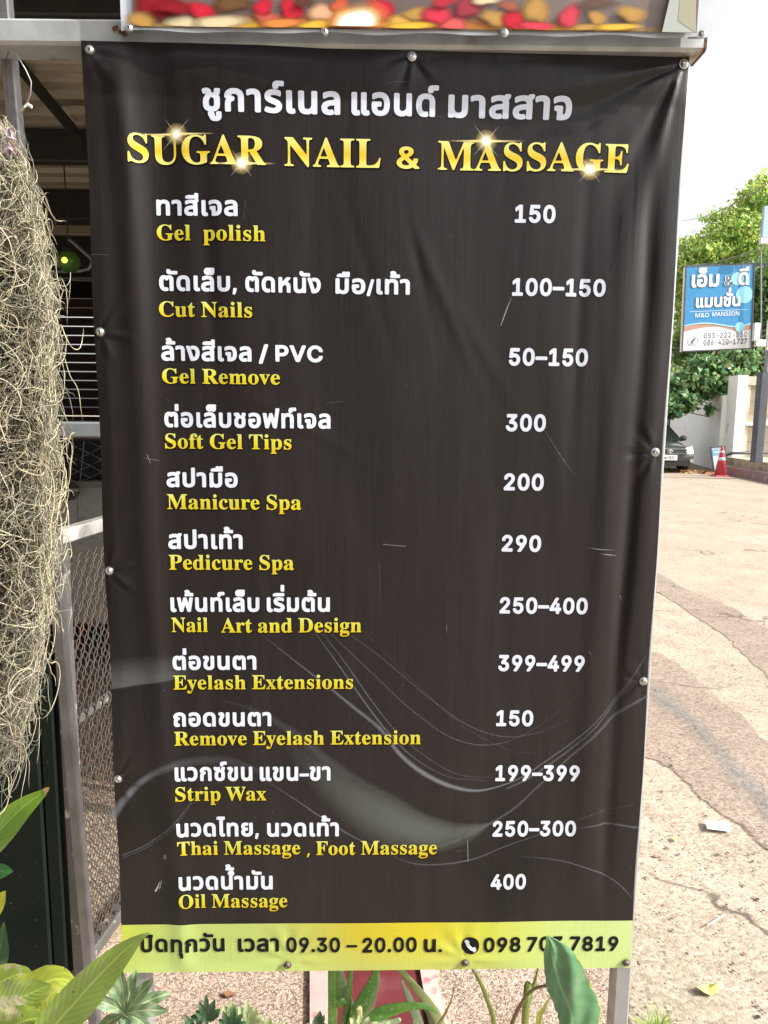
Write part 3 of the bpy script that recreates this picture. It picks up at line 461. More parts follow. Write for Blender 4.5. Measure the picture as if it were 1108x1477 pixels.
'n5': (453, '221,-7 178,-2 140,11 108,32 83,60 66,93 60,130 122,130 127,108 138,89 173,60 221,50 250,53 276,64 298,82 314,104 324,131 328,162 324,193 314,221 297,244 275,262 248,273 218,277 167,268 128,246 67,253 96,509 366,509 366,452 151,452 134,301 136,301 178,325 229,334 263,330 294,321 321,306 345,285 364,260 379,231 388,199 391,163 385,117 369,76 343,41 309,15 268,-1'),
'n6': (453, '226,-7 182,-1 142,15 109,40 84,74 69,115 64,162 68,199 80,239 137,340 252,509 322,509 151,261 145,261 165,288 196,307 235,314 278,309 316,295 346,271 370,240 384,201 389,157 384,112 368,73 343,39 310,14 271,-2;226,48 254,52 279,63 299,79 314,101 324,128 327,157 324,187 314,213 299,235 279,251 254,262 226,265 198,262 174,252 153,235 138,214 128,188 125,158 128,128 138,102 153,79 174,63 198,52'),
'n7': (453, '97,0 323,448 323,452 62,452 62,509 391,509 391,449 165,0'),
'n8': (453, '226,-7 178,-2 136,11 101,33 74,62 57,96 52,135 55,166 65,195 81,220 101,241 125,256 153,265 153,267 119,282 93,308 76,342 70,380 75,417 90,450 114,477 146,498 184,511 226,516 269,511 306,498 337,477 361,450 377,417 382,380 376,342 359,308 333,282 300,267 300,265 327,256 351,241 372,220 387,195 397,166 401,135 395,96 378,62 352,33 317,11 275,-2;226,49 258,52 285,60 307,74 323,91 333,113 337,139 333,165 322,189 305,208 283,223 256,232 226,235 196,232 169,223 147,208 130,189 119,165 115,139 119,113 129,91 145,74 167,60 195,52;226,290 274,300 293,313 307,330 316,351 319,376 316,399 308,420 294,437 275,449 226,460 177,449 159,437 145,420 136,399 133,376 136,351 145,330 159,313 178,300'),
'n9': (453, '226,516 271,510 310,494 343,468 368,434 384,393 389,347 385,309 373,270 315,168 200,0 130,0 301,248 307,248 287,221 257,202 218,195 175,199 137,214 106,237 83,269 68,307 64,352 69,397 85,436 110,469 143,494 182,510;226,460 199,457 174,446 154,429 138,407 129,381 125,352 129,322 138,295 154,274 174,257 199,247 226,243 254,247 279,257 299,273 314,295 324,321 327,350 324,381 314,407 299,429 279,446 254,457'),
'n–': (350, '350,244 350,188 0,188 0,244'),
'n-': (453, '337,244 337,188 114,188 114,244'),
'n/': (249, '235,533 71,-76 14,-76 178,533'),
'nP': (445, '60,0 60,509 235,509 289,503 332,487 366,462 390,430 404,391 409,348 404,304 390,265 366,233 332,207 289,191 235,186 109,186 109,242 233,242 269,246 297,256 318,272 333,294 342,319 344,348 342,376 333,402 318,423 297,439 268,449 232,452 125,452 125,0'),
'nV': (480, '204,0 16,509 84,509 192,206 215,137 248,31 235,31 267,138 290,206 395,509 463,509 278,0'),
'nC': (510, '267,-7 205,1 150,25 104,63 70,115 48,179 40,254 48,329 70,393 104,445 150,484 205,508 267,516 340,504 373,490 402,471 427,447 448,418 463,385 473,348 408,348 389,395 357,428 315,449 267,456 223,450 184,432 150,403 125,364 109,314 103,254 109,194 125,145 151,105 184,76 223,59 267,53 315,60 357,81 389,114 408,160 473,160 463,124 448,91 428,62 402,38 373,19 341,5 305,-4'),
'n.': (188, '95,-4 78,-1 63,9 53,24 50,41 53,59 63,73 78,83 95,87 113,83 128,73 138,59 141,41 138,24 128,9 113,-1'),
'n,': (188, '38,-119 68,71 137,71 84,-119'),
'n&': (448, '197,-7 150,-2 110,12 78,34 54,62 39,96 34,133 37,163 47,189 85,235 140,279 216,335 237,352 255,375 262,405 258,427 245,445 226,457 201,461 168,453 145,431 137,399 145,363 169,327 204,284 438,0 364,0 171,231 121,293 87,344 78,370 75,398 79,430 91,458 109,481 134,499 165,510 200,513 235,510 266,499 290,482 308,459 320,433 324,404 315,362 291,325 256,293 154,217 110,174 100,154 97,131 100,108 109,87 124,70 143,57 166,49 193,46 223,50 251,59 301,95 321,121 336,151 346,186 349,224 408,224 405,180 397,144 371,92 345,62 333,47 305,23 271,7 234,-3'),
'nM': (628, '60,0 60,509 152,509 277,187 287,159 299,123 311,84 322,49 307,49 318,83 330,121 342,158 352,187 476,509 568,509 568,0 504,0 504,291 504,327 505,369 506,413 507,457 513,457 498,409 482,363 467,322 456,291 342,0 286,0 170,291 159,321 145,361 129,408 112,457 119,457 120,416 121,372 122,328 122,291 122,0'),
'nD': (502, '219,0 96,0 96,57 215,57 272,63 318,81 354,110 379,149 394,198 399,255 394,312 379,361 354,399 320,428 275,446 221,452 93,452 93,509 225,509 294,501 353,478 399,441 433,391 455,329 462,255 455,181 433,119 398,68 351,31 291,8;125,509 125,0 60,0 60,509'),
'nA': (480, '16,0 201,509 276,509 463,0 395,0 287,302 264,372 232,478 245,478 213,371 191,302 85,0;110,142 110,199 370,199 370,142'),
'nN': (523, '60,0 60,509 136,509 343,183 363,151 388,107 414,55 405,54 401,108 399,157 399,195 399,509 463,509 463,0 387,0 202,290 177,331 148,381 108,452 119,454 122,384 124,328 125,291 125,0'),
'nS': (447, '224,-9 172,-4 128,9 91,31 64,60 46,96 38,137 104,137 110,110 123,88 142,71 166,59 224,49 257,52 286,60 311,74 329,92 341,114 346,139 342,161 332,179 296,205 245,222 184,239 128,260 86,289 60,326 52,372 58,413 75,448 102,476 138,498 180,511 227,516 275,511 316,498 351,476 377,449 394,415 401,378 337,378 326,412 302,437 267,453 225,459 194,456 167,448 145,435 129,418 118,398 115,376 119,352 131,334 169,308 212,293 264,279 312,264 359,238 395,198 405,171 408,139 403,99 386,64 360,34 323,11 278,-4'),
'nI': (301, '31,0 31,57 118,57 118,452 31,452 31,509 269,509 269,452 183,452 183,57 269,57 269,0'),
'nO': (533, '267,-7 205,1 150,25 105,63 70,115 48,179 40,254 48,329 70,393 105,445 150,484 205,508 267,516 329,508 384,484 429,445 464,393 486,329 493,254 486,179 464,115 429,63 384,25 329,1;267,53 310,59 349,76 383,105 408,144 425,194 430,254 425,314 408,365 383,404 349,433 310,450 267,456 223,450 184,433 151,404 125,364 109,314 103,254 109,194 125,144 151,105 184,76 223,59'),
'nH': (517, '60,0 60,509 125,509 125,289 392,289 392,509 457,509 457,0 392,0 392,232 125,232 125,0'),
's,': (188, '38,-119 68,71 137,71 84,-119'),
}
_gc = {}
def contours(k):
    return [np.array([[float(a) for a in p.split(',')] for p in c.split()]) for c in GL[k][1].split(';')]
def glyph(k, r, cell=22.0, cs=None):
    """outline k made bolder by r: filled by marching over a distance field, so that it can follow the folds of a sheet"""
    if (k, r, cell) in _gc: return _gc[(k, r, cell)]
    cs = contours(k) if cs is None else cs; A = np.concatenate(cs); B = np.concatenate([np.roll(c, -1, 0) for c in cs])
    lo = A.min(0) - r - cell; hi = A.max(0) + r + cell
    nx, ny = (np.ceil((hi - lo) / cell) + 1).astype(int)
    gx = lo[0] + cell * np.arange(nx); gy = lo[1] + cell * np.arange(ny)
    P = np.stack(np.meshgrid(gx, gy), -1).reshape(-1, 1, 2)
    d = (B - A)[None]; q = P - A[None]; t = np.clip((q * d).sum(-1) / ((d * d).sum(-1) + 1e-9), 0, 1)
    dist = np.sqrt(((q - t[..., None] * d) ** 2).sum(-1)).min(1)
    y0, y1 = A[None, :, 1], B[None, :, 1]; py = P[..., 1]
    side = d[..., 0] * q[..., 1] - d[..., 1] * q[..., 0]
    w = ((y0 <= py) & (y1 > py) & (side > 0)).sum(1) - ((y0 > py) & (y1 <= py) & (side < 0)).sum(1)
    f = (np.where(w != 0, -dist, dist) - r).reshape(ny, nx)
    ins = f < 0; vs = []; key = {}; fs = []
    def vert(kk, x, y):
        if kk not in key: key[kk] = len(vs); vs.append((x, y))
        return key[kk]
    act = ins[:-1, :-1] | ins[1:, :-1] | ins[:-1, 1:] | ins[1:, 1:]
    for j, i in zip(*np.nonzero(act)):
        cc = ((j, i), (j, i+1), (j+1, i+1), (j+1, i)); poly = []
        for n in range(4):
            a, b = cc[n], cc[(n+1) % 4]
            if ins[a]: poly.append(vert(a, gx[a[1]], gy[a[0]]))
            if ins[a] != ins[b]:
                if a > b: e0, e1 = b, a
                else: e0, e1 = a, b
                u = f[e0] / (f[e0] - f[e1])
                poly.append(vert((e0, e1), gx[e0[1]] * (1-u) + gx[e1[1]] * u, gy[e0[0]] * (1-u) + gy[e1[0]] * u))
        if len(poly) > 2: fs.append(poly)
    _gc[(k, r, cell)] = (np.array(vs), fs); return _gc[(k, r, cell)]
UPV = set('ิีึืั็'); TONE = set('่้์')
def layout(text, pre, r, cell=22.0, track=0.0):
    V_, F_ = [], []; x = 0.0; n = 0; prev = ''
    for i, ch in enumerate(text):
        if ch == ' ': x += 240; prev = ch; continue
        k = pre + ch
        if k not in GL: k = 'n' + ch
        a = GL[k][0]; vs, fs = glyph(k, r, cell); vs = vs.copy()
        if ch in TONE and (prev in UPV or (i + 1 < len(text) and text[i+1] == 'ำ')): vs[:, 1] += 205
        if ch in UPV or ch in TONE or ch == 'ำ': vs[:, 1] += (r * .8 if ch != 'ำ' else 0)
        vs[:, 0] += x; V_.append(vs); F_ += [[q + n for q in f] for f in fs]; n += len(vs)
        if not (ch in UPV or ch in TONE or ch in 'ูุ'): x += a + (track if a else 0)
        prev = ch
    return np.concatenate(V_), F_
REF = {'t': 548.0, 's': 676.0, 'n': 509.0}
WHITE = (.56, .59, .68)
def grad(kind, q):
    q = np.clip(q, 0, 1)[:, None]
    if kind == 'title': a, b, c, m = V(.66, .62, .17), V(.58, .41, .022), V(.64, .62, .20), .45
    else: a, b, c, m = V(.48, .35, .015), V(.50, .44, .03), V(.50, .52, .13), .5
    return np.where(q < m, a + (b - a) * (q / m), b + (c - b) * ((q - m) / (1 - m)))
INK = ink_mat('opaque print', .45, bump=.15); INKA = ink_mat('thin print', .45, alpha=True)
def letter(text, pre, x0, x1, yb, H, col=WHITE, r=None, shadow=False, xref=None, parent=None):
    if r is None: r = {'t': 36.0, 's': 7.0, 'n': 30.0}[pre]
    H = H * {'t': .97, 's': 1.09, 'n': 1.0}[pre]
    vs, fs = layout(text, pre, r, track=(r * 1.2))
    xr = x0 if xref is None else xref
    s0, t0 = st(xr, yb); t1 = st(xr, yb - H)[1]
    if xref is not None:
        for _ in range(4): s0 = s0 + (x0 - pxof(s0, t0)) * .00125
    s1 = s0 + .1
    for _ in range(12): s1 += (x1 - pxof(s1, t0)) * .00125
    sy = (t0 - t1) / (REF[pre] + 2 * r); mn, mxx = vs[:, 0].min(), vs[:, 0].max(); sx = (s1 - s0) / (mxx - mn)
    s = s0 + (vs[:, 0] - mn) * sx; t = t0 - (vs[:, 1] + r) * sy
    if isinstance(col, str): ink = grad(col, (vs[:, 1] + r) / (REF[pre] + 2*r) if col == 'title' else (vs[:, 1] + 100) / 800)
    else: ink = np.tile(col, (len(vs), 1))
    ink = np.concatenate([ink, np.ones((len(vs), 1))], 1)
    if shadow:
        q = .0017 if col != 'title' else .0022
        link_mesh('lettering_shadow', onboard(s + q, t + q, .0005), fs, None, sheet, True, kind=None, ink=np.tile((.004, .004, .004, 1), (len(vs), 1)), mats=[INK], midx=[0]*len(fs))
    return link_mesh('lettering', onboard(s, t, .0009), fs, None, sheet, True, ink=ink, mats=[INK], midx=[0]*len(fs))
def pxof(s, t):
    p = TL + US * s - V(0, 0, t) - CAM
    return 554 + FPX * (p @ RIGHT) / (p @ _fw)

letter('ชูการ์เนล', 't', 293, 491, 163, 34); letter('แอนด์', 't', 507, 632, 163, 34, xref=293); letter('มาสสาจ', 't', 646, 824, 163, 34, xref=293)
for w, a, b in (('SUGAR', 187, 385), ('NAIL', 411, 549), ('&', 572, 605), ('MASSAGE', 631, 906)):
    letter(w, 's', a, b, 236.3, 38, 'title', r=6 if w != '&' else 16, shadow=True, xref=187)
for tx, p, a, b, y, h in (
    ('ทาสีเจล', 't', 226, 344, 311.5, 23.5), ('Gel', 's', 227, 276, 347, 20.5), ('polish', 's', 294, 384, 348, 20.5), ('150', 'n', 742, 800, 322, 26),
    ('ตัดเล็บ,', 't', 231, 343, 420, 23), ('ตัดหนัง', 't', 355, 463, 422, 23), ('มือ/เท้า', 't', 484, 591, 424, 23), ('Cut Nails', 's', 231, 365, 457, 20), ('100–150', 'n', 738, 871, 427, 25.5),
    ('ล้างสีเจล', 't', 234, 364, 520.5, 22.5), ('/', 'n', 374, 388, 522, 24), ('PVC', 'n', 398, 466, 522, 24), ('Gel Remove', 's', 235, 404.5, 553, 19.5), ('50–150', 'n', 733.5, 846, 527.5, 25.5),
    ('ต่อเล็บชอฟท์เจล', 't', 238, 477, 616, 22.5), ('Soft Gel Tips', 's', 239, 421, 646.5, 19.5), ('300', 'n', 729, 786, 622, 25),
    ('สปามือ', 't', 241.6, 344, 702, 22), ('Manicure Spa', 's', 242.6, 435, 733.5, 19.5), ('200', 'n', 726, 783, 707, 24.5),
    ('สปาเท้า', 't', 244.6, 351, 790.7, 22), ('Pedicure Spa', 's', 245.6, 424.5, 820.5, 19.5), ('290', 'n', 723, 779, 795, 24),
    ('เพ้นท์เล็บ', 't', 247.6, 375, 881, 21.5), ('เริ่มต้น', 't', 385.6, 476, 881.5, 21.5), ('Nail', 's', 248.6, 301, 910, 19), ('Art and Design', 's', 319.5, 521.6, 911, 19), ('250–400', 'n', 720, 845.7, 884, 23.5),
    ('ต่อขนตา', 't', 250, 370.5, 964.5, 21), ('Eyelash Extensions', 's', 251, 509.5, 992.5, 18.5), ('399–499', 'n', 718, 841.6, 967, 23.5),
    ('ถอดขนตา', 't', 251.7, 392, 1046, 21), ('Remove Eyelash Extension', 's', 253, 607, 1073, 18.3), ('150', 'n', 715, 768, 1046, 23),
    ('แวกซ์ขน', 't', 254, 365, 1124.5, 21), ('แขน–ขา', 't', 375.5, 477, 1124.5, 21), ('Strip Wax', 's', 254.7, 385, 1153, 18.3), ('199–399', 'n', 713.7, 834, 1125, 23),
    ('นวดไทย,', 't', 256, 374, 1204.7, 20.5), ('นวดเท้า', 't', 386, 489, 1204.7, 20.5), ('Thai Massage', 's', 257, 433.6, 1231, 18), (',', 's', 443, 447.5, 1231, 18), ('Foot Massage', 's', 456, 630, 1231, 18), ('250–300', 'n', 709.7, 829.5, 1204.7, 22.5),
    ('นวดน้ำมัน', 't', 258.8, 394, 1281.6, 20.5), ('Oil Massage', 's', 259, 415, 1307.5, 18), ('400', 'n', 707, 757.7, 1280.6, 22)):
    letter(tx, p, a, b, y, h, 'small' if p == 's' else WHITE, shadow=(p == 's'))
BLK = (.008, .008, .008)
for tx, p, a, b, y, h, r in (('ปิดทุกวัน', 't', 204, 325, 1371.5, 20, 36), ('เวลา', 't', 344, 403, 1371, 20, 36), ('09.30', 'n', 413.5, 491, 1371.5, 21.5, 27), ('–', 'n', 500, 515.5, 1371, 21.5, 16),
    ('20.00', 'n', 523, 601, 1371, 21.5, 27), ('น.', 't', 611, 637.5, 1370.5, 19.5, 36), ('098', 'n', 696.6, 750, 1370.5, 21.5, 29), ('703', 'n', 759, 811, 1370.3, 21.5, 29), ('7819', 'n', 821, 890.5, 1370, 21.5, 29)):
    letter(tx, p, a, b, y, h, BLK, r=r)

def boardpatch(polys_px, cols, lift, name, m, rgba=None):
    """flat printed shapes: each a list of surveyed points, fan-filled"""
    vs, fs, ink = [], [], []
    for poly, c in zip(polys_px, cols):
        n = len(vs); q = [st(*p) for p in poly]; cx_ = sum(a for a, b in q) / len(q); cy_ = sum(b for a, b in q) / len(q)
        vs += [(cx_, cy_)] + q; k = len(q)
        fs += [(n, n + 1 + (i + 1) % k, n + 1 + i) for i in range(k)]; ink += [(*c, 1)] * (k + 1)
    a = np.array(vs); return link_mesh(name, onboard(a[:, 0], a[:, 1], lift), fs, None, sheet, True, ink=np.array(ink), mats=[m], midx=[0]*len(fs))
# handset in a black disc
circ = [(678 + 12.7 * math.cos(a), 1360.3 + 12.2 * math.sin(a)) for a in np.linspace(0, 2*math.pi, 33)[:-1]]
boardpatch([circ], [BLK], .0009, 'phone_symbol', INK)
hs = []
for (cx_, cy_, rx, ry) in ((673.0, 1354.3, 3.6, 2.6), (683.4, 1365.6, 2.6, 3.4)):
    hs.append([(cx_ + rx*math.cos(a) - ry*.3*math.sin(a), cy_ + ry*math.sin(a) + .3*rx*math.cos(a)) for a in np.linspace(0, 2*math.pi, 13)[:-1]])
hs += [[(670.2, 1355.5), (675.2, 1354.6), (677.0, 1358.6), (673.2, 1361.5)], [(673.2, 1361.5), (677.0, 1358.6), (680.2, 1362.4), (677.6, 1366.0)], [(677.6, 1366.0), (680.2, 1362.4), (684.5, 1363.6), (683.6, 1368.6)]]
boardpatch(hs, [(.6, .62, .65)] * 5, .0024, 'phone_symbol', INK)

# ---------------------------------------------------------------- printed swirls, flares and rubs (thin translucent ink)
RV, RF, RI = [], [], []
def smooth_path(p, n):
    p = np.array(p, float); d = np.r_[0, np.cumsum(np.hypot(*np.diff(p[:, :2], axis=0).T))]; m = len(p)
    u = np.linspace(0, d[-1], n); out = np.zeros((n, p.shape[1]))
    tg = np.gradient(p, d, axis=0)
    k = np.clip(np.searchsorted(d, u, side='right') - 1, 0, m - 2); h = (d[k+1] - d[k])[:, None]; x = ((u - d[k]) / (d[k+1] - d[k]))[:, None]
    return (2*x**3 - 3*x**2 + 1) * p[k] + (x**3 - 2*x**2 + x) * h * tg[k] + (-2*x**3 + 3*x**2) * p[k+1] + (x**3 - x**2) * h * tg[k+1]
def flush(name, **k):
    if not RV: return
    ra = np.array(RV); rp = onboard(ra[:, 0], ra[:, 1], 0.0) + NN[None] * ra[:, 2:3]
    link_mesh(name, rp, RF, None, sheet, True, ink=np.array(RI), mats=[INKA], midx=[0]*len(RF), **k); RV.clear(); RF.clear(); RI.clear()
def ribbon(pts, col=(.55, .56, .6), n=60, prof=((-1, 0), (-.5, .6), (0, 1), (.5, .6), (1, 0)), lift=.0004):
    """pts: (px, py, half width px, cover)"""
    q = smooth_path(pts, n); tg = np.gradient(q[:, :2], axis=0); tg /= np.linalg.norm(tg, axis=1, keepdims=True) + 1e-9
    nr = np.stack([-tg[:, 1], tg[:, 0]], 1); base = len(RV); k = len(prof)
    for i in range(n):
        for o, a in prof:
            x = q[i, :2] + nr[i] * o * max(q[i, 2], .05); RV.append((*st(*x), lift)); RI.append((*col, min(1, max(0, q[i, 3])) * a))
    for i in range(n - 1):
        for j in range(k - 1): RF.append((base + i*k + j, base + i*k + j+1, base + (i+1)*k + j+1, base + (i+1)*k + j))
G1 = (.17, .17, .19)
SW = [
 ([(309,1005,2,.0),(367,1023,5,.10),(424,1056,8,.16),(468,1092,9,.2),(510,1120,8,.1),(560,1150,4,0)], 1),
 ([(374,911,1,.1),(424,951,1.6,.35),(475,991,2.2,.5),(511,1020,3.2,.6),(550,1052,3.6,.6),(577,1087,4,.8),(614,1116,4.6,.9),(651,1133,4,.95),(688,1139,2.6,.9),(718,1133,1.6,.7),(747,1122,1.4,.55),(784,1098,1.6,.5),(829,1065,1.5,.4),(873,1024,1.4,.3),(932,946,1.2,.15)], 1),
 ([(450,905,1,.2),(493,965,1.4,.5),(529,1016,2,.5),(555,1050,2,.5),(600,1094,1.4,.35),(650,1120,1.2,.25),(700,1124,1,.2)], 1),
 ([(456,900,1,.1),(500,958,1.2,.4),(536,1010,1.4,.45),(577,1060,1.2,.35),(614,1090,1.2,.3),(662,1116,1.2,.25),(720,1120,1,.1)], 1),
 ([(468,904,1,.15),(510,945,1.2,.3),(545,978,1.2,.32),(577,1009,1.2,.34),(614,1039,1.2,.32),(651,1063,1.3,.34),(688,1073,1.3,.35),(725,1070,1.2,.28),(769,1050,1,.18),(836,998,1,.06)], 1),
 ([(480,898,1,.12),(540,940,1.2,.25),(588,980,1.1,.3),(632,1016,1.2,.32),(681,1048,1.3,.35),(725,1061,1.3,.33),(769,1057,1.1,.22),(821,1035,1,.08)], 1),
 ([(935,1002,3,.35),(895,1024,3,.32),(858,1057,2.6,.36),(821,1090,2,.36),(777,1131,2,.36),(740,1165,2.2,.36),(699,1190,2.4,.36),(658,1211,2,.28),(600,1232,1.5,.05)], 1),
 ([(932,946,1,.1),(889,1010,1.4,.25),(840,1063,1.6,.35),(790,1102,2,.45),(752,1126,2,.5),(730,1136,1.4,.4)], 1),
 ([(560,1231,1,.05),(599,1244,1.4,.35),(644,1244,1.5,.42),(688,1235,1.5,.4),(725,1220,1.3,.35),(780,1201,1.2,.25),(855,1172,1.2,.18),(915,1158,1,.08)], 1),
 ([(747,1233,1,.12),(799,1238,1.4,.35),(855,1253,1.6,.45),(892,1272,1.6,.45),(912,1292,1.2,.35)], 1),
 ([(828,1192,1,.1),(847,1190,1.6,.3),(884,1187,2,.45),(920,1192,2,.45)], 1),
 ([(175,1232,1.2,.4),(208,1218,1.2,.42),(244,1193,1.2,.36),(273,1160,1.1,.28),(296,1126,1,.08)], 1),
 ([(175,1236,1,.3),(210,1221,1,.3),(248,1194,1,.22),(280,1155,1,.1)], 1),
 ([(160,1178,9,.55),(180,1152,7,.6),(205,1126,6,.5),(235,1108,7,.35),(275,1097,8,.22),(330,1096,8,.14),(385,1115,5,.1)], 1),
 ([(385,1124,1,.2),(439,1160,1.4,.45),(482,1189,1.6,.5),(540,1218,1.6,.3),(590,1226,1,.1)], 1),
 ([(520,905,1,.05),(600,985,1,.12),(690,1060,1,.16),(760,1085,1,.1),(850,1040,1,.05)], 1),
]
for p, _ in SW: ribbon(p, G1, 70); flush('printed_swirl')
HARD = ((-1, 0), (-.6, .25), (-.1, .6), (.5, .95), (.9, 1), (1, 0))
ribbon([(158,972,22,.38),(200,965,22,.36),(240,961,20,.24),(285,960,16,.0)], (.20,.20,.21), 30, HARD); flush('printed_swirl')
ribbon([(400,1060,10,.0),(450,1105,22,.12),(500,1145,34,.26),(550,1178,40,.36),(600,1198,32,.42),(650,1204,22,.40),(690,1194,9,.36),(708,1185,1.5,.2)], (.19, .205, .185), 60, ((-1, 0), (-.75, .55), (-.3, 1), (.2, .9), (.6, .45), (1, 0))); flush('printed_swirl')
ribbon([(640,1150,14,.0),(668,1210,28,.10),(700,1262,34,.12),(735,1320,34,.10)], (.004, .008, .004), 30); flush('printed_swirl')
# stars of light on the title
def flare(x, y, R, g=(.95, .80, .35)):
    ribbon([(x - R*1.9, y, 1, .0), (x - R*.7, y, 2.0, .75), (x, y, 3.0, 1), (x + R*.7, y, 2.0, .75), (x + R*1.9, y, 1, .0)], g, 30, lift=.0016)
    for a, l in ((.92, 1.0), (-.85, 1.0), (2.0, .45), (-2.0, .5), (1.57, .5)):
        dx, dy = math.cos(a) * R * l, math.sin(a) * R * l
        ribbon([(x - dx, y - dy, .7, 0), (x - dx*.3, y - dy*.3, 1.0, .5), (x, y, 1.3, .9), (x + dx*.3, y + dy*.3, 1.0, .5), (x + dx, y + dy, .7, 0)], (.95, .9, .75), 20, lift=.0019)
    base = len(RV); RV.append((*st(x, y), .0023)); RI.append((1.0, .97, .85, 1))
    for k, (rr, a) in enumerate(((3.2, 1.0), (5.5, .62), (11, .22), (17, 0))):
        c_ = (1.0, .95, .75) if k < 2 else (.95, .75, .3)
        for j in range(20):
            RV.append((*st(x + rr*math.cos(j*math.pi/10), y + rr*math.sin(j*math.pi/10)), .0023)); RI.append((*c_, a))
    for j in range(20): RF.append((base, base+1+j, base+1+(j+1) % 20))
    for k in range(3):
        for j in range(20): RF.append((base+1+k*20+j, base+1+(k+1)*20+j, base+1+(k+1)*20+(j+1) % 20, base+1+k*20+(j+1) % 20))
    flush('printed_star')
flare(255, 195, 30); flare(350, 238, 26); flare(701, 204, 30); flare(850, 246, 26)
# scratches, rubs and a bird dropping
WH = (.42, .42, .42)
for p in ([(722,470,.8,.5),(730,448,1.2,.6),(738,428,.6,.2)], [(845,789,.4,.2),(862,791,1.1,.45),(886,792,.4,.1)], [(862,797,.4,.2),(878,799,1.3,.4),(889,801,.5,.1)], [(553,785,.8,.4),(586,788,.7,.3)],
          [(786,622,.4,.2),(803,650,.6,.25),(832,690,.4,.1)], [(674,1210,.8,.45),(675,1240,.8,.5)], [(660,1240,.5,.2),(676,1240,.5,.3)], [(656,1226,.5,.2),(676,1224,.5,.2)], [(210,660,.5,.3),(232,664,.5,.2)], [(470,582,.4,.2),(500,578,.5,.1)],
          [(214,655,.6,.5),(219,668,.6,.3)], [(224,1284,2.2,.8),(228,1276,1.6,.7),(230,1270,.8,.4)], [(230,1280,.8,.6),(233,1268,.7,.5)], [(644,900,.8,.3),(644,912,.6,.2)], [(548,812,.4,.2),(548,890,.5,.1)], [(132,368,.4,.3),(158,369,.4,.2)],
          [(895,858,.8,.3),(899,872,.6,.1)], [(848,938,.6,.5),(852,942,.5,.3)], [(404,1185,.7,.3),(405,1200,.6,.2)], [(540,130,.5,.0),(575,120,.6,.15),(600,122,.5,0)], [(355,290,.5,.15),(352,320,.5,.1)], [(238,1230,3.4,.22),(239,1237,3.0,.18)]):
    ribbon(p, WH, 12); flush('scratch')
for _ in range(110):
    x = rng.uniform(165, 925); y = rng.uniform(120, 1320); a = rng.uniform(0, 3.1); l = rng.uniform(.5, 1.6)
    ribbon([(x, y, .45, .5), (x + l*math.cos(a), y + l*math.sin(a), .45, .4)], WH, 2)
flush('dust_specks', kind='stuff')
# creased dark marks on the right
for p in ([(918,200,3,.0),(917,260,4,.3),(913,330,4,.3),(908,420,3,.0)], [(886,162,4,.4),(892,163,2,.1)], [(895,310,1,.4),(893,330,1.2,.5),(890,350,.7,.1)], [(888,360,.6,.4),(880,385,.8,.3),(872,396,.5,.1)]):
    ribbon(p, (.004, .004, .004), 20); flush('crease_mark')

def screw(px, py, parent, base, nrm, R=.0065):
    d = ray(px, py); k = ((base - CAM) @ nrm) / (d @ nrm); c = CAM + d * k
    m = MB(); m.lathe(c + nrm*.001, [(R*1.15, 0), (R*1.2, .0012), (R*.98, .0014), (R*.9, .003), (R*.5, .0052), (R*.42, .0054), (R*.30, .0038), (.0001, .0036)], nrm, 16)
    return m.build('screw', M_SCREW if py < 1250 else M_SCREW2, parent, smooth=False)
for x, y in ((130,73),(594,82),(986,93),(145,479),(945,652),(158,823),(928,982),(171,1123),(415,1391),(671,1388),(903,1388)):
    screw(x, y, board, TL + NN * .005, NN)

# ---------------------------------------------------------------- the beam and the picture banner above
BY = 1.262
b0 = at(-60, 46, BY); b1 = at(1016, 68, BY)
zb = (b0[2] + b1[2]) / 2 + .004
bxe = at(1016, 60, BY - .012)[0]
beam = thing('steel_beam', 'rust-streaked galvanised steel beam running above the black price board', 'beam', (0, BY, zb))
MB().bar((-2.4, BY + .02, zb), (bxe, BY + .02, zb), .06, .040).build('tube', M_ALU, beam)
M_RUST = mat('rusty weld', (.16, .07, .035), .85, 0, (.05, .03, .02), 60, bump=.6, bscale=200)
MB().bar((bxe, BY + .02, zb), (bxe + .006, BY + .02, zb), .058, .038).build('rusty_end', M_RUST, beam)
wm = MB()
for i in range(14):
    p = at(168 + rng.uniform(-3, 16), 30 + rng.uniform(0, 28), BY - .012); wm.lathe(p, [(.0001, -.004), (rng.uniform(.002, .005), 0), (.0001, .004)], (0, 1, 0), 6)
wm.build('weld', M_RUST, beam)

PB = 1.235                                                 # picture banner plane
p00 = at(176, 46, PB); p10 = at(1025, 56, PB)
zl = p00[2]; zr = zl; xl, xr = p00[0], p10[0]
upper = thing('picture_banner', 'banner above the price board printed with scattered red and cream petals, white border', 'sign', ((xl + xr)/2, PB, zl))
HP = .62
def ub(u, v, l=0.0):          # u metres from left, v metres up
    return V(xl + u, PB - l, zl + v)
WU = xr - xl
M_WHT = mat('white banner vinyl', (.58, .62, .68), .45, 0, (.50, .53, .58), 14, bump=.2, bscale=30)
nsu = 120; vs = []; fs = []
for j, v in enumerate([0, .004, .012, .03, HP]):
    for i in range(nsu + 1):
        u = WU * i / nsu; vs.append(ub(u, v + (.0015*math.sin(i*.33) if j == 0 else 0), .003 + .0016 * math.sin(i * .21) * (j < 3)))
for j in range(4):
    for i in range(nsu): a = j*(nsu+1)+i; fs.append((a, a+1, a+nsu+2, a+nsu+1))
link_mesh('vinyl_sheet', vs, fs, M_WHT, upper, True)
for x0, x1, z0, z1 in ((xl + .004, xl + .034, zl + .002, zl + HP), (xr - .034, xr - .004, zl + .002, zl + HP)):
    MB().box((x0, PB + .003, z0), (x1, PB + .007, z1)).build('frame_post', M_ALU2, upper)
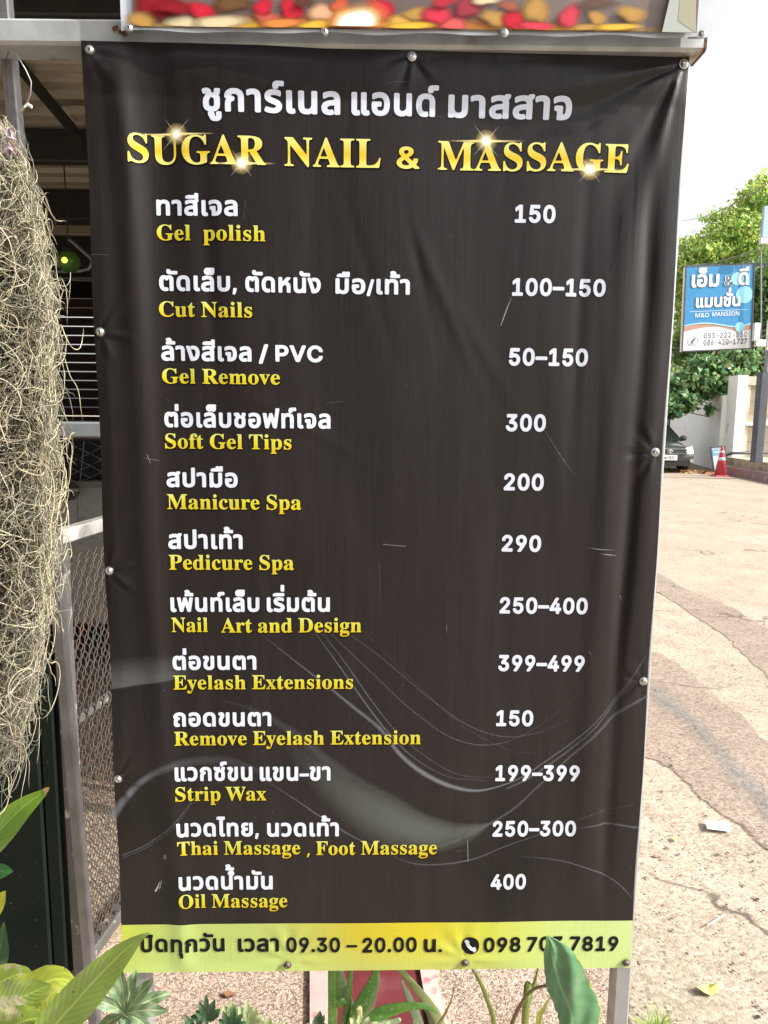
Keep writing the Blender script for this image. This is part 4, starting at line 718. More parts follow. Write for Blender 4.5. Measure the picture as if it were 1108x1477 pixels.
def ubp(px, py, l):
    p = at(px, py, PB - l); return p
bw = mat('printed dark brown ground', (.10, .068, .062), .4, 0, (.17, .13, .115), 6)
pl = [ubp(193, 39, .0062), ubp(1005, 48, .0062)]
q0, q1 = pl[0], pl[1]; zt = zl + HP - .02; zq = (q0[2] + q1[2]) / 2 - .0006
link_mesh('printed_picture', [(q0[0], PB-.0062, q0[2]), (q1[0], PB-.0062, q0[2]), (q1[0], PB-.0062, zt), (q0[0], PB-.0062, zt)], [(0, 1, 2, 3)], bw, upper)
PVx, PFx, PIx = [], [], []
def blob(px, py, rx, ry, col, a=1.0, l=0, seed=0, soft=.35):
    c = ubp(px, py, .0068 + l * .00012); base = len(PVx); n = 22; sx = rx / 860; sz = ry / 860
    rx *= 1.1; ry *= 1.15; R_ = random.Random(seed + px); ph = R_.uniform(0, 6); w = [1 + (.16*math.sin(2*k*2*math.pi/n + ph) + .10*math.sin(3*k*2*math.pi/n + ph*2)) for k in range(n)]
    floor = q0[2] + .0008
    PVx.append((c[0], c[1], max(floor, c[2]))); PIx.append((*[min(1, q*1.12) for q in col], a))
    for rr, aa, dk in ((1-soft, 1, .95), (1, 0, .75)):
        for k in range(n):
            t = 2*math.pi*k/n; PVx.append((c[0] + sx*rr*w[k]*math.cos(t), c[1], max(floor, c[2] + sz*rr*w[k]*math.sin(t)))); PIx.append((*[q*dk for q in col], aa * a))
    for k in range(n):
        PFx.append((base, base+1+k, base+1+(k+1) % n)); PFx.append((base+1+k, base+1+n+k, base+1+n+(k+1) % n, base+1+(k+1) % n))
RD, DR, CR, TN, YL, OR = (.50, .02, .04), (.24, .012, .02), (.62, .52, .32), (.42, .24, .07), (.70, .42, .05), (.65, .22, .06)
bl = [(560, 36, 420, 12, OR, .8), (330, 38, 140, 9, YL, .8), (820, 42, 150, 7, YL, .7), (225, 4, 44, 26, DR), (205, 30, 22, 16, TN), (262, 32, 24, 11, CR), (290, 15, 26, 13, RD), (335, 5, 30, 14, (.14, .07, .03)), (316, 33, 42, 12, CR), (386, 26, 24, 11, (.45, .10, .07)), (380, 10, 18, 12, RD), (421, 14, 22, 16, RD),
      (405, 34, 34, 9, OR), (464, 18, 20, 15, (.62, .36, .22)), (490, 8, 18, 11, (.5, .1, .05)), (455, 37, 30, 8, YL), (500, 30, 34, 15, OR), (551, 12, 22, 16, RD), (578, 34, 28, 11, (.6, .36, .08)), (600, 20, 24, 10, TN), (590, 38, 40, 8, YL), (632, 22, 24, 17, (.55, .04, .07)), (675, 10, 20, 20, (.30, .04, .06)), (715, 26, 24, 13, TN), (655, 36, 26, 9, (.6, .1, .1)),
      (742, 30, 18, 19, RD), (774, 14, 20, 24, TN), (775, 38, 30, 8, (.60, .05, .08)), (822, 24, 20, 18, (.52, .05, .08)), (862, 26, 16, 11, TN), (845, 40, 22, 7, TN), (912, 20, 25, 13, TN), (890, 39, 36, 6, YL), (735, 8, 16, 9, (.3, .1, .06)), (700, 0, 20, 8, CR), (250, 10, 30, 12, DR), (438, 3, 14, 8, (.1, .04, .03)), (640, 3, 20, 8, (.4, .03, .05)), (860, 5, 30, 8, (.12, .07, .05))]
for i, b_ in enumerate(bl): blob(b_[0], b_[1], b_[2], b_[3], b_[4], b_[5] if len(b_) > 5 else 1.0, i, soft=.5 if b_[2] < 100 else .85)
blob(512, 36, 46, 34, (.95, .45, .12), .8, 60, soft=.7); blob(512, 36, 33, 26, (1.0, .85, .45), .95, 62, soft=.4); blob(512, 37, 26, 21, (1.0, .98, .92), 1, 64, soft=.2)
# pale cloth corner
for poly, c_ in ((((955, 46), (1004, 47), (1004, -40), (975, -40)), (.42, .46, .42)), (((978, 30), (1004, 47), (1004, -40), (985, -40)), (.38, .37, .28))):
    base = len(PVx)
    for p in poly:
        c = ubp(p[0], p[1], .0150 if c_[0] > .4 else .0153); PVx.append(tuple(c)); PIx.append((*c_, .9))
    PFx.append((base, base+1, base+2, base+3))
link_mesh('printed_petals', PVx, PFx, None, upper, False, ink=np.array(PIx), mats=[INKA], midx=[0]*len(PFx))
for x, y in ((187, 42), (468, 47), (727, 48), (1012, 50)): screw(x, y, upper, V(0, PB - .006, 0), V(0, -1, 0), .0058)

# ---------------------------------------------------------------- ground
def ground_mat(name, c1, c2, c3, peb=160, dark=(.10, .08, .065), bumpk=.6, crack=True, con=.30):
    m = bpy.data.materials.new(name); m.use_nodes = True; N = m.node_tree.nodes; L = m.node_tree.links; p = N['Principled BSDF']; p.inputs['Roughness'].default_value = .88; p.inputs['Specular IOR Level'].default_value = .25
    tc = N.new('ShaderNodeTexCoord')
    def noise(sc, det=6, ro=.6, vec=None):
        n = N.new('ShaderNodeTexNoise'); n.inputs['Scale'].default_value = sc; n.inputs['Detail'].default_value = det; n.inputs['Roughness'].default_value = ro
        L.new(vec or tc.outputs['Object'], n.inputs['Vector']); return n.outputs[0]
    def rg(src, a, b, c=0, d=1):
        r = N.new('ShaderNodeMapRange'); r.inputs['From Min'].default_value = a; r.inputs['From Max'].default_value = b; r.inputs['To Min'].default_value = c; r.inputs['To Max'].default_value = d; L.new(src, r.inputs['Value']); return r.outputs[0]
    def mix(a, b, f, mode='MIX'):
        x = N.new('ShaderNodeMix'); x.data_type = 'RGBA'; x.blend_type = mode
        for i, q in ((6, a), (7, b)):
            if isinstance(q, tuple): x.inputs[i].default_value = (*q, 1)
            else: L.new(q, x.inputs[i])
        L.new(f, x.inputs[0]) if not isinstance(f, float) else setattr(x.inputs[0], 'default_value', f); return x.outputs[2]
    base = mix(c1, c2, rg(noise(1.3), .38, .62)); base = mix(base, c3, rg(noise(5, 8, .7), .5, .72))
    vo = N.new('ShaderNodeTexVoronoi'); vo.inputs['Scale'].default_value = peb; L.new(tc.outputs['Object'], vo.inputs['Vector'])
    sx = N.new('ShaderNodeSeparateColor'); L.new(vo.outputs['Color'], sx.inputs[0])
    hv = N.new('ShaderNodeHueSaturation'); L.new(base, hv.inputs['Color']); L.new(rg(sx.outputs[0], 0, 1, 1 - con, 1 + con), hv.inputs['Value']); col = hv.outputs[0]
    # stray dark grit
    v2 = N.new('ShaderNodeTexVoronoi'); v2.inputs['Scale'].default_value = peb * .75; L.new(tc.outputs['Object'], v2.inputs['Vector'])
    s2 = N.new('ShaderNodeSeparateColor'); L.new(v2.outputs['Color'], s2.inputs[0])
    gt = N.new('ShaderNodeMath'); gt.operation = 'MULTIPLY'; L.new(rg(s2.outputs[1], .80, .84), gt.inputs[0]); L.new(rg(v2.outputs[0], .42, .30), gt.inputs[1])
    g2 = N.new('ShaderNodeMath'); g2.operation = 'MULTIPLY'; L.new(gt.outputs[0], g2.inputs[0]); L.new(rg(noise(3.1, 3), .42, .60, .15, 1), g2.inputs[1])
    col = mix(col, dark, g2.outputs[0])
    h = N.new('ShaderNodeMath'); h.operation = 'MULTIPLY_ADD'; h.inputs[1].default_value = -.6; L.new(vo.outputs[0], h.inputs[0]); L.new(noise(30, 8, .7), h.inputs[2]); hh = h.outputs[0]
    if crack:
        wv = N.new('ShaderNodeVectorMath'); wv.operation = 'MULTIPLY_ADD'; nn = N.new('ShaderNodeTexNoise'); nn.inputs['Scale'].default_value = 2.2; nn.inputs['Detail'].default_value = 6
        L.new(tc.outputs['Object'], nn.inputs['Vector']); L.new(nn.outputs['Color'], wv.inputs[0]); wv.inputs[1].default_value = (.55, .55, .55); L.new(tc.outputs['Object'], wv.inputs[2])
        vc = N.new('ShaderNodeTexVoronoi'); vc.feature = 'DISTANCE_TO_EDGE'; vc.inputs['Scale'].default_value = .62; L.new(wv.outputs[0], vc.inputs['Vector'])
        ck = N.new('ShaderNodeMath'); ck.operation = 'MULTIPLY'; L.new(rg(vc.outputs[0], .008, .002), ck.inputs[0]); L.new(rg(noise(1.1, 3), .45, .60), ck.inputs[1])
        col = mix(col, dark, ck.outputs[0])
    L.new(col, p.inputs['Base Color'])
    bp_ = N.new('ShaderNodeBump'); bp_.inputs['Strength'].default_value = bumpk; bp_.inputs['Distance'].default_value = .004; L.new(hh, bp_.inputs['Height']); L.new(bp_.outputs[0], p.inputs['Normal'])
    return m
M_ROAD = ground_mat('sun bleached asphalt', (.30, .245, .195), (.35, .29, .23), (.245, .195, .15), 105)
M_PATCH = ground_mat('coarser asphalt patch', (.27, .215, .175), (.24, .19, .155), (.30, .24, .19), 85)
M_SHADE = ground_mat('grey painted shadow', (.20, .21, .22), (.18, .19, .20), (.23, .22, .21), 85)  # blue grey of a shadow on the road, painted as a material
M_PALE = ground_mat('pale concrete apron', (.37, .32, .24), (.31, .26, .20), (.41, .35, .27), 95)
M_WASH = ground_mat('pebble wash', (.33, .245, .195), (.39, .295, .23), (.24, .17, .13), 185, crack=False, bumpk=1.0, con=.60)
link_mesh('ground', [(-400, -400, -.012), (400, -400, -.012), (400, 600, -.012), (-400, 600, -.012)], [(0, 1, 2, 3)], mat('dry earth beyond the street', (.30, .25, .19), .9, 0, (.22, .19, .14), .5), None, kind='structure')
# street: fine undulation so that low light catches it
gx = np.concatenate([np.linspace(-6, -1.2, 20), np.linspace(-1.1, 3.2, 120), np.linspace(3.3, 9.76, 50)]); gy = np.concatenate([np.linspace(-6, 1.0, 24), np.linspace(1.1, 6, 130), np.linspace(6.2, 60, 90)])
X, Y = np.meshgrid(gx, gy)
def gz(x, y): return .004*np.sin(x*1.9+y*.7)+.003*np.sin(y*2.7-x*1.3)+.0018*np.sin(x*9+2*np.sin(y*5))+.0014*np.sin(y*11+x*4)
Z = gz(X, Y); ni, nj = X.shape[1], X.shape[0]
ix = np.arange(ni*nj).reshape(nj, ni); q = np.stack([ix[:-1, :-1], ix[:-1, 1:], ix[1:, 1:], ix[1:, :-1]], -1).reshape(-1, 4)
fast_mesh('road', np.stack([X, Y, Z], -1).reshape(-1, 3), q, M_ROAD, None, smooth=True, kind='structure')
def patch(name, pxs, m, lift=.004, rough=.03, feather=.06):
    """worn patch or painted shadow on the street: surveyed outline, ragged edge, filled on a fine grid that follows the road"""
    P = np.array([atz(a, b, 0)[:2] for a, b in pxs]); out = []; R_ = random.Random(len(pxs) * 31 + int(pxs[0][0])); cen = P.mean(0)
    for i in range(len(P)):
        a, b = P[i], P[(i+1) % len(P)]; L_ = np.hypot(*(b - a)); k_ = max(2, int(L_ / .035)); nr = np.array([-(b-a)[1], (b-a)[0]]) / (L_ + 1e-9); w_ = 0
        for k in range(k_):
            t = k / k_; w_ = .7*w_ + R_.uniform(-1, 1) * rough * .45; out.append(a + (b - a) * t + nr * w_ * min(1, 6*t*(1-t) + .1))
    o = np.array(out) * 1000; area = 0.5*np.sum(o[:, 0]*np.roll(o[:, 1], -1) - np.roll(o[:, 0], -1)*o[:, 1])
    vs, fs = glyph(name + str(pxs[0]), 0.0, max(14.0, math.sqrt(abs(area)) / 90), [o if area > 0 else o[::-1]]); vs = vs / 1000
    A_, B_ = o / 1000, np.roll(o, -1, 0) / 1000; d_ = (B_ - A_)[None]; q_ = vs[:, None] - A_[None]; t_ = np.clip((q_ * d_).sum(-1) / ((d_ * d_).sum(-1) + 1e-9), 0, 1)
    dist = np.sqrt(((q_ - t_[..., None] * d_) ** 2).sum(-1)).min(1); cov = np.clip(dist / feather, 0, 1)
    return link_mesh(name, np.stack([vs[:, 0], vs[:, 1], gz(vs[:, 0], vs[:, 1]) + lift], 1), fs, m, None, True, kind='structure', ink=np.stack([cov, cov, cov, np.ones_like(cov)], 1))
def worn(m, soft=.35, top=1.0):
    """let a worn patch or painted shadow thin out to the road below it"""
    N = m.node_tree.nodes; L = m.node_tree.links; a = N.new('ShaderNodeVertexColor'); a.layer_name = 'ink'; tc = N.new('ShaderNodeTexCoord'); n = N.new('ShaderNodeTexNoise'); n.inputs['Scale'].default_value = 28; n.inputs['Detail'].default_value = 8; n.inputs['Roughness'].default_value = .75
    L.new(tc.outputs['Object'], n.inputs['Vector']); ad = N.new('ShaderNodeMath'); ad.operation = 'ADD'; L.new(a.outputs['Color'], ad.inputs[0]); L.new(n.outputs[0], ad.inputs[1])
    r = N.new('ShaderNodeMapRange'); r.inputs['From Min'].default_value = .62; r.inputs['From Max'].default_value = .62 + soft; r.inputs['To Max'].default_value = top; L.new(ad.outputs[0], r.inputs['Value'])
    t = N.new('ShaderNodeBsdfTransparent'); x = N.new('ShaderNodeMixShader'); L.new(r.outputs[0], x.inputs[0]); L.new(t.outputs[0], x.inputs[1]); L.new(N['Principled BSDF'].outputs[0], x.inputs[2]); L.new(x.outputs[0], N['Material Output'].inputs['Surface'])
worn(M_PATCH, .25, .9); worn(M_SHADE, .8, .75); worn(M_PALE, .3, .9)  # M_SHADE is the painted shadow, thinned out the same way, not wear
patch('road_patch', [(918, 828), (950, 826), (990, 850), (1040, 868), (1108, 905), (1190, 950), (1230, 1060), (1150, 1020), (1075, 950), (1040, 915), (1000, 890), (950, 856), (915, 845)], M_PATCH)
patch('pavement_apron', [(905, 1500), (900, 1340), (940, 1330), (985, 1365), (1010, 1400), (1060, 1450), (1100, 1500)], M_PALE, .007)
patch('road_patch', [(905, 942), (950, 940), (985, 962), (1030, 1000), (1085, 1045), (1150, 1110), (1220, 1190), (1225, 1250), (1108, 1230), (1030, 1170), (965, 1110), (905, 1080)], M_PATCH, .005)
patch('painted_road_shadow', [(925, 975), (965, 990), (1010, 1030), (1060, 1080), (1108, 1125), (1180, 1190), (1180, 1260), (1100, 1200), (1040, 1130), (985, 1060), (925, 1010)], M_SHADE, .010, .02, .22)  # soft road shadow painted as a thin feathered sheet
link_mesh('yard_floor', [(-6, 2.0, .012), (-.55, 2.0, .012), (-.55, 9.4, .012), (-6, 9.4, .012)], [(0, 1, 2, 3)], ground_mat('yard concrete', (.33, .25, .18), (.38, .29, .21), (.25, .19, .14), 210, crack=False, con=.3), None, kind='structure')
link_mesh('pebble_pavement', [(-3, 1.0, .010), (.62, 1.0, .010), (.72, 2.9, .010), (-3, 2.9, .010)], [(0, 1, 2, 3)], M_WASH, None, kind='structure')
# loose grit and pebbles
n = 6000; px_ = rng.uniform(.45, 3.0, n); py_ = 1.5 + 5.5 * rng.uniform(0, 1, n)**1.6; sz = rng.gamma(2.2, .0011, n) + .0010
oct_ = np.array([(1,0,0),(0,1,0),(-1,0,0),(0,-1,0),(.3,.2,.7),(-.2,-.1,-.4)]); of = np.array([(0,1,4),(1,2,4),(2,3,4),(3,0,4)])
ang = rng.uniform(0, 6.3, n); ca, sa = np.cos(ang), np.sin(ang); jit = 1 + rng.uniform(-.35, .35, (n, 6, 3)); o = oct_[None] * jit * sz[:, None, None] * V(1.2, .9, .6)
ox = o[..., 0]*ca[:, None] - o[..., 1]*sa[:, None]; oy = o[..., 0]*sa[:, None] + o[..., 1]*ca[:, None]
vv_ = np.stack([ox + px_[:, None], oy + py_[:, None], o[..., 2] + gz(px_, py_)[:, None] + .006], -1).reshape(-1, 3); ff_ = (of[None] + 6*np.arange(n)[:, None, None]).reshape(-1, 3)
fast_mesh('loose_grit', vv_, ff_, mat('grit', (.13, .10, .075), .9, island=.8), None, nper=3, kind='stuff', label='loose dark grit scattered over the sunlit street')

# ---------------------------------------------------------------- litter on the street
def flat_bit(name, label, cat, pts, m, h=.012, curl=.004):
    P = [atz(a, b, 0) for a, b in pts]; z0 = max(gz(p[0], p[1]) for p in P) + .012; c = sum(P) / len(P); mb = MB()
    vs = [p + V(0, 0, z0 + curl * math.sin(i * 2.1 + 1) + curl) for i, p in enumerate(P)]; k = len(vs)
    top = vs + [c + V(0, 0, z0 + curl * .5)]; bot = [v - V(0, 0, h * .15) for v in top]
    mb.add(top + bot, [(i, (i+1) % k, k) for i in range(k)] + [(k+1+(i+1) % k, k+1+i, 2*k+1) for i in range(k)] + [(i, k+1+i, k+1+(i+1) % k, (i+1) % k) for i in range(k)])
    return mb.build(name, m, None, label=label, cat=cat)
flat_bit('paper_scrap', 'white rectangular paper scrap lying on the street', 'paper', [(1016, 1187), (1051, 1190), (1055, 1202), (1020, 1200)], mat('paper', (.66, .64, .68), .7, 0, (.5, .48, .52), 60))
flat_bit('fallen_leaf', 'yellow fallen leaf curled on the pavement beside the right post', 'leaf', [(1004, 1435), (1012, 1428), (1022, 1425), (1034, 1429), (1035, 1437), (1026, 1441), (1014, 1442)], mat('yellow dead leaf', (.62, .48, .16), .6, 0, (.5, .42, .10), 40), curl=.008)
flat_bit('fallen_leaf', 'tiny ochre leaf on the street left of the paper scrap', 'leaf', [(970, 1210), (975, 1208), (979, 1213), (975, 1216)], mat('ochre dead leaf', (.55, .38, .12), .6), curl=.003)
flat_bit('fallen_leaf', 'small curled brown leaf on the gravel beside the left leg of the board', 'leaf', [(322, 1442), (330, 1437), (341, 1440), (336, 1447), (327, 1447)], mat('brown dead leaf', (.16, .07, .03), .7), curl=.008)
flat_bit('fallen_leaf', 'dark leaf fragment on the gravel just under the left end of the green band', 'leaf', [(212, 1404), (217, 1401), (222, 1405), (216, 1409)], bpy.data.materials['brown dead leaf'], curl=.005)
MB().tube([atz(1020, 1334, .016), atz(1033, 1327, .018), atz(1046, 1319, .016)], [.0022, .003, .002], 7).build('stick', mat('peeled stick', (.55, .47, .42), .7, 0, (.35, .28, .22), 80), None, label='short pale stick lying on the street near the board', cat='stick')
MB().tube([atz(1075, 1179, .014), atz(1084, 1188, .016), atz(1092, 1198, .014)], [.0014, .0016, .0014], 6).build('drinking_straw', mat('faded straw', (.6, .58, .56), .6), None, label='thin white straw on the grey painted shadow of the street', cat='straw')

# ---------------------------------------------------------------- open shed and yard on the left
shed = thing('shed', 'open shed with corrugated roof and dark timber purlins behind the board', 'shed', (-2.5, 5, 0))
M_SHEET = mat('old zinc sheet underside', (.50, .46, .36), .62, .15, (.30, .27, .21), 3.0, bump=.4, bscale=30, stretch=(.25, 1, 1), col3=(.11, .08, .055), scale3=6, lo3=.58, hi3=.72)
M_BLK = mat('black painted steel', (.018, .018, .017), .55, 0, (.03, .027, .022), 20)
M_PALEWOOD = mat('pale batten', (.42, .36, .24), .7, 0, (.30, .25, .17), 12, stretch=(.2, 4, 4))
RZ = 2.9
def roof_sheet(x0, x1, y0, y1, z0, pitch=.15, dep=.028):
    prof = []; y = y0
    while y < y1:
        prof += [(y, 0), (y + pitch*.42, 0), (y + pitch*.52, dep), (y + pitch*.9, dep)]; y += pitch
    vs = [(x, a, z0 + b + (a - y0) * .0) for x in (x0, x1) for a, b in prof]; k = len(prof)
    return link_mesh('roof_sheet', vs + [(a, b, c + .004) for a, b, c in vs], [(i, i+1, k+i+1, k+i) for i in range(k-1)] + [(2*k+i+1, 2*k+i, 3*k+i, 3*k+i+1) for i in range(k-1)], M_SHEET, shed)
xe = -6.0
for i in range(7):
    roof_sheet(-6 + i*.92, -6 + (i+1)*.92 + .04, 1.75, 9.2, RZ + .006*(i % 2))
for i, (y, w, h, m) in enumerate(((2.30, .05, .09, M_BLK), (3.40, .06, .14, M_BLK), (3.62, .05, .05, M_PALEWOOD), (4.30, .07, .16, M_BLK), (4.62, .06, .10, M_BLK), (4.95, .05, .07, M_PALEWOOD), (5.40, .06, .20, M_BLK), (6.1, .05, .16, M_BLK), (6.6, .05, .07, M_PALEWOOD), (7.2, .06, .16, M_BLK), (8.1, .06, .12, M_BLK))):
    MB().bar((-6, y, RZ - h/2 - .006), (.44, y, RZ - h/2 - .006), w, h).build('purlin', m, shed)
MB().bar(at(22, 88, 2.75), at(116, 200, 3.25), .035, .035).build('brace', M_BLK, shed)
for x, y in ((-2.2, 2.3), (-2.35, 8.9), (.40, 2.9), (.40, 9.0)):
    MB().bar((x, y, 0), (x, y, RZ - .01), .08, .08, up=(0, 1, 0)).build('post', M_BLK, shed)
# unseen wall added to keep sun out of the shed, hidden by the board
M_PLAS = mat('stained plaster', (.30, .27, .23), .85, 0, (.22, .20, .17), 2.5)
sun_block = MB().box((.46, 2.5, 0), (.60, 9.3, 3.2)).build('side_wall', M_PLAS, None, label='unseen plaster wall added right of the shed to block the sun', cat='wall')
lw = MB().box((-6.3, 1.9, 0), (-6.15, 9.3, 3.2)).build('side_wall', M_PLAS, None, label='plain plaster wall closing the left side of the yard', cat='wall')
# louvred screen
scr = thing('louvre_screen', 'reddish brown slatted screen with thin bright gaps behind the yard', 'screen', (-2.6, 6.4, 0))
M_SLAT = mat('dark red brown slat', (.060, .026, .018), .6, 0, (.035, .016, .012), 12, stretch=(.3, 5, 5))
z = .70
while z < 2.62:
    MB().bar((-6.1, 6.4, z), (.40, 6.4, z), .02, .069, c=.08).build('slat', M_SLAT, scr); z += .078
for x in (-5.2, -3.6, -2.32, -1.2, .3): MB().box((x, 6.43, 0), (x + .04, 6.47, 2.6)).build('upright', M_BLK, scr)
MB().box((-6.1, 6.38, 0), (.4, 6.44, .66)).build('kick_board', M_BLK, scr)
# hanging glass lamp
lc = at(99, 378, 3.7)
lamp = thing('hanging_lamp', 'green glass globe lamp with a yellow glow hanging under the shed roof', 'lamp', lc)
mg = mat('green glass shade', (.10, .26, .10), .15, 0, (.16, .30, .06), 22, trans=.55, coat=.4)
MB().lathe(lc, [(.018, .052), (.036, .044), (.052, .02), (.056, -.004), (.050, -.026), (.034, -.043), (.012, -.052), (.001, -.053)], n=20).build('shade', mg, lamp, smooth=True)
mbulb = bpy.data.materials.new('lit yellow bulb'); mbulb.use_nodes = True; pb_ = mbulb.node_tree.nodes['Principled BSDF']; pb_.inputs['Base Color'].default_value = (.9, .7, .1, 1); pb_.inputs['Emission Color'].default_value = (1, .72, .08, 1); pb_.inputs['Emission Strength'].default_value = 1.4
MB().lathe(lc + V(.005, -.057, -.002), [(.001, .014), (.010, .010), (.014, 0), (.010, -.010), (.001, -.014)], n=12).build('bulb', mbulb, lamp, smooth=True)
MB().tube([lc + V(0, 0, .05), lc + V(.004, 0, .3), (lc[0], lc[1], RZ - .02)], .0035, 6).build('cord', M_BLK, lamp)
MB().lathe(lc + V(0, 0, .05), [(.020, 0), (.024, .012), (.012, .03), (.004, .034)], n=12).build('cap', M_BLK, lamp)
pipe = MB().tube([at(98, 345, 3.9), at(104, 348, 3.9), at(131, 372, 3.9), at(133, 380, 3.9), at(128, 388, 3.9), at(114, 391, 3.9), at(80, 392, 3.9)], .009, 8).build('conduit_pipe', M_ALU2, None, label='bent grey conduit pipe under the shed roof near the green lamp', cat='pipe', smooth=True)
# steel cross rail and its post
rail = thing('steel_rail', 'pale grey horizontal steel rail crossing in front of the yard fence', 'rail', at(100, 620, 2.6))
ra_ = at(-80, 620, 2.6); rb_ = at(150, 620, 2.6); ra_[2] = rb_[2]
MB().bar(ra_, rb_ + V(.45, 0, 0), .05, .056).build('tube', mat('pale painted rail', (.30, .33, .34), .5, .2, (.22, .24, .25), 6, bump=.1), rail)
MB().bar((rb_[0] + .40, 2.6, 0), (rb_[0] + .40, 2.6, rb_[2] - .03), .05, .05, up=(0, 1, 0)).build('support', M_ALU2, rail)

# chain link fence
fen = thing('chain_link_fence', 'chain link fence of dark wire between the rail and the parked pickup', 'fence', (-1.6, 2.75, 0))
pitch = .047; paths = []; W0, W1, H0, H1 = -2.6, -.62, .05, 1.55
nz = int((H1 - H0) / (pitch/2)) + 1; nx_ = int((W1 - W0) / pitch)
for i in range(nx_):
    k = np.arange(nz); paths.append(np.stack([W0 + i*pitch + np.where((k + i) % 2 == 0, 0, pitch) , 2.75 + np.where(k % 2 == 0, -.002, .002), H0 + k*pitch/2], 1))
v_, f_ = tubes_np(np.array(paths), np.full((nx_, nz), .0015), 3)
fast_mesh('wire_mesh', v_, f_, mat('dull fence wire', (.10, .10, .09), .5, .6), fen, kind='stuff')
MB().tube([(W0, 2.75, H1), (W1, 2.75, H1)], .016, 8).build('top_tube', M_BLK, fen)
for x in (W0, W1): MB().tube([(x, 2.75, 0), (x, 2.75, H1 + .03)], .018, 8).build('post', M_BLK, fen)
tw = at(118, 680, 2.7); MB().tube([at(121, 636, 2.7), at(119, 660, 2.7), at(116, 690, 2.7), at(112, 720, 2.7), at(112, 760, 2.7)], .0016, 5).build('loose_wire', M_BLK, fen)

# open gate of expanded metal
gf = V(-.868, 1.869, 0); gtop = 1.293; gdir = at(150, 752, 2.1) * V(1, 1, 0) - gf; gdir /= np.linalg.norm(gdir)
gate = thing('metal_gate', 'open yard gate of rusty expanded metal in a grey steel frame', 'gate', gf)
M_GATE = mat('scuffed grey gate frame', (.11, .105, .10), .6, .3, (.085, .08, .075), 8, bump=.35, bscale=120, col3=(.36, .34, .32), scale3=30, lo3=.60, hi3=.7)
GL_ = 1.05
MB().bar(gf + V(0, 0, .03), gf + V(0, 0, gtop), .040, .030, up=-gdir).build('frame_post', M_GATE, gate)
MB().bar(gf + gdir*GL_ + V(0, 0, .03), gf + gdir*GL_ + V(0, 0, gtop), .040, .030, up=-gdir).build('frame_post', M_GATE, gate)
MB().bar(gf + V(0, 0, .05), gf + gdir*(GL_ + .02) + V(0, 0, .05), .04, .04).build('frame_rail', M_GATE, gate)
for z_ in (gtop + .021,): MB().bar(gf + V(0, 0, z_) - gdir*.015, gf + gdir*(GL_ + .02) + V(0, 0, z_), .04, .04).build('frame_rail', mat('gate rail with painted sunlight', (.55, .53, .48), .5, .4, (.22, .21, .20), 12, bump=.25, bscale=100), gate)  # top rail paler than the other bars: sunlight painted into its colour
MB().bar(gf + gdir*.02 + V(0, 0, .78), gf + gdir*(GL_ - .02) + V(0, 0, .78), .012, .025).build('middle_bar', M_GATE, gate)
for lay, (offx, ph) in enumerate(((.010, 0), (-.012, .4))):
    px2, pz = .022, .066; paths = []
    nn_ = int(GL_ / px2); kk = int(1.22 / (pz/2))
    k = np.arange(2 * kk)
    for i in range(1, nn_):
        sgn = 1 if i % 2 else -1
        q_ = (k // 2 + (k % 2)) ; side = np.where((q_ % 2) == 0, 1, -1) * sgn
        zz = .06 + pz/2 * (k // 2) + np.where(k % 2, pz*.30, 0) + ph*.03
        c_ = gf[None] + gdir[None] * (i * px2 + side * px2*.46)[:, None]; c_[:, 0] += offx; c_[:, 2] = zz
        paths.append(c_)
    paths = np.array(paths); v_, f_ = tubes_np(paths, np.full(paths.shape[:2], .0021), 4)
    fast_mesh('expanded_mesh', v_, f_, mat('rusty expanded metal', (.095, .082, .072), .7, .35, (.055, .045, .038), 18, col3=(.13, .075, .05), scale3=9, lo3=.58, hi3=.66), gate, kind='stuff')

# dark green board / post standing in front of the gate
gb = thing('dark_green_column', 'blackish green painted square column behind the hanging moss', 'column', (-.99, 1.9, 0))
M_GRN = mat('blackish green paint', (.005, .010, .007), .6, 0, (.009, .014, .010), 7, spec=.12, rough2=.7, bump=.12, bscale=25, col3=(.09, .10, .09), scale3=70, lo3=.70, hi3=.74)
MB().bar((-1.035, 1.90, 0), (-1.035, 1.90, 2.18), .175, .10, up=(0, -1, 0), c=.06).build('shaft', M_GRN, gb)
MB().bar((-.925, 1.885, 0), (-.925, 1.885, 2.18), .040, .06, up=(0, -1, 0)).build('edge_trim', M_GRN, gb)

# thin light steel post in front, leaning, with cable
pt = thing('thin_steel_post', 'slim pale steel post leaning behind the hanging moss at far left', 'post', at(12, 0, 1.31))
pa, pb2 = at(3, -70, 1.30), at(14, 100, 1.31); pdir = (at(72, 740, 1.36) - at(9, 30, 1.31)); p_top = at(9, 30, 1.31) - pdir * .35; p_bot = at(9, 30, 1.31) + pdir * (1.9)
k_ = (p_top[2] - 0.02) / (p_top[2] - p_bot[2]); p_bot = p_top + (p_bot - p_top) * k_
MB().bar(p_top, p_bot, .022, .022, up=(0, -1, 0)).build('tube', mat('whitish galvanised tube', (.30, .30, .31), .5, .3, (.18, .175, .17), 9, bump=.1, col3=(.40, .16, .08), scale3=5, lo3=.66, hi3=.76), pt)
cb = MB(); cb.tube([at(15, 66, 1.27), at(26, 82, 1.27), at(37, 100, 1.26), at(45, 118, 1.26), at(44, 135, 1.27), at(38, 150, 1.28), at(31, 163, 1.30)], .0011, 6)
cb.build('cable', mat('grey cable', (.42, .40, .38), .6), None, label='thin grey cable looping off the leaning steel post', cat='cable', smooth=True)
cb = MB(); cb.tube([at(17, 62, 1.28), at(9, 85, 1.28), at(9, 110, 1.28), at(12, 140, 1.28), at(22, 160, 1.27), at(32, 175, 1.27), at(37, 200, 1.26), at(46, 232, 1.2)], .0007, 5)
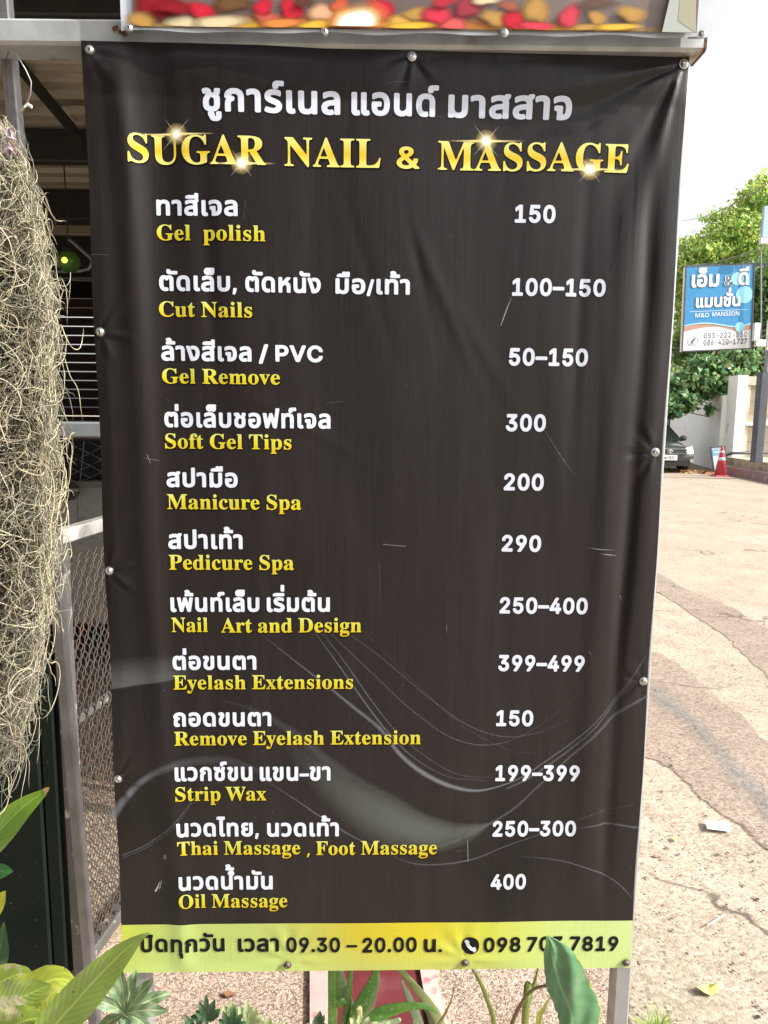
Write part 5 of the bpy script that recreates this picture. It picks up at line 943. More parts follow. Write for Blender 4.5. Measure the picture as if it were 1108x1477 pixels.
cb.build('cable', mat('black cable', (.05, .05, .05), .6), None, label='thin black wire winding down the leaning steel post', cat='cable', smooth=True)
cb = MB(); cb.tube([at(30, 160, 1.26), at(36, 154, 1.25), at(42, 149, 1.25)], .0022, 6).tube([at(41, 152, 1.25), at(46, 154, 1.25)], .0026, 6)
cb.build('cable_tie', mat('white plastic tie', (.7, .7, .68), .5), None, label='white plastic cable tie on the grey cable', cat='cable tie')

# pickup parked in the yard behind the fence
def parked_pickup():
    t = thing('parked_pickup', 'silver grey pickup truck parked in the yard behind the chain link fence', 'pickup truck', (-1.9, 4.9, 0))
    mp_ = mat('silver grey car paint', (.34, .35, .34), .38, .3, (.26, .27, .26), 2, coat=.5)
    def prof(y): return y
    # side outline, length along x (front to the left), pushed across the width
    out = [(-4.3, .42), (-4.35, .80), (-4.2, 1.05), (-3.1, 1.16), (-3.0, 1.22), (.05, 1.285), (.12, 1.25), (.16, .45), (-.55, .42), (-.62, .72), (-.85, .86), (-1.12, .86), (-1.35, .72), (-1.42, .42), (-2.75, .40), (-2.85, .72), (-3.1, .88), (-3.4, .88), (-3.65, .72), (-3.72, .42)]
    n = len(out); vs = []; 
    for y, dz, dx in ((4.02, 0, 0), (3.98, 0, 0), (4.00, 0, 0)): pass
    rows = [(4.05, 1.0, .04), (4.0, .5, .0), (5.72, .5, 0), (5.67, 1.0, .04)]
    for y, a, ins in rows:
        for x, z_ in out: vs.append((x * (1 - ins*.02) , y, z_ - ins * (1 if z_ > 1 else 0)))
    fs = []
    for r in range(3):
        for i in range(n): fs.append((r*n + i, r*n + (i+1) % n, (r+1)*n + (i+1) % n, (r+1)*n + i))
    fs += [tuple(range(n)), tuple(range(3*n, 4*n))[::-1]]
    link_mesh('body', vs, fs, mp_, t)
    cab = [(-3.05, 1.20), (-2.5, 1.50), (-1.1, 1.54), (-.7, 1.30)]
    vs = [(x, 4.10 + (z_ - 1.2)*.22, z_) for x, z_ in cab] + [(x, 5.62 - (z_ - 1.2)*.22, z_) for x, z_ in cab]
    link_mesh('cabin_glass', vs, [(0, 1, 2, 3), (7, 6, 5, 4), (0, 4, 5, 1), (2, 6, 7, 3), (1, 5, 6, 2)], mat('dark car glass', (.012, .013, .014), .12, 0, coat=.3), t)
    MB().box((-2.52, 4.17, 1.515), (-1.08, 5.54, 1.57)).build('roof', mp_, t)
    for x in (-.98, -3.25):
        for y in (4.10, 5.6):
            w = MB().lathe((x, y - .1, .36), [(.30, 0), (.35, .03), (.36, .1), (.35, .18), (.30, .2)], (0, 1, 0), 24).build('wheel', mat('tyre', (.02, .02, .02), .85), t)
            MB().lathe((x, y - .105, .36), [(.21, 0), (.19, .02), (.05, .03)], (0, 1, 0), 16).build('rim', mat('alloy', (.4, .4, .4), .35, .7), w)
    for hx in (-1.78, -2.55):
        hc = V(hx, 3.995, 1.20)
        MB().lathe(hc, [(.055, -.002), (.060, -.004), (.052, -.006), (.001, .0)], (0, 1, 0), 20).build('handle_recess', M_BLK, t)
        MB().bar(hc + V(-.075, -.025, 0), hc + V(.075, -.025, .004), .022, .020).build('door_handle', mat('dull chrome', (.5, .5, .5), .25, .8), t)
    MB().box((-1.42, 3.995, .45), (-1.41, 4.0, 1.23)).build('door_seam', M_BLK, t)
    return t
parked_pickup()

# ---------------------------------------------------------------- hanging moss
moss = thing('hanging_moss', 'long grey green curtain of air plant moss hanging at the left edge', 'air plant', at(0, 165, 1.05))
edge_y = [150, 175, 200, 300, 430, 520, 600, 700, 780, 860, 920, 960, 1000, 1050, 1090, 1120, 1150]
edge_x = [-15, 12, 32, 50, 74, 74, 74, 72, 74, 72, 62, 56, 48, 46, 34, 18, -5]
def strands(N_, K, seg, thick, curl, y0, y1, spread=1.0, deep=(1.0, 1.14), xoff=-6):
    yy = rng.uniform(y0, y1, N_); ex = np.interp(yy, edge_y, edge_x)
    xx = -75 + (ex + 75 + xoff) * rng.uniform(0, 1, N_) ** .8; dd = rng.uniform(*deep, N_)
    dens = rng.uniform(0, 1, N_) < np.interp(yy, [150, 800, 950, 1050, 1150], [1, 1, .6, .33, .22]); yy, xx, dd = yy[dens], xx[dens], dd[dens]; N_ = len(yy)
    P0 = np.array([at(a, b, c) for a, b, c in zip(xx, yy, dd)])
    dirv = np.stack([rng.normal(.08, .5, N_), rng.normal(0, .35, N_), rng.normal(-1.0, .35, N_)], 1); dirv /= np.linalg.norm(dirv, axis=1, keepdims=True)
    ax = rng.normal(0, 1, (N_, 3)); ax /= np.linalg.norm(ax, axis=1, keepdims=True)
    pts = np.zeros((N_, K, 3)); pts[:, 0] = P0; d = dirv.copy(); ln = seg * rng.uniform(.6, 1.4, N_)
    for k in range(1, K):
        ax += rng.normal(0, .55, (N_, 3)); ax /= np.linalg.norm(ax, axis=1, keepdims=True)
        d = d + np.cross(ax, d) * curl + np.array([0, 0, -.07]) + rng.normal(0, .08, (N_, 3)); d /= np.linalg.norm(d, axis=1, keepdims=True)
        pts[:, k] = pts[:, k-1] + d * ln[:, None]
    xr_ = np.array([at(np.interp(e_, edge_y, edge_x), e_, 1.05)[0] for e_ in (150, 250, 400, 600, 800, 900, 1000, 1100, 1200)]); zr_ = np.array([at(40, e_, 1.05)[2] for e_ in (150, 250, 400, 600, 800, 900, 1000, 1100, 1200)])
    lim = np.interp(-pts[..., 2], -zr_, xr_) * (pts[..., 1] / 1.05); lim = lim + np.minimum(np.abs(rng.normal(0, .013, N_)), .026)[:, None] - .021; ov = pts[..., 0] - lim; pts[..., 0] = np.where(ov > 0, lim + ov * .34, pts[..., 0])
    tap = np.r_[np.full(K - 5, 1.0), .95, .85, .7, .5, .2]
    return pts, (thick * rng.uniform(.7, 1.3, N_))[:, None] * tap[None]
M_MOSS = mat('grey green moss strand', (.27, .275, .205), .8, 0, (.19, .18, .135), 9, island=.38, trans=.12)
M_MOSS2 = mat('straw coloured moss strand', (.43, .395, .275), .8, 0, (.34, .30, .20), 14, island=.3, trans=.12)
M_MOSSC = mat('old brown moss', (.13, .10, .06), .9, 0, (.20, .15, .09), 30, island=.4)
for nm, args, m_ in (('strands', (7000, 20, .0054, .00066, .30, 175, 1085), M_MOSS), ('strands', (3400, 18, .0055, .00068, .36, 190, 1010), M_MOSS2)):
    p_, r_ = strands(*args); v_, f_ = tubes_np(p_, r_, 3); fast_mesh(nm, v_, f_, m_, moss, kind='stuff')
p_, r_ = strands(900, 26, .0070, .00075, .34, 230, 1060, deep=(.98, 1.06), xoff=8); v_, f_ = tubes_np(p_, r_, 3); fast_mesh('strands', v_, f_, M_MOSS2, moss, kind='stuff')
p_, r_ = strands(2600, 14, .008, .0016, .3, 190, 880, deep=(1.07, 1.16), xoff=-14); v_, f_ = tubes_np(p_, r_, 3); fast_mesh('old_strands', v_, f_, M_MOSSC, moss, kind='stuff')
# fine frizz on the outline near the top
p_, r_ = strands(2600, 10, .0035, .00055, .7, 178, 470, deep=(1.0, 1.08), xoff=5); v_, f_ = tubes_np(p_, r_, 3); fast_mesh('frizz', v_, f_, M_MOSS2, moss, kind='stuff')
mb = MB()
core = [at(x, y, 1.10) for x, y in ((-60, 172), (-52, 300), (-45, 430), (-45, 600), (-45, 760), (-50, 860), (-55, 930), (-60, 980))]
mb.tube(core, [.055, .075, .085, .08, .08, .07, .05, .02], 12); mb.build('old_core', M_MOSSC, moss, smooth=True)
hk = MB().tube([at(-60, 172, 1.10), at(-58, 90, 1.14), at(-55, 40, 1.25)], .0012, 5).build('hanging_wire', M_BLK, moss)
dm = MB()
for i in range(16):
    c = at(rng.uniform(-4, 26), rng.uniform(186, 228), .985 + rng.uniform(0, .03)); a = rng.uniform(0, 6.3); l = rng.uniform(.006, .014); u = V(math.cos(a), 0, math.sin(a)); w = V(-math.sin(a), rng.uniform(-.5, .5), math.cos(a))
    dm.add([c - u*l, c + w*l*.4, c + u*l, c - w*l*.4 + V(0, -.003, 0)], [(0, 1, 2), (0, 2, 3)])
dm.build('dry_petals', mat('dried mauve petals', (.22, .10, .12), .8, 0, (.45, .40, .40), 90), moss, kind='stuff')

# ---------------------------------------------------------------- plants round the foot of the board
def leaf_mat(name, c1, c2, c3=None, vein=.5, rough=.42, trans=.3, edge=None, nv=16):
    """c1 blade, c2 between-vein tone, c3 blotch; uv.x runs along the leaf, uv.y across (0..1)"""
    m = bpy.data.materials.new(name); m.use_nodes = True; N = m.node_tree.nodes; L = m.node_tree.links; p = N['Principled BSDF']; p.inputs['Roughness'].default_value = rough
    uv = N.new('ShaderNodeUVMap'); sp = N.new('ShaderNodeSeparateXYZ'); L.new(uv.outputs[0], sp.inputs[0])
    def math_(op, a, b=None, c=None):
        x = N.new('ShaderNodeMath'); x.operation = op
        for i, q in enumerate((a, b, c)):
            if q is None: continue
            if isinstance(q, (int, float)): x.inputs[i].default_value = q
            else: L.new(q, x.inputs[i])
        return x.outputs[0]
    ab = math_('ABSOLUTE', math_('SUBTRACT', sp.outputs[1], .5))
    vn = math_('FRACT', math_('MULTIPLY_ADD', sp.outputs[0], float(nv), math_('MULTIPLY', ab, -nv * .45)))
    tri = math_('ABSOLUTE', math_('SUBTRACT', vn, .5))
    tc = N.new('ShaderNodeTexCoord'); no = N.new('ShaderNodeTexNoise'); no.inputs['Scale'].default_value = 38; no.inputs['Detail'].default_value = 6; L.new(tc.outputs['Object'], no.inputs['Vector'])
    f = math_('MULTIPLY', math_('MULTIPLY_ADD', tri, 1.2, math_('MULTIPLY', no.outputs[0], .7)), vein * 1.6)
    def mix(a, b, f):
        x = N.new('ShaderNodeMix'); x.data_type = 'RGBA'; x.clamp_factor = True
        for i, q in ((6, a), (7, b)):
            if isinstance(q, tuple): x.inputs[i].default_value = (*q, 1)
            else: L.new(q, x.inputs[i])
        L.new(f, x.inputs[0]); return x.outputs[2]
    def rg(src, a, b):
        r = N.new('ShaderNodeMapRange'); r.inputs['From Min'].default_value = a; r.inputs['From Max'].default_value = b; L.new(src, r.inputs['Value']); return r.outputs[0]
    col = mix(c1, c2, f)
    col = mix(tuple(min(1, q * 1.35 + .02) for q in c1), col, rg(ab, .012, .04))
    if c3:
        n2 = N.new('ShaderNodeTexNoise'); n2.inputs['Scale'].default_value = 16; n2.inputs['Detail'].default_value = 7; L.new(tc.outputs['Object'], n2.inputs['Vector']); col = mix(col, c3, rg(n2.outputs[0], .56, .62))
    if edge: col = mix(col, edge, rg(math_('ADD', ab, math_('MULTIPLY', no.outputs[0], .10)), .525, .56))
    n4 = N.new('ShaderNodeTexNoise'); n4.inputs['Scale'].default_value = 130; n4.inputs['Detail'].default_value = 3; L.new(tc.outputs['Object'], n4.inputs['Vector']); col = mix(col, (.16, .11, .04), rg(n4.outputs[0], .69, .73))
    n5 = N.new('ShaderNodeTexNoise'); n5.inputs['Scale'].default_value = 22; n5.inputs['Detail'].default_value = 8; L.new(tc.outputs['Object'], n5.inputs['Vector']); dst = rg(n5.outputs[0], .52, 1.05); col = mix(col, (.38, .36, .28), dst)
    rr_ = N.new('ShaderNodeMapRange'); rr_.inputs['To Min'].default_value = rough; rr_.inputs['To Max'].default_value = .85; L.new(dst, rr_.inputs['Value']); L.new(rr_.outputs[0], p.inputs['Roughness'])
    L.new(col, p.inputs['Base Color'])
    bp_ = N.new('ShaderNodeBump'); bp_.inputs['Strength'].default_value = .35; bp_.inputs['Distance'].default_value = .002; L.new(math_('ADD', tri, no.outputs[0]), bp_.inputs['Height']); L.new(bp_.outputs[0], p.inputs['Normal'])
    t = N.new('ShaderNodeBsdfTranslucent'); L.new(col, t.inputs['Color']); L.new(bp_.outputs[0], t.inputs['Normal']); ms = N.new('ShaderNodeMixShader'); ms.inputs[0].default_value = trans
    L.new(p.outputs[0], ms.inputs[1]); L.new(t.outputs[0], ms.inputs[2]); L.new(ms.outputs[0], N['Material Output'].inputs['Surface'])
    return m
def leaf(name, path, m, parent, fold=.25, nrm=(0, -1, .45), n=22, na=8, wave=.04, twist=0.0, label=None, rag=0.0):
    """path: (px, py, depth, half width m)"""
    q = smooth_path([(*at(a, b, c), w) for a, b, c, w in path], n); P = q[:, :3]; W = q[:, 3]
    tg = np.gradient(P, axis=0); tg /= np.linalg.norm(tg, axis=1, keepdims=True) + 1e-9
    vs, uv, fs = [], [], []; N0 = np.array(nrm, float); N0 /= np.linalg.norm(N0); R_ = random.Random(int(path[0][0] * 7 + path[-1][1]))
    ph = R_.uniform(0, 6)
    for i in range(n):
        side = np.cross(tg[i], N0); side /= np.linalg.norm(side) + 1e-9; nn = np.cross(side, tg[i])
        if twist: a = twist * i / n; side, nn = side*math.cos(a) + nn*math.sin(a), nn*math.cos(a) - side*math.sin(a)
        for j in range(na + 1):
            o = 2*j/na - 1; w = max(W[i], .0003) * (1 + (R_.uniform(-rag, rag) if abs(o) == 1 else 0))
            h = abs(o) * fold * w + wave * w * math.sin(i * .9 + ph + (o > 0) * 1.3) * abs(o)**2
            vs.append(P[i] + side * o * w + nn * h); uv.append((i/(n-1), (o+1)/2))
    for i in range(n-1):
        for j in range(na): a = i*(na+1)+j; fs.append((a, a+1, a+na+2, a+na+1))
    return link_mesh(name, vs, fs, m, parent, True, label=label, uvs=uv)
def stalk(name, path, r, m, parent, n=8, label=None, k=18):
    q = smooth_path([at(a, b, c) for a, b, c in path], k); rr = np.interp(np.linspace(0, 1, k), np.linspace(0, 1, len(r)), r) if hasattr(r, '__len__') else [r]*k
    return MB().tube(list(q), list(rr), n).build(name, m, parent, smooth=True, label=label)

# faded red tray standing behind the board
tr_ = thing('red_tray', 'shallow faded red tray lying on the gravel behind the foot of the board', 'tray', (-.02, 1.9, 0))
ZP = .026
M_RIM = mat('faded red plastic with painted glare', (.50, .28, .26), .5, 0, (.54, .38, .34), 7, col3=(.50, .12, .13), scale3=16, lo3=.60, hi3=.70, bump=.1)  # rims' pale pink also holds sun glare painted into the colour
M_RED = mat('dark red plastic', (.085, .006, .009), .7, 0, (.12, .014, .018), 6, bump=.15, col3=(.17, .05, .05), scale3=9, lo3=.56, hi3=.75)
l0, l1 = atz(447, 1490, ZP), atz(447, 1340, ZP); r0_, r1_ = atz(650, 1490, ZP), atz(612, 1340, ZP); li0, li1 = atz(474, 1490, ZP), atz(486, 1340, ZP); ri0, ri1 = atz(622, 1490, ZP), atz(596, 1340, ZP)
def slab(a, b, c, d, z0, z1, m, nm): 
    P = [V(*a[:2], z0), V(*b[:2], z0), V(*c[:2], z0), V(*d[:2], z0)]; MB().hexa(P + [p + V(0, 0, z1 - z0) for p in P]).build(nm, m, tr_)
slab(l0, li0, li1, l1, 0, ZP, M_RIM, 'side_rim'); slab(ri0, r0_, r1_, ri1, 0, ZP, M_RIM, 'side_rim')
slab(li0, ri0, ri1, li1, .0, .014, M_RED, 'trough_floor')
slab(li0 - V(0, .03, 0), ri0 - V(0, .03, 0), ri0, li0, 0, ZP - .004, M_RIM, 'end_rim'); slab(li1, ri1, ri1 + V(0, .03, 0), li1 + V(0, .03, 0), 0, ZP - .004, M_RIM, 'end_rim')
for A_, B_, s_ in ((li0, li1, 1), (ri0, ri1, -1)):
    slab(A_, A_ + V(.004*s_, 0, 0), B_ + V(.004*s_, 0, 0), B_, .0145, ZP - .004, M_RED, 'inner_wall')

M_L1 = leaf_mat('bright ginger leaf', (.33, .45, .09), (.22, .35, .06), None, .6, .38, .35, edge=(.30, .42, .05))
M_L2 = leaf_mat('fresh leaf', (.20, .36, .04), (.14, .28, .03), None, .5, .38, .4, edge=(.34, .40, .05))
gl = thing('ginger_plant', 'tall lance leaved plant whose big leaf overlaps the lower left corner of the board', 'plant', at(80, 1600, .93))
leaf('leaf', [(40, 1560, .96, .020), (72, 1490, .95, .027), (108, 1446, .94, .0285), (150, 1400, .92, .023), (186, 1365, .91, .0125), (206, 1350, .90, .004), (216, 1345, .90, .0006)], M_L1, gl, fold=.35, nrm=(.35, -1, .55), wave=.05)
stalk('stem', [(40, 1560, .96), (30, 1640, .96), (28, 1760, .97)], [.004, .005, .006], M_L1, gl)
g2 = thing('lance_leaf_plant', 'bright green lance leaf with a brown tip reaching in from the left edge', 'plant', at(-90, 1330, 1.0))
leaf('leaf', [(-110, 1330, 1.02, .010), (-60, 1260, 1.01, .022), (0, 1197, 1.0, .0225), (32, 1165, .99, .0165), (55, 1148, .99, .009), (66, 1141, .99, .0045)], M_L2, g2, fold=.4, nrm=(.4, -1, .3), wave=.03)
leaf('leaf_tip', [(64, 1142, .988, .0048), (69, 1138, .988, .0030), (71, 1136, .988, .0010)], mat('dry brown tip', (.30, .17, .07), .8), g2, n=6)
stalk('stem', [(-110, 1330, 1.02), (-130, 1450, 1.02), (-135, 1760, 1.03)], [.003, .004, .005], M_L2, g2)
leaf('leaf', [(-40, 1262, 1.03, .006), (-10, 1258, 1.03, .012), (8, 1256, 1.03, .009), (19, 1257, 1.03, .001)], leaf_mat('dark leaf', (.03, .10, .03), (.02, .07, .02)), g2, fold=.1)
leaf('leaf', [(-60, 1330, 1.2, .01), (-20, 1310, 1.2, .03), (2, 1295, 1.2, .012), (8, 1285, 1.2, .001)], leaf_mat('yellow leaf', (.42, .42, .03), (.34, .38, .03)), g2, fold=.1)
leaf('leaf', [(-60, 1400, 1.2, .012), (-20, 1385, 1.2, .03), (2, 1360, 1.2, .016), (6, 1330, 1.2, .001)], leaf_mat('deep leaf', (.03, .09, .03), (.02, .06, .02)), g2, fold=.1)

M_VY = leaf_mat('yellow variegated leaf', (.46, .50, .08), (.36, .44, .06), (.16, .30, .05), .6, .42, .4, edge=(.52, .50, .12), nv=9)
M_VC = leaf_mat('cream variegated leaf', (.34, .40, .20), (.12, .20, .10), None, .9, .5, .3, edge=(.55, .56, .36), nv=3)
M_VD = leaf_mat('blotched torn leaf', (.30, .38, .07), (.22, .32, .05), (.52, .48, .30), .6, .5, .35, edge=(.42, .42, .12))
vy = thing('variegated_plant', 'yellow and green variegated shrub with torn leaves in the bottom left corner', 'plant', at(20, 1560, 1.05))
for pth, mm, fo in (([(-40, 1500, 1.02, .01), (0, 1462, 1.02, .030), (45, 1430, 1.02, .028), (85, 1412, 1.02, .020), (112, 1420, 1.02, .002)], M_VY, .15),
                    ([(-50, 1470, .98, .02), (-5, 1452, .98, .032), (35, 1437, .98, .028), (62, 1425, .98, .012), (74, 1420, .98, .001)], M_VD, .2),
                    ([(-40, 1438, 1.05, .012), (-5, 1420, 1.05, .020), (30, 1405, 1.05, .015), (52, 1408, 1.05, .001)], M_VD, .2),
                    ([(-30, 1404, 1.08, .006), (0, 1398, 1.08, .007), (25, 1396, 1.08, .006), (38, 1397, 1.08, .001)], M_VY, .2),
                    ([(45, 1500, 1.0, .003), (60, 1470, 1.0, .012), (78, 1445, 1.0, .013), (96, 1432, 1.0, .001)], M_VY, .4),
                    ([(45, 1500, 1.0, .003), (42, 1468, 1.0, .010), (42, 1440, 1.0, .001)], M_VC, .4),
                    ([(45, 1500, 1.0, .003), (75, 1480, 1.0, .012), (104, 1462, 1.0, .012), (126, 1452, 1.0, .001)], M_VY, .4),
                    ([(45, 1500, 1.0, .003), (20, 1480, 1.0, .012), (-6, 1468, 1.0, .008), (-20, 1470, 1.0, .001)], M_VC, .4),
                    ([(-20, 1500, .96, .02), (10, 1484, .96, .026), (45, 1470, .96, .02), (64, 1468, .96, .001)], M_VD, .2)):
    leaf('leaf', pth, mm, vy, fold=fo, wave=.08, rag=.06)
stalk('stem', [(45, 1500, 1.0), (40, 1600, 1.02), (30, 1740, 1.05)], [.002, .003, .004], M_VC, vy); stalk('stem', [(-40, 1500, 1.0), (-20, 1600, 1.02), (0, 1740, 1.05)], [.002, .003, .004], M_VC, vy)
ps = thing('umbrella_plant', 'grey green cream edged plant with leaflets spread like a hand behind the big leaf', 'plant', at(178, 1620, 1.12))
cx_, cy_ = 181, 1462
for i, (tx, ty, w) in enumerate(((128, 1440, .010), (150, 1404, .010), (172, 1392, .010), (196, 1398, .010), (222, 1412, .011), (246, 1432, .011), (243, 1458, .010), (218, 1486, .010), (180, 1500, .010), (136, 1490, .010))):
    mx_, my_ = (cx_*.45 + tx*.55), (cy_*.45 + ty*.55) - 3; dz = (.015 if i % 2 else -.01)
    leaf('leaflet', [(cx_, cy_, 1.12, .0012), ((cx_+mx_)/2, (cy_+my_)/2 - 1, 1.12+dz*.5, w*.8), (mx_, my_, 1.12+dz, w*1.05), ((mx_+tx)/2, (my_+ty)/2, 1.12+dz, w*.85), (tx, ty, 1.12+dz*1.5, .0006)], M_VC, ps, fold=.35, nrm=(0, -1, .8), n=14, na=6)
stalk('stem', [(cx_, cy_, 1.125), (cx_+2, 1540, 1.14), (cx_+4, 1680, 1.15)], [.0022, .003, .004], M_VC, ps)

def lobed(thing_, cx_, cy_, tips, Y, m, w=.006):
    for (tx, ty) in tips:
        mxx, myy = (cx_+tx)/2, (cy_+ty)/2
        leaf('leaf_lobe', [(cx_, cy_, Y, w*.5), (mxx, myy, Y-.004, w), ((mxx+tx)/2, (myy+ty)/2, Y-.006, w*.9), (tx, ty, Y-.004, .0008)], m, thing_, fold=.3, n=9, na=4, rag=.25)
M_CH = leaf_mat('dark chrysanthemum leaf', (.045, .12, .05), (.03, .09, .035), None, .7, .5, .2)
M_CP = leaf_mat('pale cream green leaf', (.46, .52, .28), (.34, .44, .20), None, .6, .5, .3)
M_CM = leaf_mat('mid green leaf', (.10, .22, .06), (.07, .17, .04), None, .6, .5, .3)
ch = thing('chrysanthemum', 'dark green plant with deeply lobed leaves in front of the gravel', 'plant', at(300, 1600, 1.15))
for cx_, cy_, tips, Y in ((300, 1472, ((297, 1435), (287, 1445), (310, 1442), (282, 1458), (318, 1455), (275, 1466)), 1.15), (284, 1488, ((266, 1464), (272, 1478), (262, 1486), (290, 1466)), 1.12), (332, 1486, ((322, 1458), (338, 1452), (350, 1462), (344, 1478), (316, 1470), (356, 1474)), 1.14), (302, 1500, ((296, 1472), (312, 1476), (322, 1486)), 1.10), (458, 1482, ((462, 1458), (468, 1464), (455, 1466), (472, 1478)), 1.16)):
    lobed(ch, cx_, cy_, tips, Y, M_CH); stalk('stem', [(cx_, cy_, Y+.003), (cx_+2, cy_+80, Y+.01), (305, 1720, Y+.02)], .0018, M_CH, ch, k=8)
cp = thing('cream_leaf_plant', 'small plant with cream and pale green toothed leaves right of the dark lobed plant', 'plant', at(350, 1600, 1.2))
for cx_, cy_, tips, Y in ((335, 1470, ((322, 1450), (334, 1444), (346, 1452)), 1.19), (360, 1482, ((345, 1450), (356, 1444), (370, 1450), (378, 1464), (342, 1466)), 1.18), (385, 1492, ((372, 1470), (388, 1466), (400, 1474)), 1.2), (410, 1494, ((398, 1476), (412, 1472), (424, 1478)), 1.2), (525, 1492, ((505, 1468), (518, 1464), (532, 1466), (545, 1474)), 1.17), (560, 1496, ((548, 1476), (562, 1472), (575, 1478)), 1.18), (440, 1496, ((430, 1480), (445, 1476)), 1.2)):
    lobed(cp, cx_, cy_, tips, Y, M_CP, .008); stalk('stem', [(cx_, cy_, Y+.003), (cx_, cy_+80, Y+.01), (360, 1720, Y+.02)], .0018, M_CM, cp, k=8)

# aloe and its neighbours
def fleshy(name, path, w, m, parent, flat=.5, spines=True, k=20, label=None):
    q = smooth_path([(*at(a, b, c),) for a, b, c in path], k); ww = np.interp(np.linspace(0, 1, k), np.linspace(0, 1, len(w)), w)
    tg = np.gradient(q, axis=0); tg /= np.linalg.norm(tg, axis=1, keepdims=True); mb = MB(); N0 = V(.1, -1, .35); n = 10; vs = []; fs = []; sd_ = []
    for i in range(k):
        x = np.cross(tg[i], N0); x /= np.linalg.norm(x); y = np.cross(x, tg[i])
        for j in range(n):
            a = 2*math.pi*j/n; c_, s_ = math.cos(a), math.sin(a); vs.append(q[i] + x*ww[i]*c_ + y*ww[i]*flat*(s_ if s_ < 0 else s_*.25 - (1-abs(c_))*.0))
        sd_.append((x, y))
    for i in range(k-1):
        for j in range(n): fs.append((i*n+j, i*n+(j+1) % n, (i+1)*n+(j+1) % n, (i+1)*n+j))
    fs.append(tuple(range((k-1)*n, k*n)))
    mb.add(vs, fs, [(i/(k-1), j/n) for i in range(k) for j in range(n)])
    if spines:
        for i in range(1, k-1):
            for s_ in (-1, 1):
                for u in (0, .5):
                    c0 = q[i]*(1-u) + q[i+1]*u; w_ = ww[i]*(1-u) + ww[i+1]*u; x = sd_[i][0]; b0_ = c0 + x*s_*w_*.96
                    mb.add([b0_ - tg[i]*.0011, b0_ + tg[i]*.0011, b0_ + x*s_*.0032 + tg[i]*.0012, b0_ + sd_[i][1]*.0008], [(0, 1, 2), (0, 2, 3), (1, 3, 2)], [(.5, .5)]*4)
    return mb.build(name, m, parent, smooth=True, label=label, use_uv=True)
M_AL = mat('aloe skin', (.10, .25, .045), .4, 0, (.17, .34, .06), 40, col3=(.36, .46, .20), scale3=120, lo3=.60, hi3=.68, trans=.18, bump=.15, bscale=60)
M_AG = mat('dusty aloe skin', (.20, .29, .15), .55, 0, (.28, .34, .20), 30, col3=(.40, .44, .30), scale3=90, lo3=.58, hi3=.66, trans=.12)
M_AP = mat('pale yellowish aloe', (.38, .42, .17), .45, 0, (.30, .36, .12), 30, col3=(.36, .20, .10), scale3=40, lo3=.66, hi3=.72, trans=.15)
al = thing('aloe', 'spiny green aloe growing in front of the red tray', 'plant', at(510, 1640, 1.38))
Y = 1.40
fleshy('leaf', [(512, 1510, Y), (508, 1470, Y), (499, 1440, Y), (490, 1405, Y), (485, 1380, Y+.01)], [.0115, .012, .0105, .008, .004], M_AG, al)
fleshy('leaf', [(500, 1510, Y), (499, 1470, Y-.02), (503, 1440, Y-.02), (505, 1414, Y-.02), (504, 1394, Y-.01)], [.012, .0115, .009, .005, .001], M_AL, al)
fleshy('leaf', [(505, 1515, Y-.03), (512, 1475, Y-.03), (525, 1443, Y-.03), (538, 1416, Y-.02), (546, 1390, Y-.01), (549, 1372, Y)], [.016, .0165, .015, .011, .007, .003], M_AL, al)
fleshy('leaf', [(526, 1510, Y+.03), (531, 1465, Y+.03), (540, 1435, Y+.03), (546, 1410, Y+.03), (543, 1395, Y+.03)], [.010, .010, .006, .003, .001], M_AG, al)
fleshy('leaf', [(480, 1520, Y-.05), (480, 1480, Y-.05), (485, 1455, Y-.05), (494, 1444, Y-.05), (497, 1448, Y-.04)], [.010, .009, .006, .004, .002], M_AL, al)
fleshy('leaf', [(524, 1490, Y-.08), (545, 1466, Y-.08), (572, 1455, Y-.08), (598, 1451, Y-.08), (618, 1453, Y-.08), (631, 1461, Y-.08)], [.013, .016, .0125, .0085, .006, .0015], M_AL, al, flat=.7, spines=False)
fleshy('leaf', [(520, 1500, Y-.10), (545, 1484, Y-.1), (570, 1474, Y-.1), (578, 1470, Y-.1)], [.014, .012, .008, .003], M_AG, al, flat=.7)
fleshy('leaf', [(520, 1520, Y-.12), (519, 1480, Y-.12), (518, 1454, Y-.12)], [.0045, .0055, .0065], mat('cut stalk', (.34, .30, .14), .7, 0, (.24, .26, .10), 50), al, flat=1.0, spines=False)
stalk('root_stock', [(515, 1510, Y), (512, 1600, Y+.03), (510, 1700, Y+.05)], [.014, .018, .02], M_AG, al)
a2 = thing('aloe', 'pale long leaved aloe leaning over the right rim of the red tray', 'plant', at(615, 1640, 1.38))
fleshy('leaf', [(645, 1520, 1.36), (636, 1480, 1.36), (620, 1450, 1.37), (600, 1425, 1.38), (580, 1402, 1.40), (566, 1388, 1.41)], [.011, .0105, .009, .0075, .006, .003], M_AP, a2, flat=.6, spines=False)
fleshy('leaf', [(612, 1530, 1.34), (605, 1484, 1.34), (596, 1455, 1.34), (586, 1430, 1.34), (578, 1413, 1.34)], [.012, .011, .0085, .005, .0008], M_AG, a2, flat=.6)
fleshy('leaf', [(618, 1500, 1.33), (634, 1476, 1.32), (647, 1452, 1.32), (653, 1436, 1.32), (655, 1424, 1.32)], [.006, .005, .0035, .0025, .001], mat('withered aloe tip', (.16, .10, .06), .6, 0, (.24, .22, .09), 30), a2, flat=.8, spines=False)
fleshy('leaf', [(632, 1530, 1.37), (624, 1480, 1.37), (612, 1452, 1.38), (606, 1440, 1.38)], [.007, .006, .004, .001], M_AG, a2, flat=.6, spines=False)
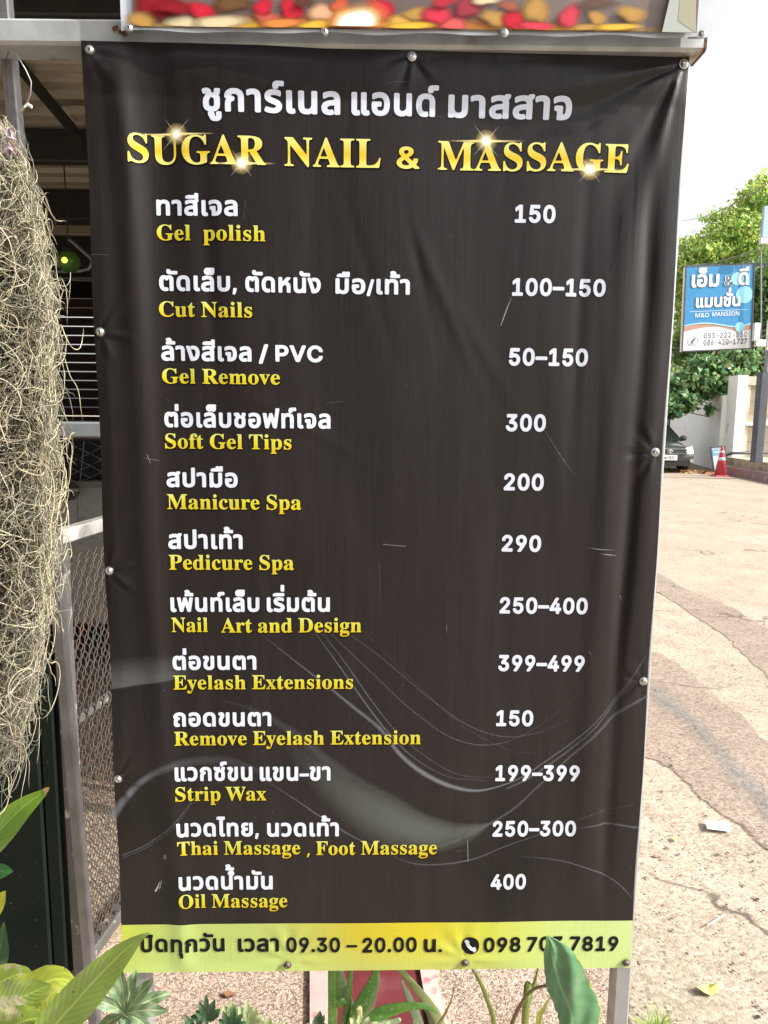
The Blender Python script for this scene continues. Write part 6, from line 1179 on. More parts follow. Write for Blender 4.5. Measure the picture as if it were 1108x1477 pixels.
stalk('root_stock', [(630, 1510, 1.36), (625, 1600, 1.38), (620, 1700, 1.4)], [.010, .014, .016], M_AG, a2)

M_ST = mat('yellow green stalk', (.34, .38, .10), .45, 0, (.22, .30, .06), 25, trans=.15)
rd = thing('reedy_plant', 'thin yellow green stalks rising behind the elephant ear leaf', 'plant', at(730, 1640, 1.35))
stalk('stalk', [(724, 1560, 1.38), (714, 1480, 1.38), (701, 1436, 1.38), (686, 1404, 1.39), (676, 1390, 1.40)], [.006, .0058, .005, .004, .003], M_ST, rd)
stalk('stalk', [(752, 1560, 1.34), (757, 1480, 1.34), (762, 1445, 1.35), (772, 1415, 1.36), (779, 1388, 1.37)], [.008, .0078, .005, .003, .0025], M_ST, rd)
leaf('leaf', [(768, 1540, 1.33, .004), (775, 1480, 1.33, .006), (784, 1455, 1.33, .004), (794, 1436, 1.33, .0006)], leaf_mat('yellow reed leaf', (.50, .50, .12), (.42, .44, .08)), rd, fold=.4)
ee = thing('elephant_ear', 'broad blue green elephant ear leaf with a yellowing rim in front of the phone number', 'plant', at(830, 1700, 1.05))
M_EE = leaf_mat('elephant ear blade', (.11, .25, .12), (.08, .19, .085), None, .6, .42, .22, edge=(.50, .46, .06), nv=7)
ol = [(788, 1350), (787, 1362), (784, 1380), (785, 1400), (788, 1421), (793, 1436), (800, 1452), (806, 1472), (810, 1500), (812, 1540)]
orr = [(789, 1349), (800, 1354), (818, 1364), (834, 1381), (845, 1402), (854, 1424), (864, 1444), (867, 1462), (862, 1490), (850, 1540)]
n_, na_ = 40, 16; L_ = smooth_path(ol, n_); R2 = smooth_path(orr, n_); vs, uv, fs = [], [], []
for i in range(n_):
    for j in range(na_ + 1):
        u = j/na_; e_ = 0 if 0 < j < na_ else rng.normal(0, .6); p_ = L_[i]*(1-u) + R2[i]*u; bul = math.sin(math.pi*u); vs.append(at(p_[0] + e_ * (1 if i > 1 else 0), p_[1], 1.06 - (.010*bul) + .005*math.sin(u*9 + i*.35)*bul + .0016*(i-20)*.6*(u-.3))); uv.append((i/(n_-1) + .12*abs(u-.35), .5 + .5*(u-.30)/.70 if u > .30 else .5*u/.30))
for i in range(n_-1):
    for j in range(na_): a = i*(na_+1)+j; fs.append((a, a+1, a+na_+2, a+na_+1))
link_mesh('leaf_blade', vs, fs, M_EE, ee, True, uvs=uv)
stalk('petiole', [(722, 1560, 1.16), (738, 1480, 1.14), (752, 1448, 1.12), (770, 1427, 1.09), (789, 1421, 1.068)], [.0045, .004, .0032, .0026, .0022], mat('brown green petiole', (.16, .15, .05), .45, 0, (.20, .09, .05), 12), ee)
for a_, b_ in (((789, 1421), (860, 1456)), ((800, 1426), (826, 1380)), ((806, 1430), (846, 1408)), ((812, 1434), (832, 1500)), ((800, 1426), (796, 1372))):
    pts = [at(a_[0]*(1-t)+b_[0]*t, a_[1]*(1-t)+b_[1]*t - 3*math.sin(math.pi*t), 1.036 - .004*math.sin(math.pi*t)) for t in np.linspace(0, 1, 9)]
stalk('stem', [(722, 1560, 1.16), (716, 1640, 1.18), (716, 1760, 1.2)], [.0045, .005, .006], M_ST, ee)
gt = thing('grass_tuft', 'small tuft of bright grass at the foot of the right post', 'grass', atz(946, 1500, 0))
mb = MB()
for i in range(150):
    b_ = atz(946 + rng.normal(0, 9), 1500 + rng.normal(0, 5), 0); a = rng.uniform(0, 6.3); l = rng.uniform(.03, .085); d = V(math.cos(a)*.5, math.sin(a)*.5, 1.0); w = V(-math.sin(a), math.cos(a), 0)*.0016
    p1 = b_ + d*l*.55; p2 = b_ + d*l*.9 + V(math.cos(a), math.sin(a), -.4)*l*.28
    mb.add([b_ - w, b_ + w, p1 + w*.8, p1 - w*.8, p2], [(0, 1, 2, 3), (3, 2, 4)])
mb.build('blades', mat('grass blade', (.26, .38, .05), .5, island=.4, trans=.3), gt, kind='stuff')

# ---------------------------------------------------------------- across the street
M_WALL = mat('white painted wall', (.92, .92, .91), .7, 0, (.86, .87, .86), 1.2, col3=(.50, .50, .45), scale3=2.2, lo3=.66, hi3=.8, bump=.1)
ww = thing('white_wall', 'long white painted garden wall behind the car and the cone', 'wall', (10.2, 21.9, 0))
wa, wb_, wc_ = V(10.27, 21.9, 0), V(12.6, 34, 0), V(0, 0, 2.30)
dn = V(.2, 0, 0)
MB().hexa([wa, wa + dn, wb_ + dn, wb_, wa + wc_, wa + dn + wc_, wb_ + dn + wc_*1.02, wb_ + wc_*1.02]).build('panel', M_WALL, ww)
f0 = (wb_ - wa) * .62 + wa
MB().hexa([f0 + V(-.06, 0, .9), f0 + V(-.02, 0, .9), f0 + V(.18, 1.1, .9), f0 + V(.14, 1.1, .9), f0 + V(-.06, 0, 1.9), f0 + V(-.02, 0, 1.9), f0 + V(.18, 1.1, 1.9), f0 + V(.14, 1.1, 1.9)]).build('window_grille', mat('dark blue grey frame', (.06, .08, .11), .5), ww)
bw_ = thing('corner_building', 'cream rendered building front with a stained recess and a white corner pillar', 'building', (12, 21.5, 0))
M_CRM = mat('cream render', (.56, .50, .40), .8, 0, (.48, .43, .34), 1.8, bump=.15, bscale=15, col3=(.14, .12, .09), scale3=2.6, lo3=.62, hi3=.74)
pT = at(1066, 541, 21.2)[2]; xp0, xp1 = at(1061, 600, 21.2)[0], at(1075, 600, 21.2)[0]
MB().box((xp0, 21.2, 0), (xp1, 21.8, pT)).build('pillar', M_WALL, bw_)
MB().box((xp1, 21.55, 0), (16, 21.8, pT - .02)).build('recess_wall', M_CRM, bw_)
MB().box((xp1 + .02, 21.25, pT - .28), (16, 21.5, pT - .03)).build('lintel', M_CRM, bw_)
MB().box((xp1 + .002, 21.30, .4), (xp1 + .16, 21.549, pT - .29)).build('jamb', M_CRM, bw_)
zs = at(1085, 611, 21.2)[2]; MB().box((at(1078, 611, 21.2)[0], 21.2, zs - .05), (16, 21.549, zs + .02)).build('ledge', M_WALL, bw_)
for zz in (.9, 1.35, 2.1, 2.5): MB().box((xp1 + .17, 21.535, zz), (16, 21.549, zz + .02)).build('render_joint', mat('darker joint tone', (.30, .27, .22), .9), bw_)  # joint lines in a darker tone than the render
st_ = thing('entrance_steps', 'mauve plinth with a worn stone step above it at the right edge', 'steps', (11, 19, 0))
M_MAU = mat('mauve painted kerb', (.30, .19, .185), .75, 0, (.24, .15, .15), 3, bump=.2, col3=(.40, .33, .28), scale3=7, lo3=.6, hi3=.72)
M_STO = mat('worn stone step', (.50, .43, .32), .8, 0, (.30, .25, .18), 3.5, bump=.3, col3=(.16, .13, .10), scale3=6, lo3=.62, hi3=.7)
zk = .24
MB().hexa([V(9.80, 20.6, -.01), V(9.62, 12, -.01), V(15, 12, -.01), V(15, 20.6, -.01), V(9.82, 20.58, zk), V(9.64, 12, zk), V(15, 12, zk), V(15, 20.58, zk)][0:1] + [V(9.62, 12, -.01)][0:0] + [V(9.62, 12, -.01), V(15, 12, -.01), V(15, 20.6, -.01)] + [V(9.82, 20.58, zk), V(9.64, 12, zk), V(15, 12, zk), V(15, 20.58, zk)]).build('plinth', M_MAU, st_)
z2 = .47; MB().hexa([V(10.12, 21.15, zk), V(9.98, 13, zk), V(15, 13, zk), V(15, 21.15, zk), V(10.12, 21.15, z2), V(9.98, 13, z2), V(15, 13, z2), V(15, 21.15, z2)]).build('upper_step', M_STO, st_)
pp = MB().tube([V(9.95, 20.75, .05), V(9.93, 20.75, .52), V(10.1, 20.75, .60), V(11.5, 20.75, .64)], .045, 8).build('drain_pipe', mat('black plastic pipe', (.03, .03, .035), .5), None, label='bent black pipe lying along the step behind the cone', cat='pipe', smooth=True)
shelf_y = at(1105, 585, 21.3); MB().box(tuple(shelf_y - V(.05, .15, .25)), tuple(shelf_y + V(.5, .0, .22))).build('yellow_notice', mat('yellow orange notice', (.75, .38, .06), .6), None, label='yellow orange notice on the recess wall at the right edge', cat='notice')

YS = 18.9
spole = thing('sign_pole', 'dark grey steel pole on the step carrying the blue mansion sign', 'pole', (10.0, YS, z2))
M_PL = mat('dark grey pole paint', (.085, .095, .115), .5, .1, (.065, .07, .085), 4); M_PU = mat('lighter grey pole paint', (.24, .26, .29), .5, .1, (.18, .20, .22), 4)
def vline(px, y0, y1, Y, x=None): a, b = at(px, y0, Y), at(px, y1, Y); return a, b
xa = at(1096.5, 600, YS)[0]; za = at(1096, 537, YS)[2]; zb_ = at(1104, 300, YS)[2]
MB().bar((xa, YS, z2 - .01), (xa, YS, za), .25, .25, up=(0, 1, 0)).build('lower_post', M_PL, spole)
MB().bar((xa + .10, YS, za), (xa + .10, YS, zb_ + 2.2), .15, .15, up=(0, 1, 0)).build('upper_post', M_PU, spole)
sg = thing('mansion_sign', 'blue and white lightbox sign with white Thai lettering on the dark grey pole', 'sign', at(1035, 444, YS))
cA, cB, cC, cD = at(989.5, 384, YS), at(1088, 380, YS), at(1083.5, 503, YS), at(984, 507, YS)   # TL TR BR BL
th = V(.0, .20, 0)
# box body
def quadpt(u, v, l=0.0): return (cA*(1-u) + cB*u)*(1-v) + (cD*(1-u) + cC*u)*v - V(0, l, 0)
lf = V(-.0, 0, 0)
MB().hexa([cD + lf, cC, cC + th, cD + th + V(.02, 0, 0), cA, cB, cB + th, cA + th + V(.02, 0, 0)]).build('box', mat('off white sign box', (.80, .76, .72), .6, 0, (.62, .56, .50), 3), sg)
fr = MB(); 
for a, b in ((cA, cB), (cB, cC), (cC, cD), (cD, cA)): fr.bar(a - V(0, .01, 0), b - V(0, .01, 0), .03, .03, up=(0, -1, 0))
fr.build('frame', mat('dark blue grey trim', (.05, .07, .09), .5), sg)
def sshape(name, pts, col, l, fan=True):
    vs = [quadpt(u, v, l) for u, v in pts]; c = sum(vs)/len(vs); k = len(vs)
    return link_mesh(name, vs + [c], [(i, (i+1) % k, k) for i in range(k)], mat('sign print ' + name, col, .5), sg)
sshape('white_ground', [(.01, .01), (.01, .99), (.99, .99), (.99, .01)], (.74, .75, .76), .004)
wavet = [(u, .735 + .035*math.sin(-1.2 + u*5.6) - .02) for u in np.linspace(.012, .988, 25)]
vs = []; fs = []
def strip(name, top, bot, col, l):
    vs = [quadpt(u, v, l) for u, v in top] + [quadpt(u, v, l) for u, v in bot]; k = len(top)
    return link_mesh(name, vs, [(i, k+i, k+i+1, i+1) for i in range(k-1)], mat('sign print ' + name, col, .5), sg)
def wv(u): return .715 - .030*math.sin((u+.02)*5.4) + .02*max(0, 0) + (.05*max(0, u-.8)*-3 if u > .8 else 0)
U_ = np.linspace(.014, .986, 30)
strip('brown_wave', [(u, wv(u) - .01) for u in U_], [(u, wv(u) + .012 + .045*abs(math.cos(u*2.9))) for u in U_], (.42, .24, .18), .008)
strip('blue_ground', [(u, .014) for u in U_], [(u, wv(u) - .012) for u in U_], (.028, .225, .47), .012)
strip('pale_wave', [(u, wv(u) - .018) for u in U_], [(u, wv(u) - .004) for u in U_], (.35, .62, .70), .016)
def disc(cx_, cy_, r, col, l, nm='pale_circle'): 
    pts = [(min(.985, cx_ + r*math.cos(a)), cy_ + r*.8*math.sin(a)) for a in np.linspace(0, 2*math.pi, 29)[:-1]]; sshape(nm, pts, col, l)
disc(.76, .17, .095, (.25, .60, .78), .016); disc(.87, .36, .125, (.25, .60, .80), .018); disc(.82, .735, .07, (.25, .60, .78), .020)
for u_, v_ in ((.70, .09), (.77, .09), (.84, .06), (.93, .26)): strip('hanging_line', [(u_, .015), (u_ + .006, .015)], [(u_, v_), (u_ + .006, v_)], (.35, .62, .80), .017)
strip('rule_line', [(.08, .532), (.92, .530)], [(.08, .537), (.92, .535)], (.6, .7, .8), .02)
def sletter(text, pre, u0, u1, v, hv, col, r, name='lettering', track=0, cell=40.0, outline=None):
    vs, fs = layout(text, pre, r, cell, track); mn, mx_ = vs[:, 0].min(), vs[:, 0].max(); out = []
    for x, y in vs: out.append(quadpt(u0 + (x-mn)/(mx_-mn)*(u1-u0), v - (y + r)/(REF[pre] + 2*r)*hv, .026 if outline is None else outline))
    return link_mesh(name, out, fs, col, sg)
SWH = mat('white sign lettering', (.78, .79, .80), .5); SBR = mat('sign lettering outline', (.30, .26, .28), .5); SBK = mat('slate sign lettering', (.07, .10, .15), .5); SDK = mat('dark ampersand', (.05, .08, .12), .5)
for tx, u0, u1, v, h in (('เอ็ม', .09, .49, .25, .145), ('ดี', .77, .92, .245, .145), ('แมนชั่น', .165, .81, .49, .115)):
    sletter(tx, 't', u0 - .005, u1 + .005, v + .005, h + .010, SBR, 42, 'lettering_outline', outline=.023); sletter(tx, 't', u0, u1, v, h, SWH, 30)
sletter('&', 'n', .565, .69, .252, .125, SWH, 30); sletter('&', 'n', .575, .69, .249, .118, SDK, 4, outline=.029)
sletter('M&D', 'n', .165, .36, .605, .05, SWH, 0); sletter('MANSION', 'n', .41, .80, .600, .05, SWH, 0)
sletter('053-222-850', 'n', .30, .93, .858, .066, SBK, 12, track=50); sletter('086-420-1727', 'n', .30, .93, .94, .066, SBK, 12, track=50)
rg_ = [(.14 + .078*math.cos(a), .885 + .06*math.sin(a)) for a in np.linspace(0, 2*math.pi, 25)]; rg2 = [(.14 + .068*math.cos(a), .885 + .052*math.sin(a)) for a in np.linspace(0, 2*math.pi, 25)]
strip('phone_ring', rg_, rg2, (.12, .22, .35), .02)
strip('phone_handset', [(.175, .845), (.15, .855), (.13, .88), (.12, .92)], [(.185, .862), (.165, .872), (.148, .892), (.145, .928)], (.06, .10, .16), .022)
for v_ in (.012, .97):
    a = quadpt(1.0, v_) + V(0, .15, 0); MB().bar(a, (xa + .10, YS, a[2] + .03), .05, .05).build('bracket', M_PL, sg)
eb = thing('meter_boxes', 'white electrical boxes and insulators clamped to the sign pole', 'electrical box', (10.0, YS, 3.2))
for (x0, y0, x1, y1, m_) in ((1098, 298, 1112, 345, mat('pale blue box', (.35, .48, .58), .5)), (1096, 343, 1112, 352, mat('white box', (.66, .66, .64), .5)), (1086, 466, 1096, 492, mat('white box', (.66, .66, .64), .5)), (1089, 490, 1104, 500, mat('white box', (.6, .6, .58), .5)), (1105, 462, 1114, 505, mat('white box', (.7, .7, .68), .5))):
    a, b = at(x0, y1, YS - .2), at(x1, y0, YS - .2); MB().bar((a[0], YS - .2, (a[2]+b[2])/2), (b[0], YS - .2, (a[2]+b[2])/2), .12, b[2]-a[2], up=(0, 0, 1)).build('box', m_, eb)
MB().bar(at(1098, 320, YS - .13), at(1098, 500, YS - .13), .03, .03, up=(0, 1, 0)).build('conduit', M_PU, eb)
for i_, (a, b, sg_) in enumerate((((1135, 246, 17), (985, 318, 30), .25), ((1120, 350, 17), (960, 382, 26), .2), ((1125, 470, 18), (1040, 482, 24), .1))):
    A_, B_ = at(*a), at(*b); pts = [A_*(1-t) + B_*t - V(0, 0, sg_*4*t*(1-t)) for t in np.linspace(0, 1, 14)]
    MB().tube(pts, .012, 5).build('overhead_wire', mat('grey overhead wire', (.25, .25, .26), .6), None, label=('highest thin wire slanting across the white sky', 'thin wire sagging in front of the tree above the mansion sign', 'short wire reaching the sign pole from the trees')[i_], cat='wire')

# cone and leaning A-frame
cn = thing('traffic_cone', 'red traffic cone with white bands standing in front of the leaning sign', 'traffic cone', atz(1039, 687, 0))
c0 = atz(1039, 687, 0); M_CONE = mat('faded red cone', (.52, .045, .075), .5, 0, (.44, .05, .07), 5)
MB().lathe(c0, [(.165, .03), (.035, .80), (.028, .83), (.001, .83)], n=24).build('body', M_CONE, cn, smooth=True)
MB().box(tuple(c0 + V(-.20, -.20, 0)), tuple(c0 + V(.20, .20, .035))).build('base', mat('pinkish cone base', (.50, .16, .15), .6), cn)
for h0, h1 in ((.44, .53), (.66, .71)):
    r_ = lambda h: .165 - .130*(h - .03)/.77 + .004
    MB().lathe(c0, [(r_(h0), h0), (r_(h1), h1)], n=24).build('reflective_band', mat('worn white band', (.70, .62, .62), .4), cn, smooth=True)
af = thing('leaning_board', 'small white and blue notice board in a dark frame leaning behind the cone', 'notice board', atz(1036, 683, 0))
Ya = 20.6; q4 = [at(1025, 645, Ya), at(1045, 643.5, Ya), at(1047.5, 678, Ya), at(1030, 680, Ya)]; q4[2] = q4[2] * V(1, 1, 1); 
for a, b in zip(q4, q4[1:] + q4[:1]): MB().bar(a, b, .045, .045, up=(0, -1, 0)).build('frame_bar', mat('dark teal frame', (.05, .10, .12), .5), af)
def aq(u, v, l): return (q4[0]*(1-u) + q4[1]*u)*(1-v) + (q4[3]*(1-u) + q4[2]*u)*v - V(0, l, 0)
link_mesh('white_face', [aq(.03, .03, .004), aq(.97, .03, .004), aq(.97, .97, .004), aq(.03, .97, .004), aq(.03, .03, -.014), aq(.97, .03, -.014), aq(.97, .97, -.014), aq(.03, .97, -.014)], [(3, 2, 1, 0), (4, 5, 6, 7)], mat('white notice face', (.68, .72, .74), .6), af)
link_mesh('blue_header', [aq(.04, .10, .010), aq(.96, .10, .010), aq(.96, .36, .010), aq(.04, .36, .010)], [(3, 2, 1, 0)], mat('pale blue print', (.20, .42, .52), .6), af)
link_mesh('white_lettering', [aq(.15, .20, .014), aq(.85, .20, .014), aq(.85, .24, .014), aq(.15, .24, .014)], [(3, 2, 1, 0)], mat('white print', (.7, .75, .75), .6), af)
lm = MB()
for i in range(1100):
    u = rng.uniform(0, 1); x_ = 8.6 + 1.3*u + rng.normal(0, .25); y_ = 21.0 + rng.normal(0, .35) + (.6 - u)*1.2
    if x_ > 9.74 and y_ < 20.7: continue
    a = rng.uniform(0, 6.3); l = rng.uniform(.03, .075); c = V(x_, y_, rng.uniform(.01, .045)); e1 = V(math.cos(a), math.sin(a), rng.uniform(-.4, .4))*l; e2 = V(-math.sin(a), math.cos(a), rng.uniform(-.3, .5))*l*.5
    lm.add([c - e1, c + e2, c + e1, c - e2], [(0, 1, 2), (0, 2, 3)])
lm.build('leaf_litter', mat('dry leaf litter', (.42, .24, .10), .8, island=.5), None, kind='stuff', label='dry brown leaves fallen along the foot of the white wall', )

# ---------------------------------------------------------------- dark car
def make_car():
    X0, Y0 = 8.30, 20.75
    t = thing('parked_car', 'dark grey hatchback parked beside the white wall, headlights towards the street', 'car', (X0, Y0 + 2, 0))
    mp_ = mat('dark grey green car paint', (.075, .082, .078), .25, .3, (.06, .066, .062), 3, coat=.8)
    # stations: y from nose, half width, bottom, belt height; rounded cross section
    stn = [(0.0, .60, .34, .58), (.05, .72, .24, .68), (.18, .80, .20, .74), (.45, .83, .18, .80), (.95, .845, .18, .90), (1.15, .85, .18, .93), (2.2, .85, .18, .95), (3.3, .84, .18, .98), (3.9, .80, .22, .98), (4.1, .70, .30, .90)]
    n = 14; vs = []
    for y, w, b, h in stn:
        mid = (b + h) / 2
        for k in range(n):
            a = math.pi * k / (n - 1); cx = -math.cos(a); sx = math.sin(a); 
            px = w * math.copysign(abs(cx) ** .35, cx); pz = mid + (h - mid) * sx ** .6 if True else 0
            vs.append((X0 + px, Y0 + y, pz if 0 < k < n-1 else mid))
        for px, pz in ((w * .98, b + .06), (w * .9, b), (-w * .9, b), (-w * .98, b + .06)): vs.append((X0 + px, Y0 + y, pz))
    k_ = n + 4; fs = []
    for r in range(len(stn) - 1):
        for i in range(k_): fs.append((r*k_ + i, r*k_ + (i+1) % k_, (r+1)*k_ + (i+1) % k_, (r+1)*k_ + i))
    fs += [tuple(range(k_))[::-1], tuple(range((len(stn)-1)*k_, len(stn)*k_))]
    link_mesh('body', vs, fs, mp_, t, True)
    gl_ = mat('car window glass', (.05, .065, .055), .06, 0, coat=.6)
    cab = [(1.00, .90, .72), (1.75, 1.36, .58), (2.2, 1.41, .60), (3.2, 1.38, .58), (4.0, .96, .68)]
    vs = []
    for y, z_, w in cab: vs += [(X0 - w, Y0 + y, z_), (X0 + w, Y0 + y, z_)]
    for y, z_, w in cab: vs += [(X0 - .78, Y0 + y, .90), (X0 + .78, Y0 + y, .90)]
    fs = [(2*i, 2*i+2, 2*i+3, 2*i+1) for i in range(4)] + [(10+2*i, 2*i, 2*i+2, 12+2*i)[::-1] for i in range(4)] + [(11+2*i, 2*i+1, 2*i+3, 13+2*i) for i in range(4)]
    link_mesh('window_glass', vs, fs, gl_, t)
    rf = MB(); rf.add([(X0 - .57, Y0 + 1.70, 1.365), (X0 + .57, Y0 + 1.70, 1.365), (X0 + .60, Y0 + 2.2, 1.425), (X0 - .60, Y0 + 2.2, 1.425), (X0 + .58, Y0 + 3.25, 1.395), (X0 - .58, Y0 + 3.25, 1.395), (X0, Y0 + 1.72, 1.40), (X0, Y0 + 2.2, 1.455), (X0, Y0 + 3.25, 1.42)], [(0, 6, 7, 3), (6, 1, 2, 7), (3, 7, 8, 5), (7, 2, 4, 8)])
    rf.build('roof', mp_, t, smooth=True)
    for s_ in (-1, 1):
        MB().bar((X0 + s_*.74, Y0 + 1.02, .905), (X0 + s_*.585, Y0 + 1.73, 1.365), .05, .05).build('windscreen_pillar', mp_, t)
        MB().lathe((X0 + s_*.90, Y0 + 1.25, .985), [(.001, -.11), (.06, -.09), (.085, -.03), (.085, .04), (.05, .09), (.001, .10)], (1, .1, 0), 12).build('mirror', mp_, t, smooth=True)
        hl = [(X0 + s_*.50, Y0 + .085, .73), (X0 + s_*.80, Y0 + .34, .78), (X0 + s_*.80, Y0 + .22, .64), (X0 + s_*.73, Y0 + .045, .56), (X0 + s_*.53, Y0 - .005, .58)]
        c = sum(np.array(p) for p in hl)/5 + V(0, -.04, .0); link_mesh('headlight', hl + [tuple(c)], [(i, (i+1) % 5, 5) for i in range(5)], mat('headlight glass', (.62, .64, .60), .12, .2, coat=1), t, True)
        MB().lathe((X0 + s_*.66, Y0 - .0, .36), [(.06, 0), (.06, -.02), (.001, -.025)], (0, 1, 0), 12).build('fog_lamp', mat('fog lamp', (.5, .5, .45), .2), t)
        for yy in (.80, 3.3):
            w = MB().lathe((X0 + s_*.74, Y0 + yy, .30), [(.24, -.10), (.29, -.09), (.30, 0), (.29, .09), (.24, .10)], (1, 0, 0), 22).build('wheel', mat('tyre rubber', (.018, .018, .018), .85), t)
            MB().lathe((X0 + s_*.835, Y0 + yy, .30), [(.20, 0), (.17, .01*s_), (.03, .015*s_)], (1, 0, 0), 14).build('rim', mat('rim metal', (.4, .4, .4), .3, .8), w)
    gr = MB(); gr.box((X0 - .50, Y0 - .02, .57), (X0 + .50, Y0 + .06, .70)); gr.build('grille', mat('grey mesh grille', (.07, .075, .08), .4, .3), t)
    gb_ = MB()
    for z_ in (.565, .705): gb_.bar((X0 - .52, Y0 - .03, z_), (X0 + .52, Y0 - .03, z_), .02, .018)
    gb_.build('grille_trim', mat('chrome trim', (.5, .5, .5), .2, .9), t)
    bdg = MB()
    for rx, rz, cx in ((.075, .05, 0), (.028, .048, 0), (.052, .022, 0)):
        pts = [(X0 + rx*math.cos(a), Y0 - .045, .64 + (0 if rx != .052 else .02) + rz*math.sin(a)) for a in np.linspace(0, 2*math.pi, 19)]; bdg.tube(pts, .008, 5, cap=False)
    bdg.build('badge', mat('chrome badge', (.7, .7, .7), .15, .95), t)
    MB().box((X0 - .62, Y0 - .035, .22), (X0 + .62, Y0 + .05, .34)).build('lower_intake', mat('black intake', (.01, .01, .01), .6), t)
    npl = MB().box((X0 + .02 - .20, Y0 - .06, .38), (X0 + .02 + .20, Y0 - .03, .53)).build('number_plate', mat('white number plate', (.70, .70, .68), .5), t)
    vs, fs = layout('7873', 'n', 12, 45, 0); vv2 = [(X0 - .06 + x/2000*.40*.55 + .0, Y0 - .062, .40 + y/509*.09) for x, y in vs]; link_mesh('plate_number', vv2, fs, mat('black plate print', (.02, .02, .03), .6), npl)
    vs, fs = layout('กม', 't', 20, 45, 0); vv2 = [(X0 - .16 + x/1200*.09, Y0 - .062, .41 + y/560*.07) for x, y in vs]; link_mesh('plate_number', vv2, fs, bpy.data.materials['black plate print'], npl)
    MB().bar((X0 - .3, Y0 + 1.10, .955), (X0 + .35, Y0 + 1.06, .945), .02, .02).build('wiper', mat('wiper', (.01, .01, .01), .6), t)
make_car()

# ---------------------------------------------------------------- trees
def leaves(name, clumps, n, size, m, parent, seed=1, asp=.5, droop=.3):
    """clumps: (px, py, rx px, ry px, depth, depth radius m, weight)"""
    r = np.random.default_rng(seed); W = np.array([c[6] for c in clumps]); W = W / W.sum(); which = r.choice(len(clumps), n, p=W)
    cen, rad = [], []
    for c in clumps:
        p = at(c[0], c[1], c[4]); k = c[4] / FPX; cen.append(p); rad.append((c[2]*k, c[5], c[3]*k))
    cen, rad = np.array(cen)[which], np.array(rad)[which]
    # sub-clusters give light and dark tufts with gaps
    ncl = max(6, n // 38); cd = r.normal(0, 1, (ncl, 3)); cd /= np.linalg.norm(cd, axis=1, keepdims=True); cd *= r.uniform(.35, 1.0, (ncl, 1)); ci = r.integers(0, ncl, n)
    loc = cd[ci] + r.normal(0, .13, (n, 3)); pos = cen + loc * rad
    d = r.normal(0, 1, (n, 3)); d[:, 2] -= droop; d /= np.linalg.norm(d, axis=1, keepdims=True); q = r.normal(0, 1, (n, 3)); s = np.cross(d, q); s /= np.linalg.norm(s, axis=1, keepdims=True)
    l = size * r.uniform(.6, 1.3, n)[:, None]; nb = np.cross(d, s) * l * .12
    v = np.stack([pos - d*l*.5, pos + s*l*asp*.5 + nb, pos + d*l*.5, pos - s*l*asp*.5 + nb], 1).reshape(-1, 3)
    v[:, 2] = np.maximum(v[:, 2], .05)
    fast_mesh(name, v, np.arange(4*n).reshape(n, 4), m, parent, kind='stuff')
def twigs(parent, base, clumps, m, seed=3, rb=.16):
    r = random.Random(seed); mb = MB()
    for c in clumps:
        p = at(c[0], c[1], c[4]); mid = (np.array(base) + p)/2 + V(r.uniform(-.4, .4), 0, r.uniform(-.2, .5)); mb.tube([base, mid, p], [rb*.5, rb*.3, rb*.1], 6)
        for _ in range(7):
            e = p + V(r.uniform(-1, 1)*c[2]*c[4]/FPX, r.uniform(-1, 1)*c[5], r.uniform(-.9, 1)*c[3]*c[4]/FPX); mb.tube([mid*.3 + p*.7, (p+e)/2 + V(0, 0, .08), e], [rb*.14, rb*.08, rb*.03], 5)
    mb.build('branches', m, parent)
M_BARK = mat('grey brown bark', (.16, .12, .09), .9, 0, (.09, .07, .05), 8, bump=.6, bscale=12)
M_FY = mat('sunlit yellow green foliage', (.44, .60, .15), .5, 0, (.34, .50, .12), .9, island=.45, trans=.45)
M_FG = mat('deep green foliage', (.16, .27, .08), .45, 0, (.10, .19, .06), .8, island=.55, trans=.3)
M_FB = mat('glossy blue green foliage', (.20, .34, .14), .4, 0, (.12, .24, .10), .8, island=.6, trans=.3)
M_FR = mat('dead russet foliage', (.30, .13, .09), .8, 0, (.22, .10, .07), 1.5, island=.4, trans=.2)
def tree(label, clumps, n, size, m, base, seed, group='trees behind the white wall', rb=.16, **k):
    t = thing('tree', label, 'tree', base, None)
    top = V(base[0] + .2, base[1], at(clumps[0][0], clumps[0][1], clumps[0][4])[2]*.55)
    MB().tube([V(*base), V(base[0] + .1, base[1], top[2]*.5), top], [rb*1.3, rb, rb*.7], 10).build('trunk', M_BARK, t, smooth=True)
    twigs(t, top, clumps, M_BARK, seed, rb * .5); leaves('crown', clumps, n, size, m, t, seed, **k)
    return t
tree('tall tree with sunlit yellow green crown above the mansion sign', [(1060, 350, 60, 34, 27, 2.2, 2.2), (1100, 300, 38, 36, 27, 2.0, 1.6), (1010, 372, 36, 20, 26.5, 1.6, .9), (1140, 340, 50, 60, 27, 2, 1.4), (985, 395, 22, 24, 26.5, 1.2, .6), (990, 430, 24, 40, 26.5, 1.4, .8), (985, 500, 22, 40, 26.5, 1.2, .7), (1098, 262, 16, 14, 27, .7, .10), (1040, 312, 30, 10, 27, .8, .13), (995, 352, 26, 12, 26.5, .8, .12), (1075, 285, 14, 12, 27, .6, .08)], 17000, .18, M_FY, (14.5, 27, 0), 11)
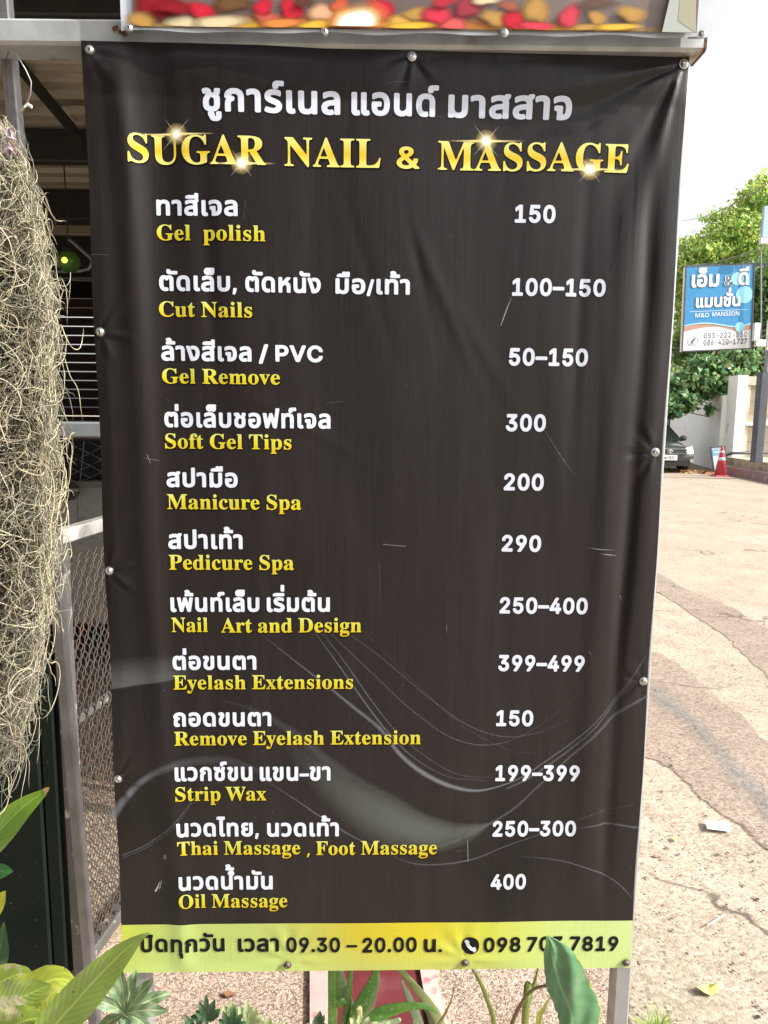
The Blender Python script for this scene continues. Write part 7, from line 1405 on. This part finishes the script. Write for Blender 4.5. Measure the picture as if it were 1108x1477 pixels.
tree('dark green tree filling the space between the mansion sign and its pole', [(1100, 420, 40, 50, 25, 1.5, 1.6), (1060, 520, 50, 32, 25, 1.5, 1.6), (1110, 500, 40, 50, 25, 1.5, 1.6), (1010, 500, 36, 30, 25, 1.3, 1), (1040, 430, 50, 50, 26, 1.5, 1)], 15000, .19, M_FG, (13.6, 25.4, 0), 12, asp=.55)
tree('glossy leaved tree whose branches hang over the white wall beside the car', [(1005, 555, 36, 22, 22.8, .8, 1.3), (1045, 548, 26, 24, 22.8, .8, 1.1), (985, 580, 22, 16, 22.4, .6, .8), (1022, 530, 34, 18, 23, .8, .9), (968, 590, 16, 14, 22.2, .5, .5), (1024, 592, 6, 8, 21.9, .15, .07), (975, 560, 16, 20, 22.8, .6, .3), (1062, 520, 26, 22, 23, .8, .8)], 6500, .20, M_FB, (13.0, 24.6, 0), 13, asp=.7, rb=.12)
dr = thing('dead_creeper', 'russet dead creeper hanging below the mansion sign', 'plant', (12.2, 24.2, 3))
cl_ = [(1040, 520, 17, 16, 24.0, .5, 1.5), (1026, 518, 9, 13, 24.0, .4, .8), (1050, 512, 9, 9, 24, .4, .4)]
twigs(dr, at(1045, 500, 24.3), cl_, M_BARK, 5, .06); leaves('dead_leaves', cl_, 1500, .15, M_FR, dr, 21, asp=.35, droop=1.5)

# ---------------------------------------------------------------- behind the camera: unseen dark front and ground, added to darken the board's reflections
link_mesh('added_dark_ground', [(-9, -3.6, .02), (.15, -3.6, .02), (.15, -.6, .02), (-9, -.6, .02)], [(0, 1, 2, 3)], mat('added dark ground', (.09, .08, .075), .8, 0, (.06, .055, .05), 3), None, kind='structure')  # unseen ground added dark to dim the board's lower reflections
fb = thing('sky_blocker', 'dark timber shophouse front, unseen and added behind the viewer to block sky reflections', 'building', (-4, -3.5, 0))
M_TIM = mat('added dark boards', (.06, .05, .045), .7, 0, (.04, .034, .03), 4)
MB().box((-9, -4.2, 0), (.15, -3.6, 6.5)).build('sky_blocker_wall', M_TIM, fb)
MB().box((-9, -3.7, 2.8), (.10, -2.7, 2.95)).build('sky_blocker_awning', M_TIM, fb)
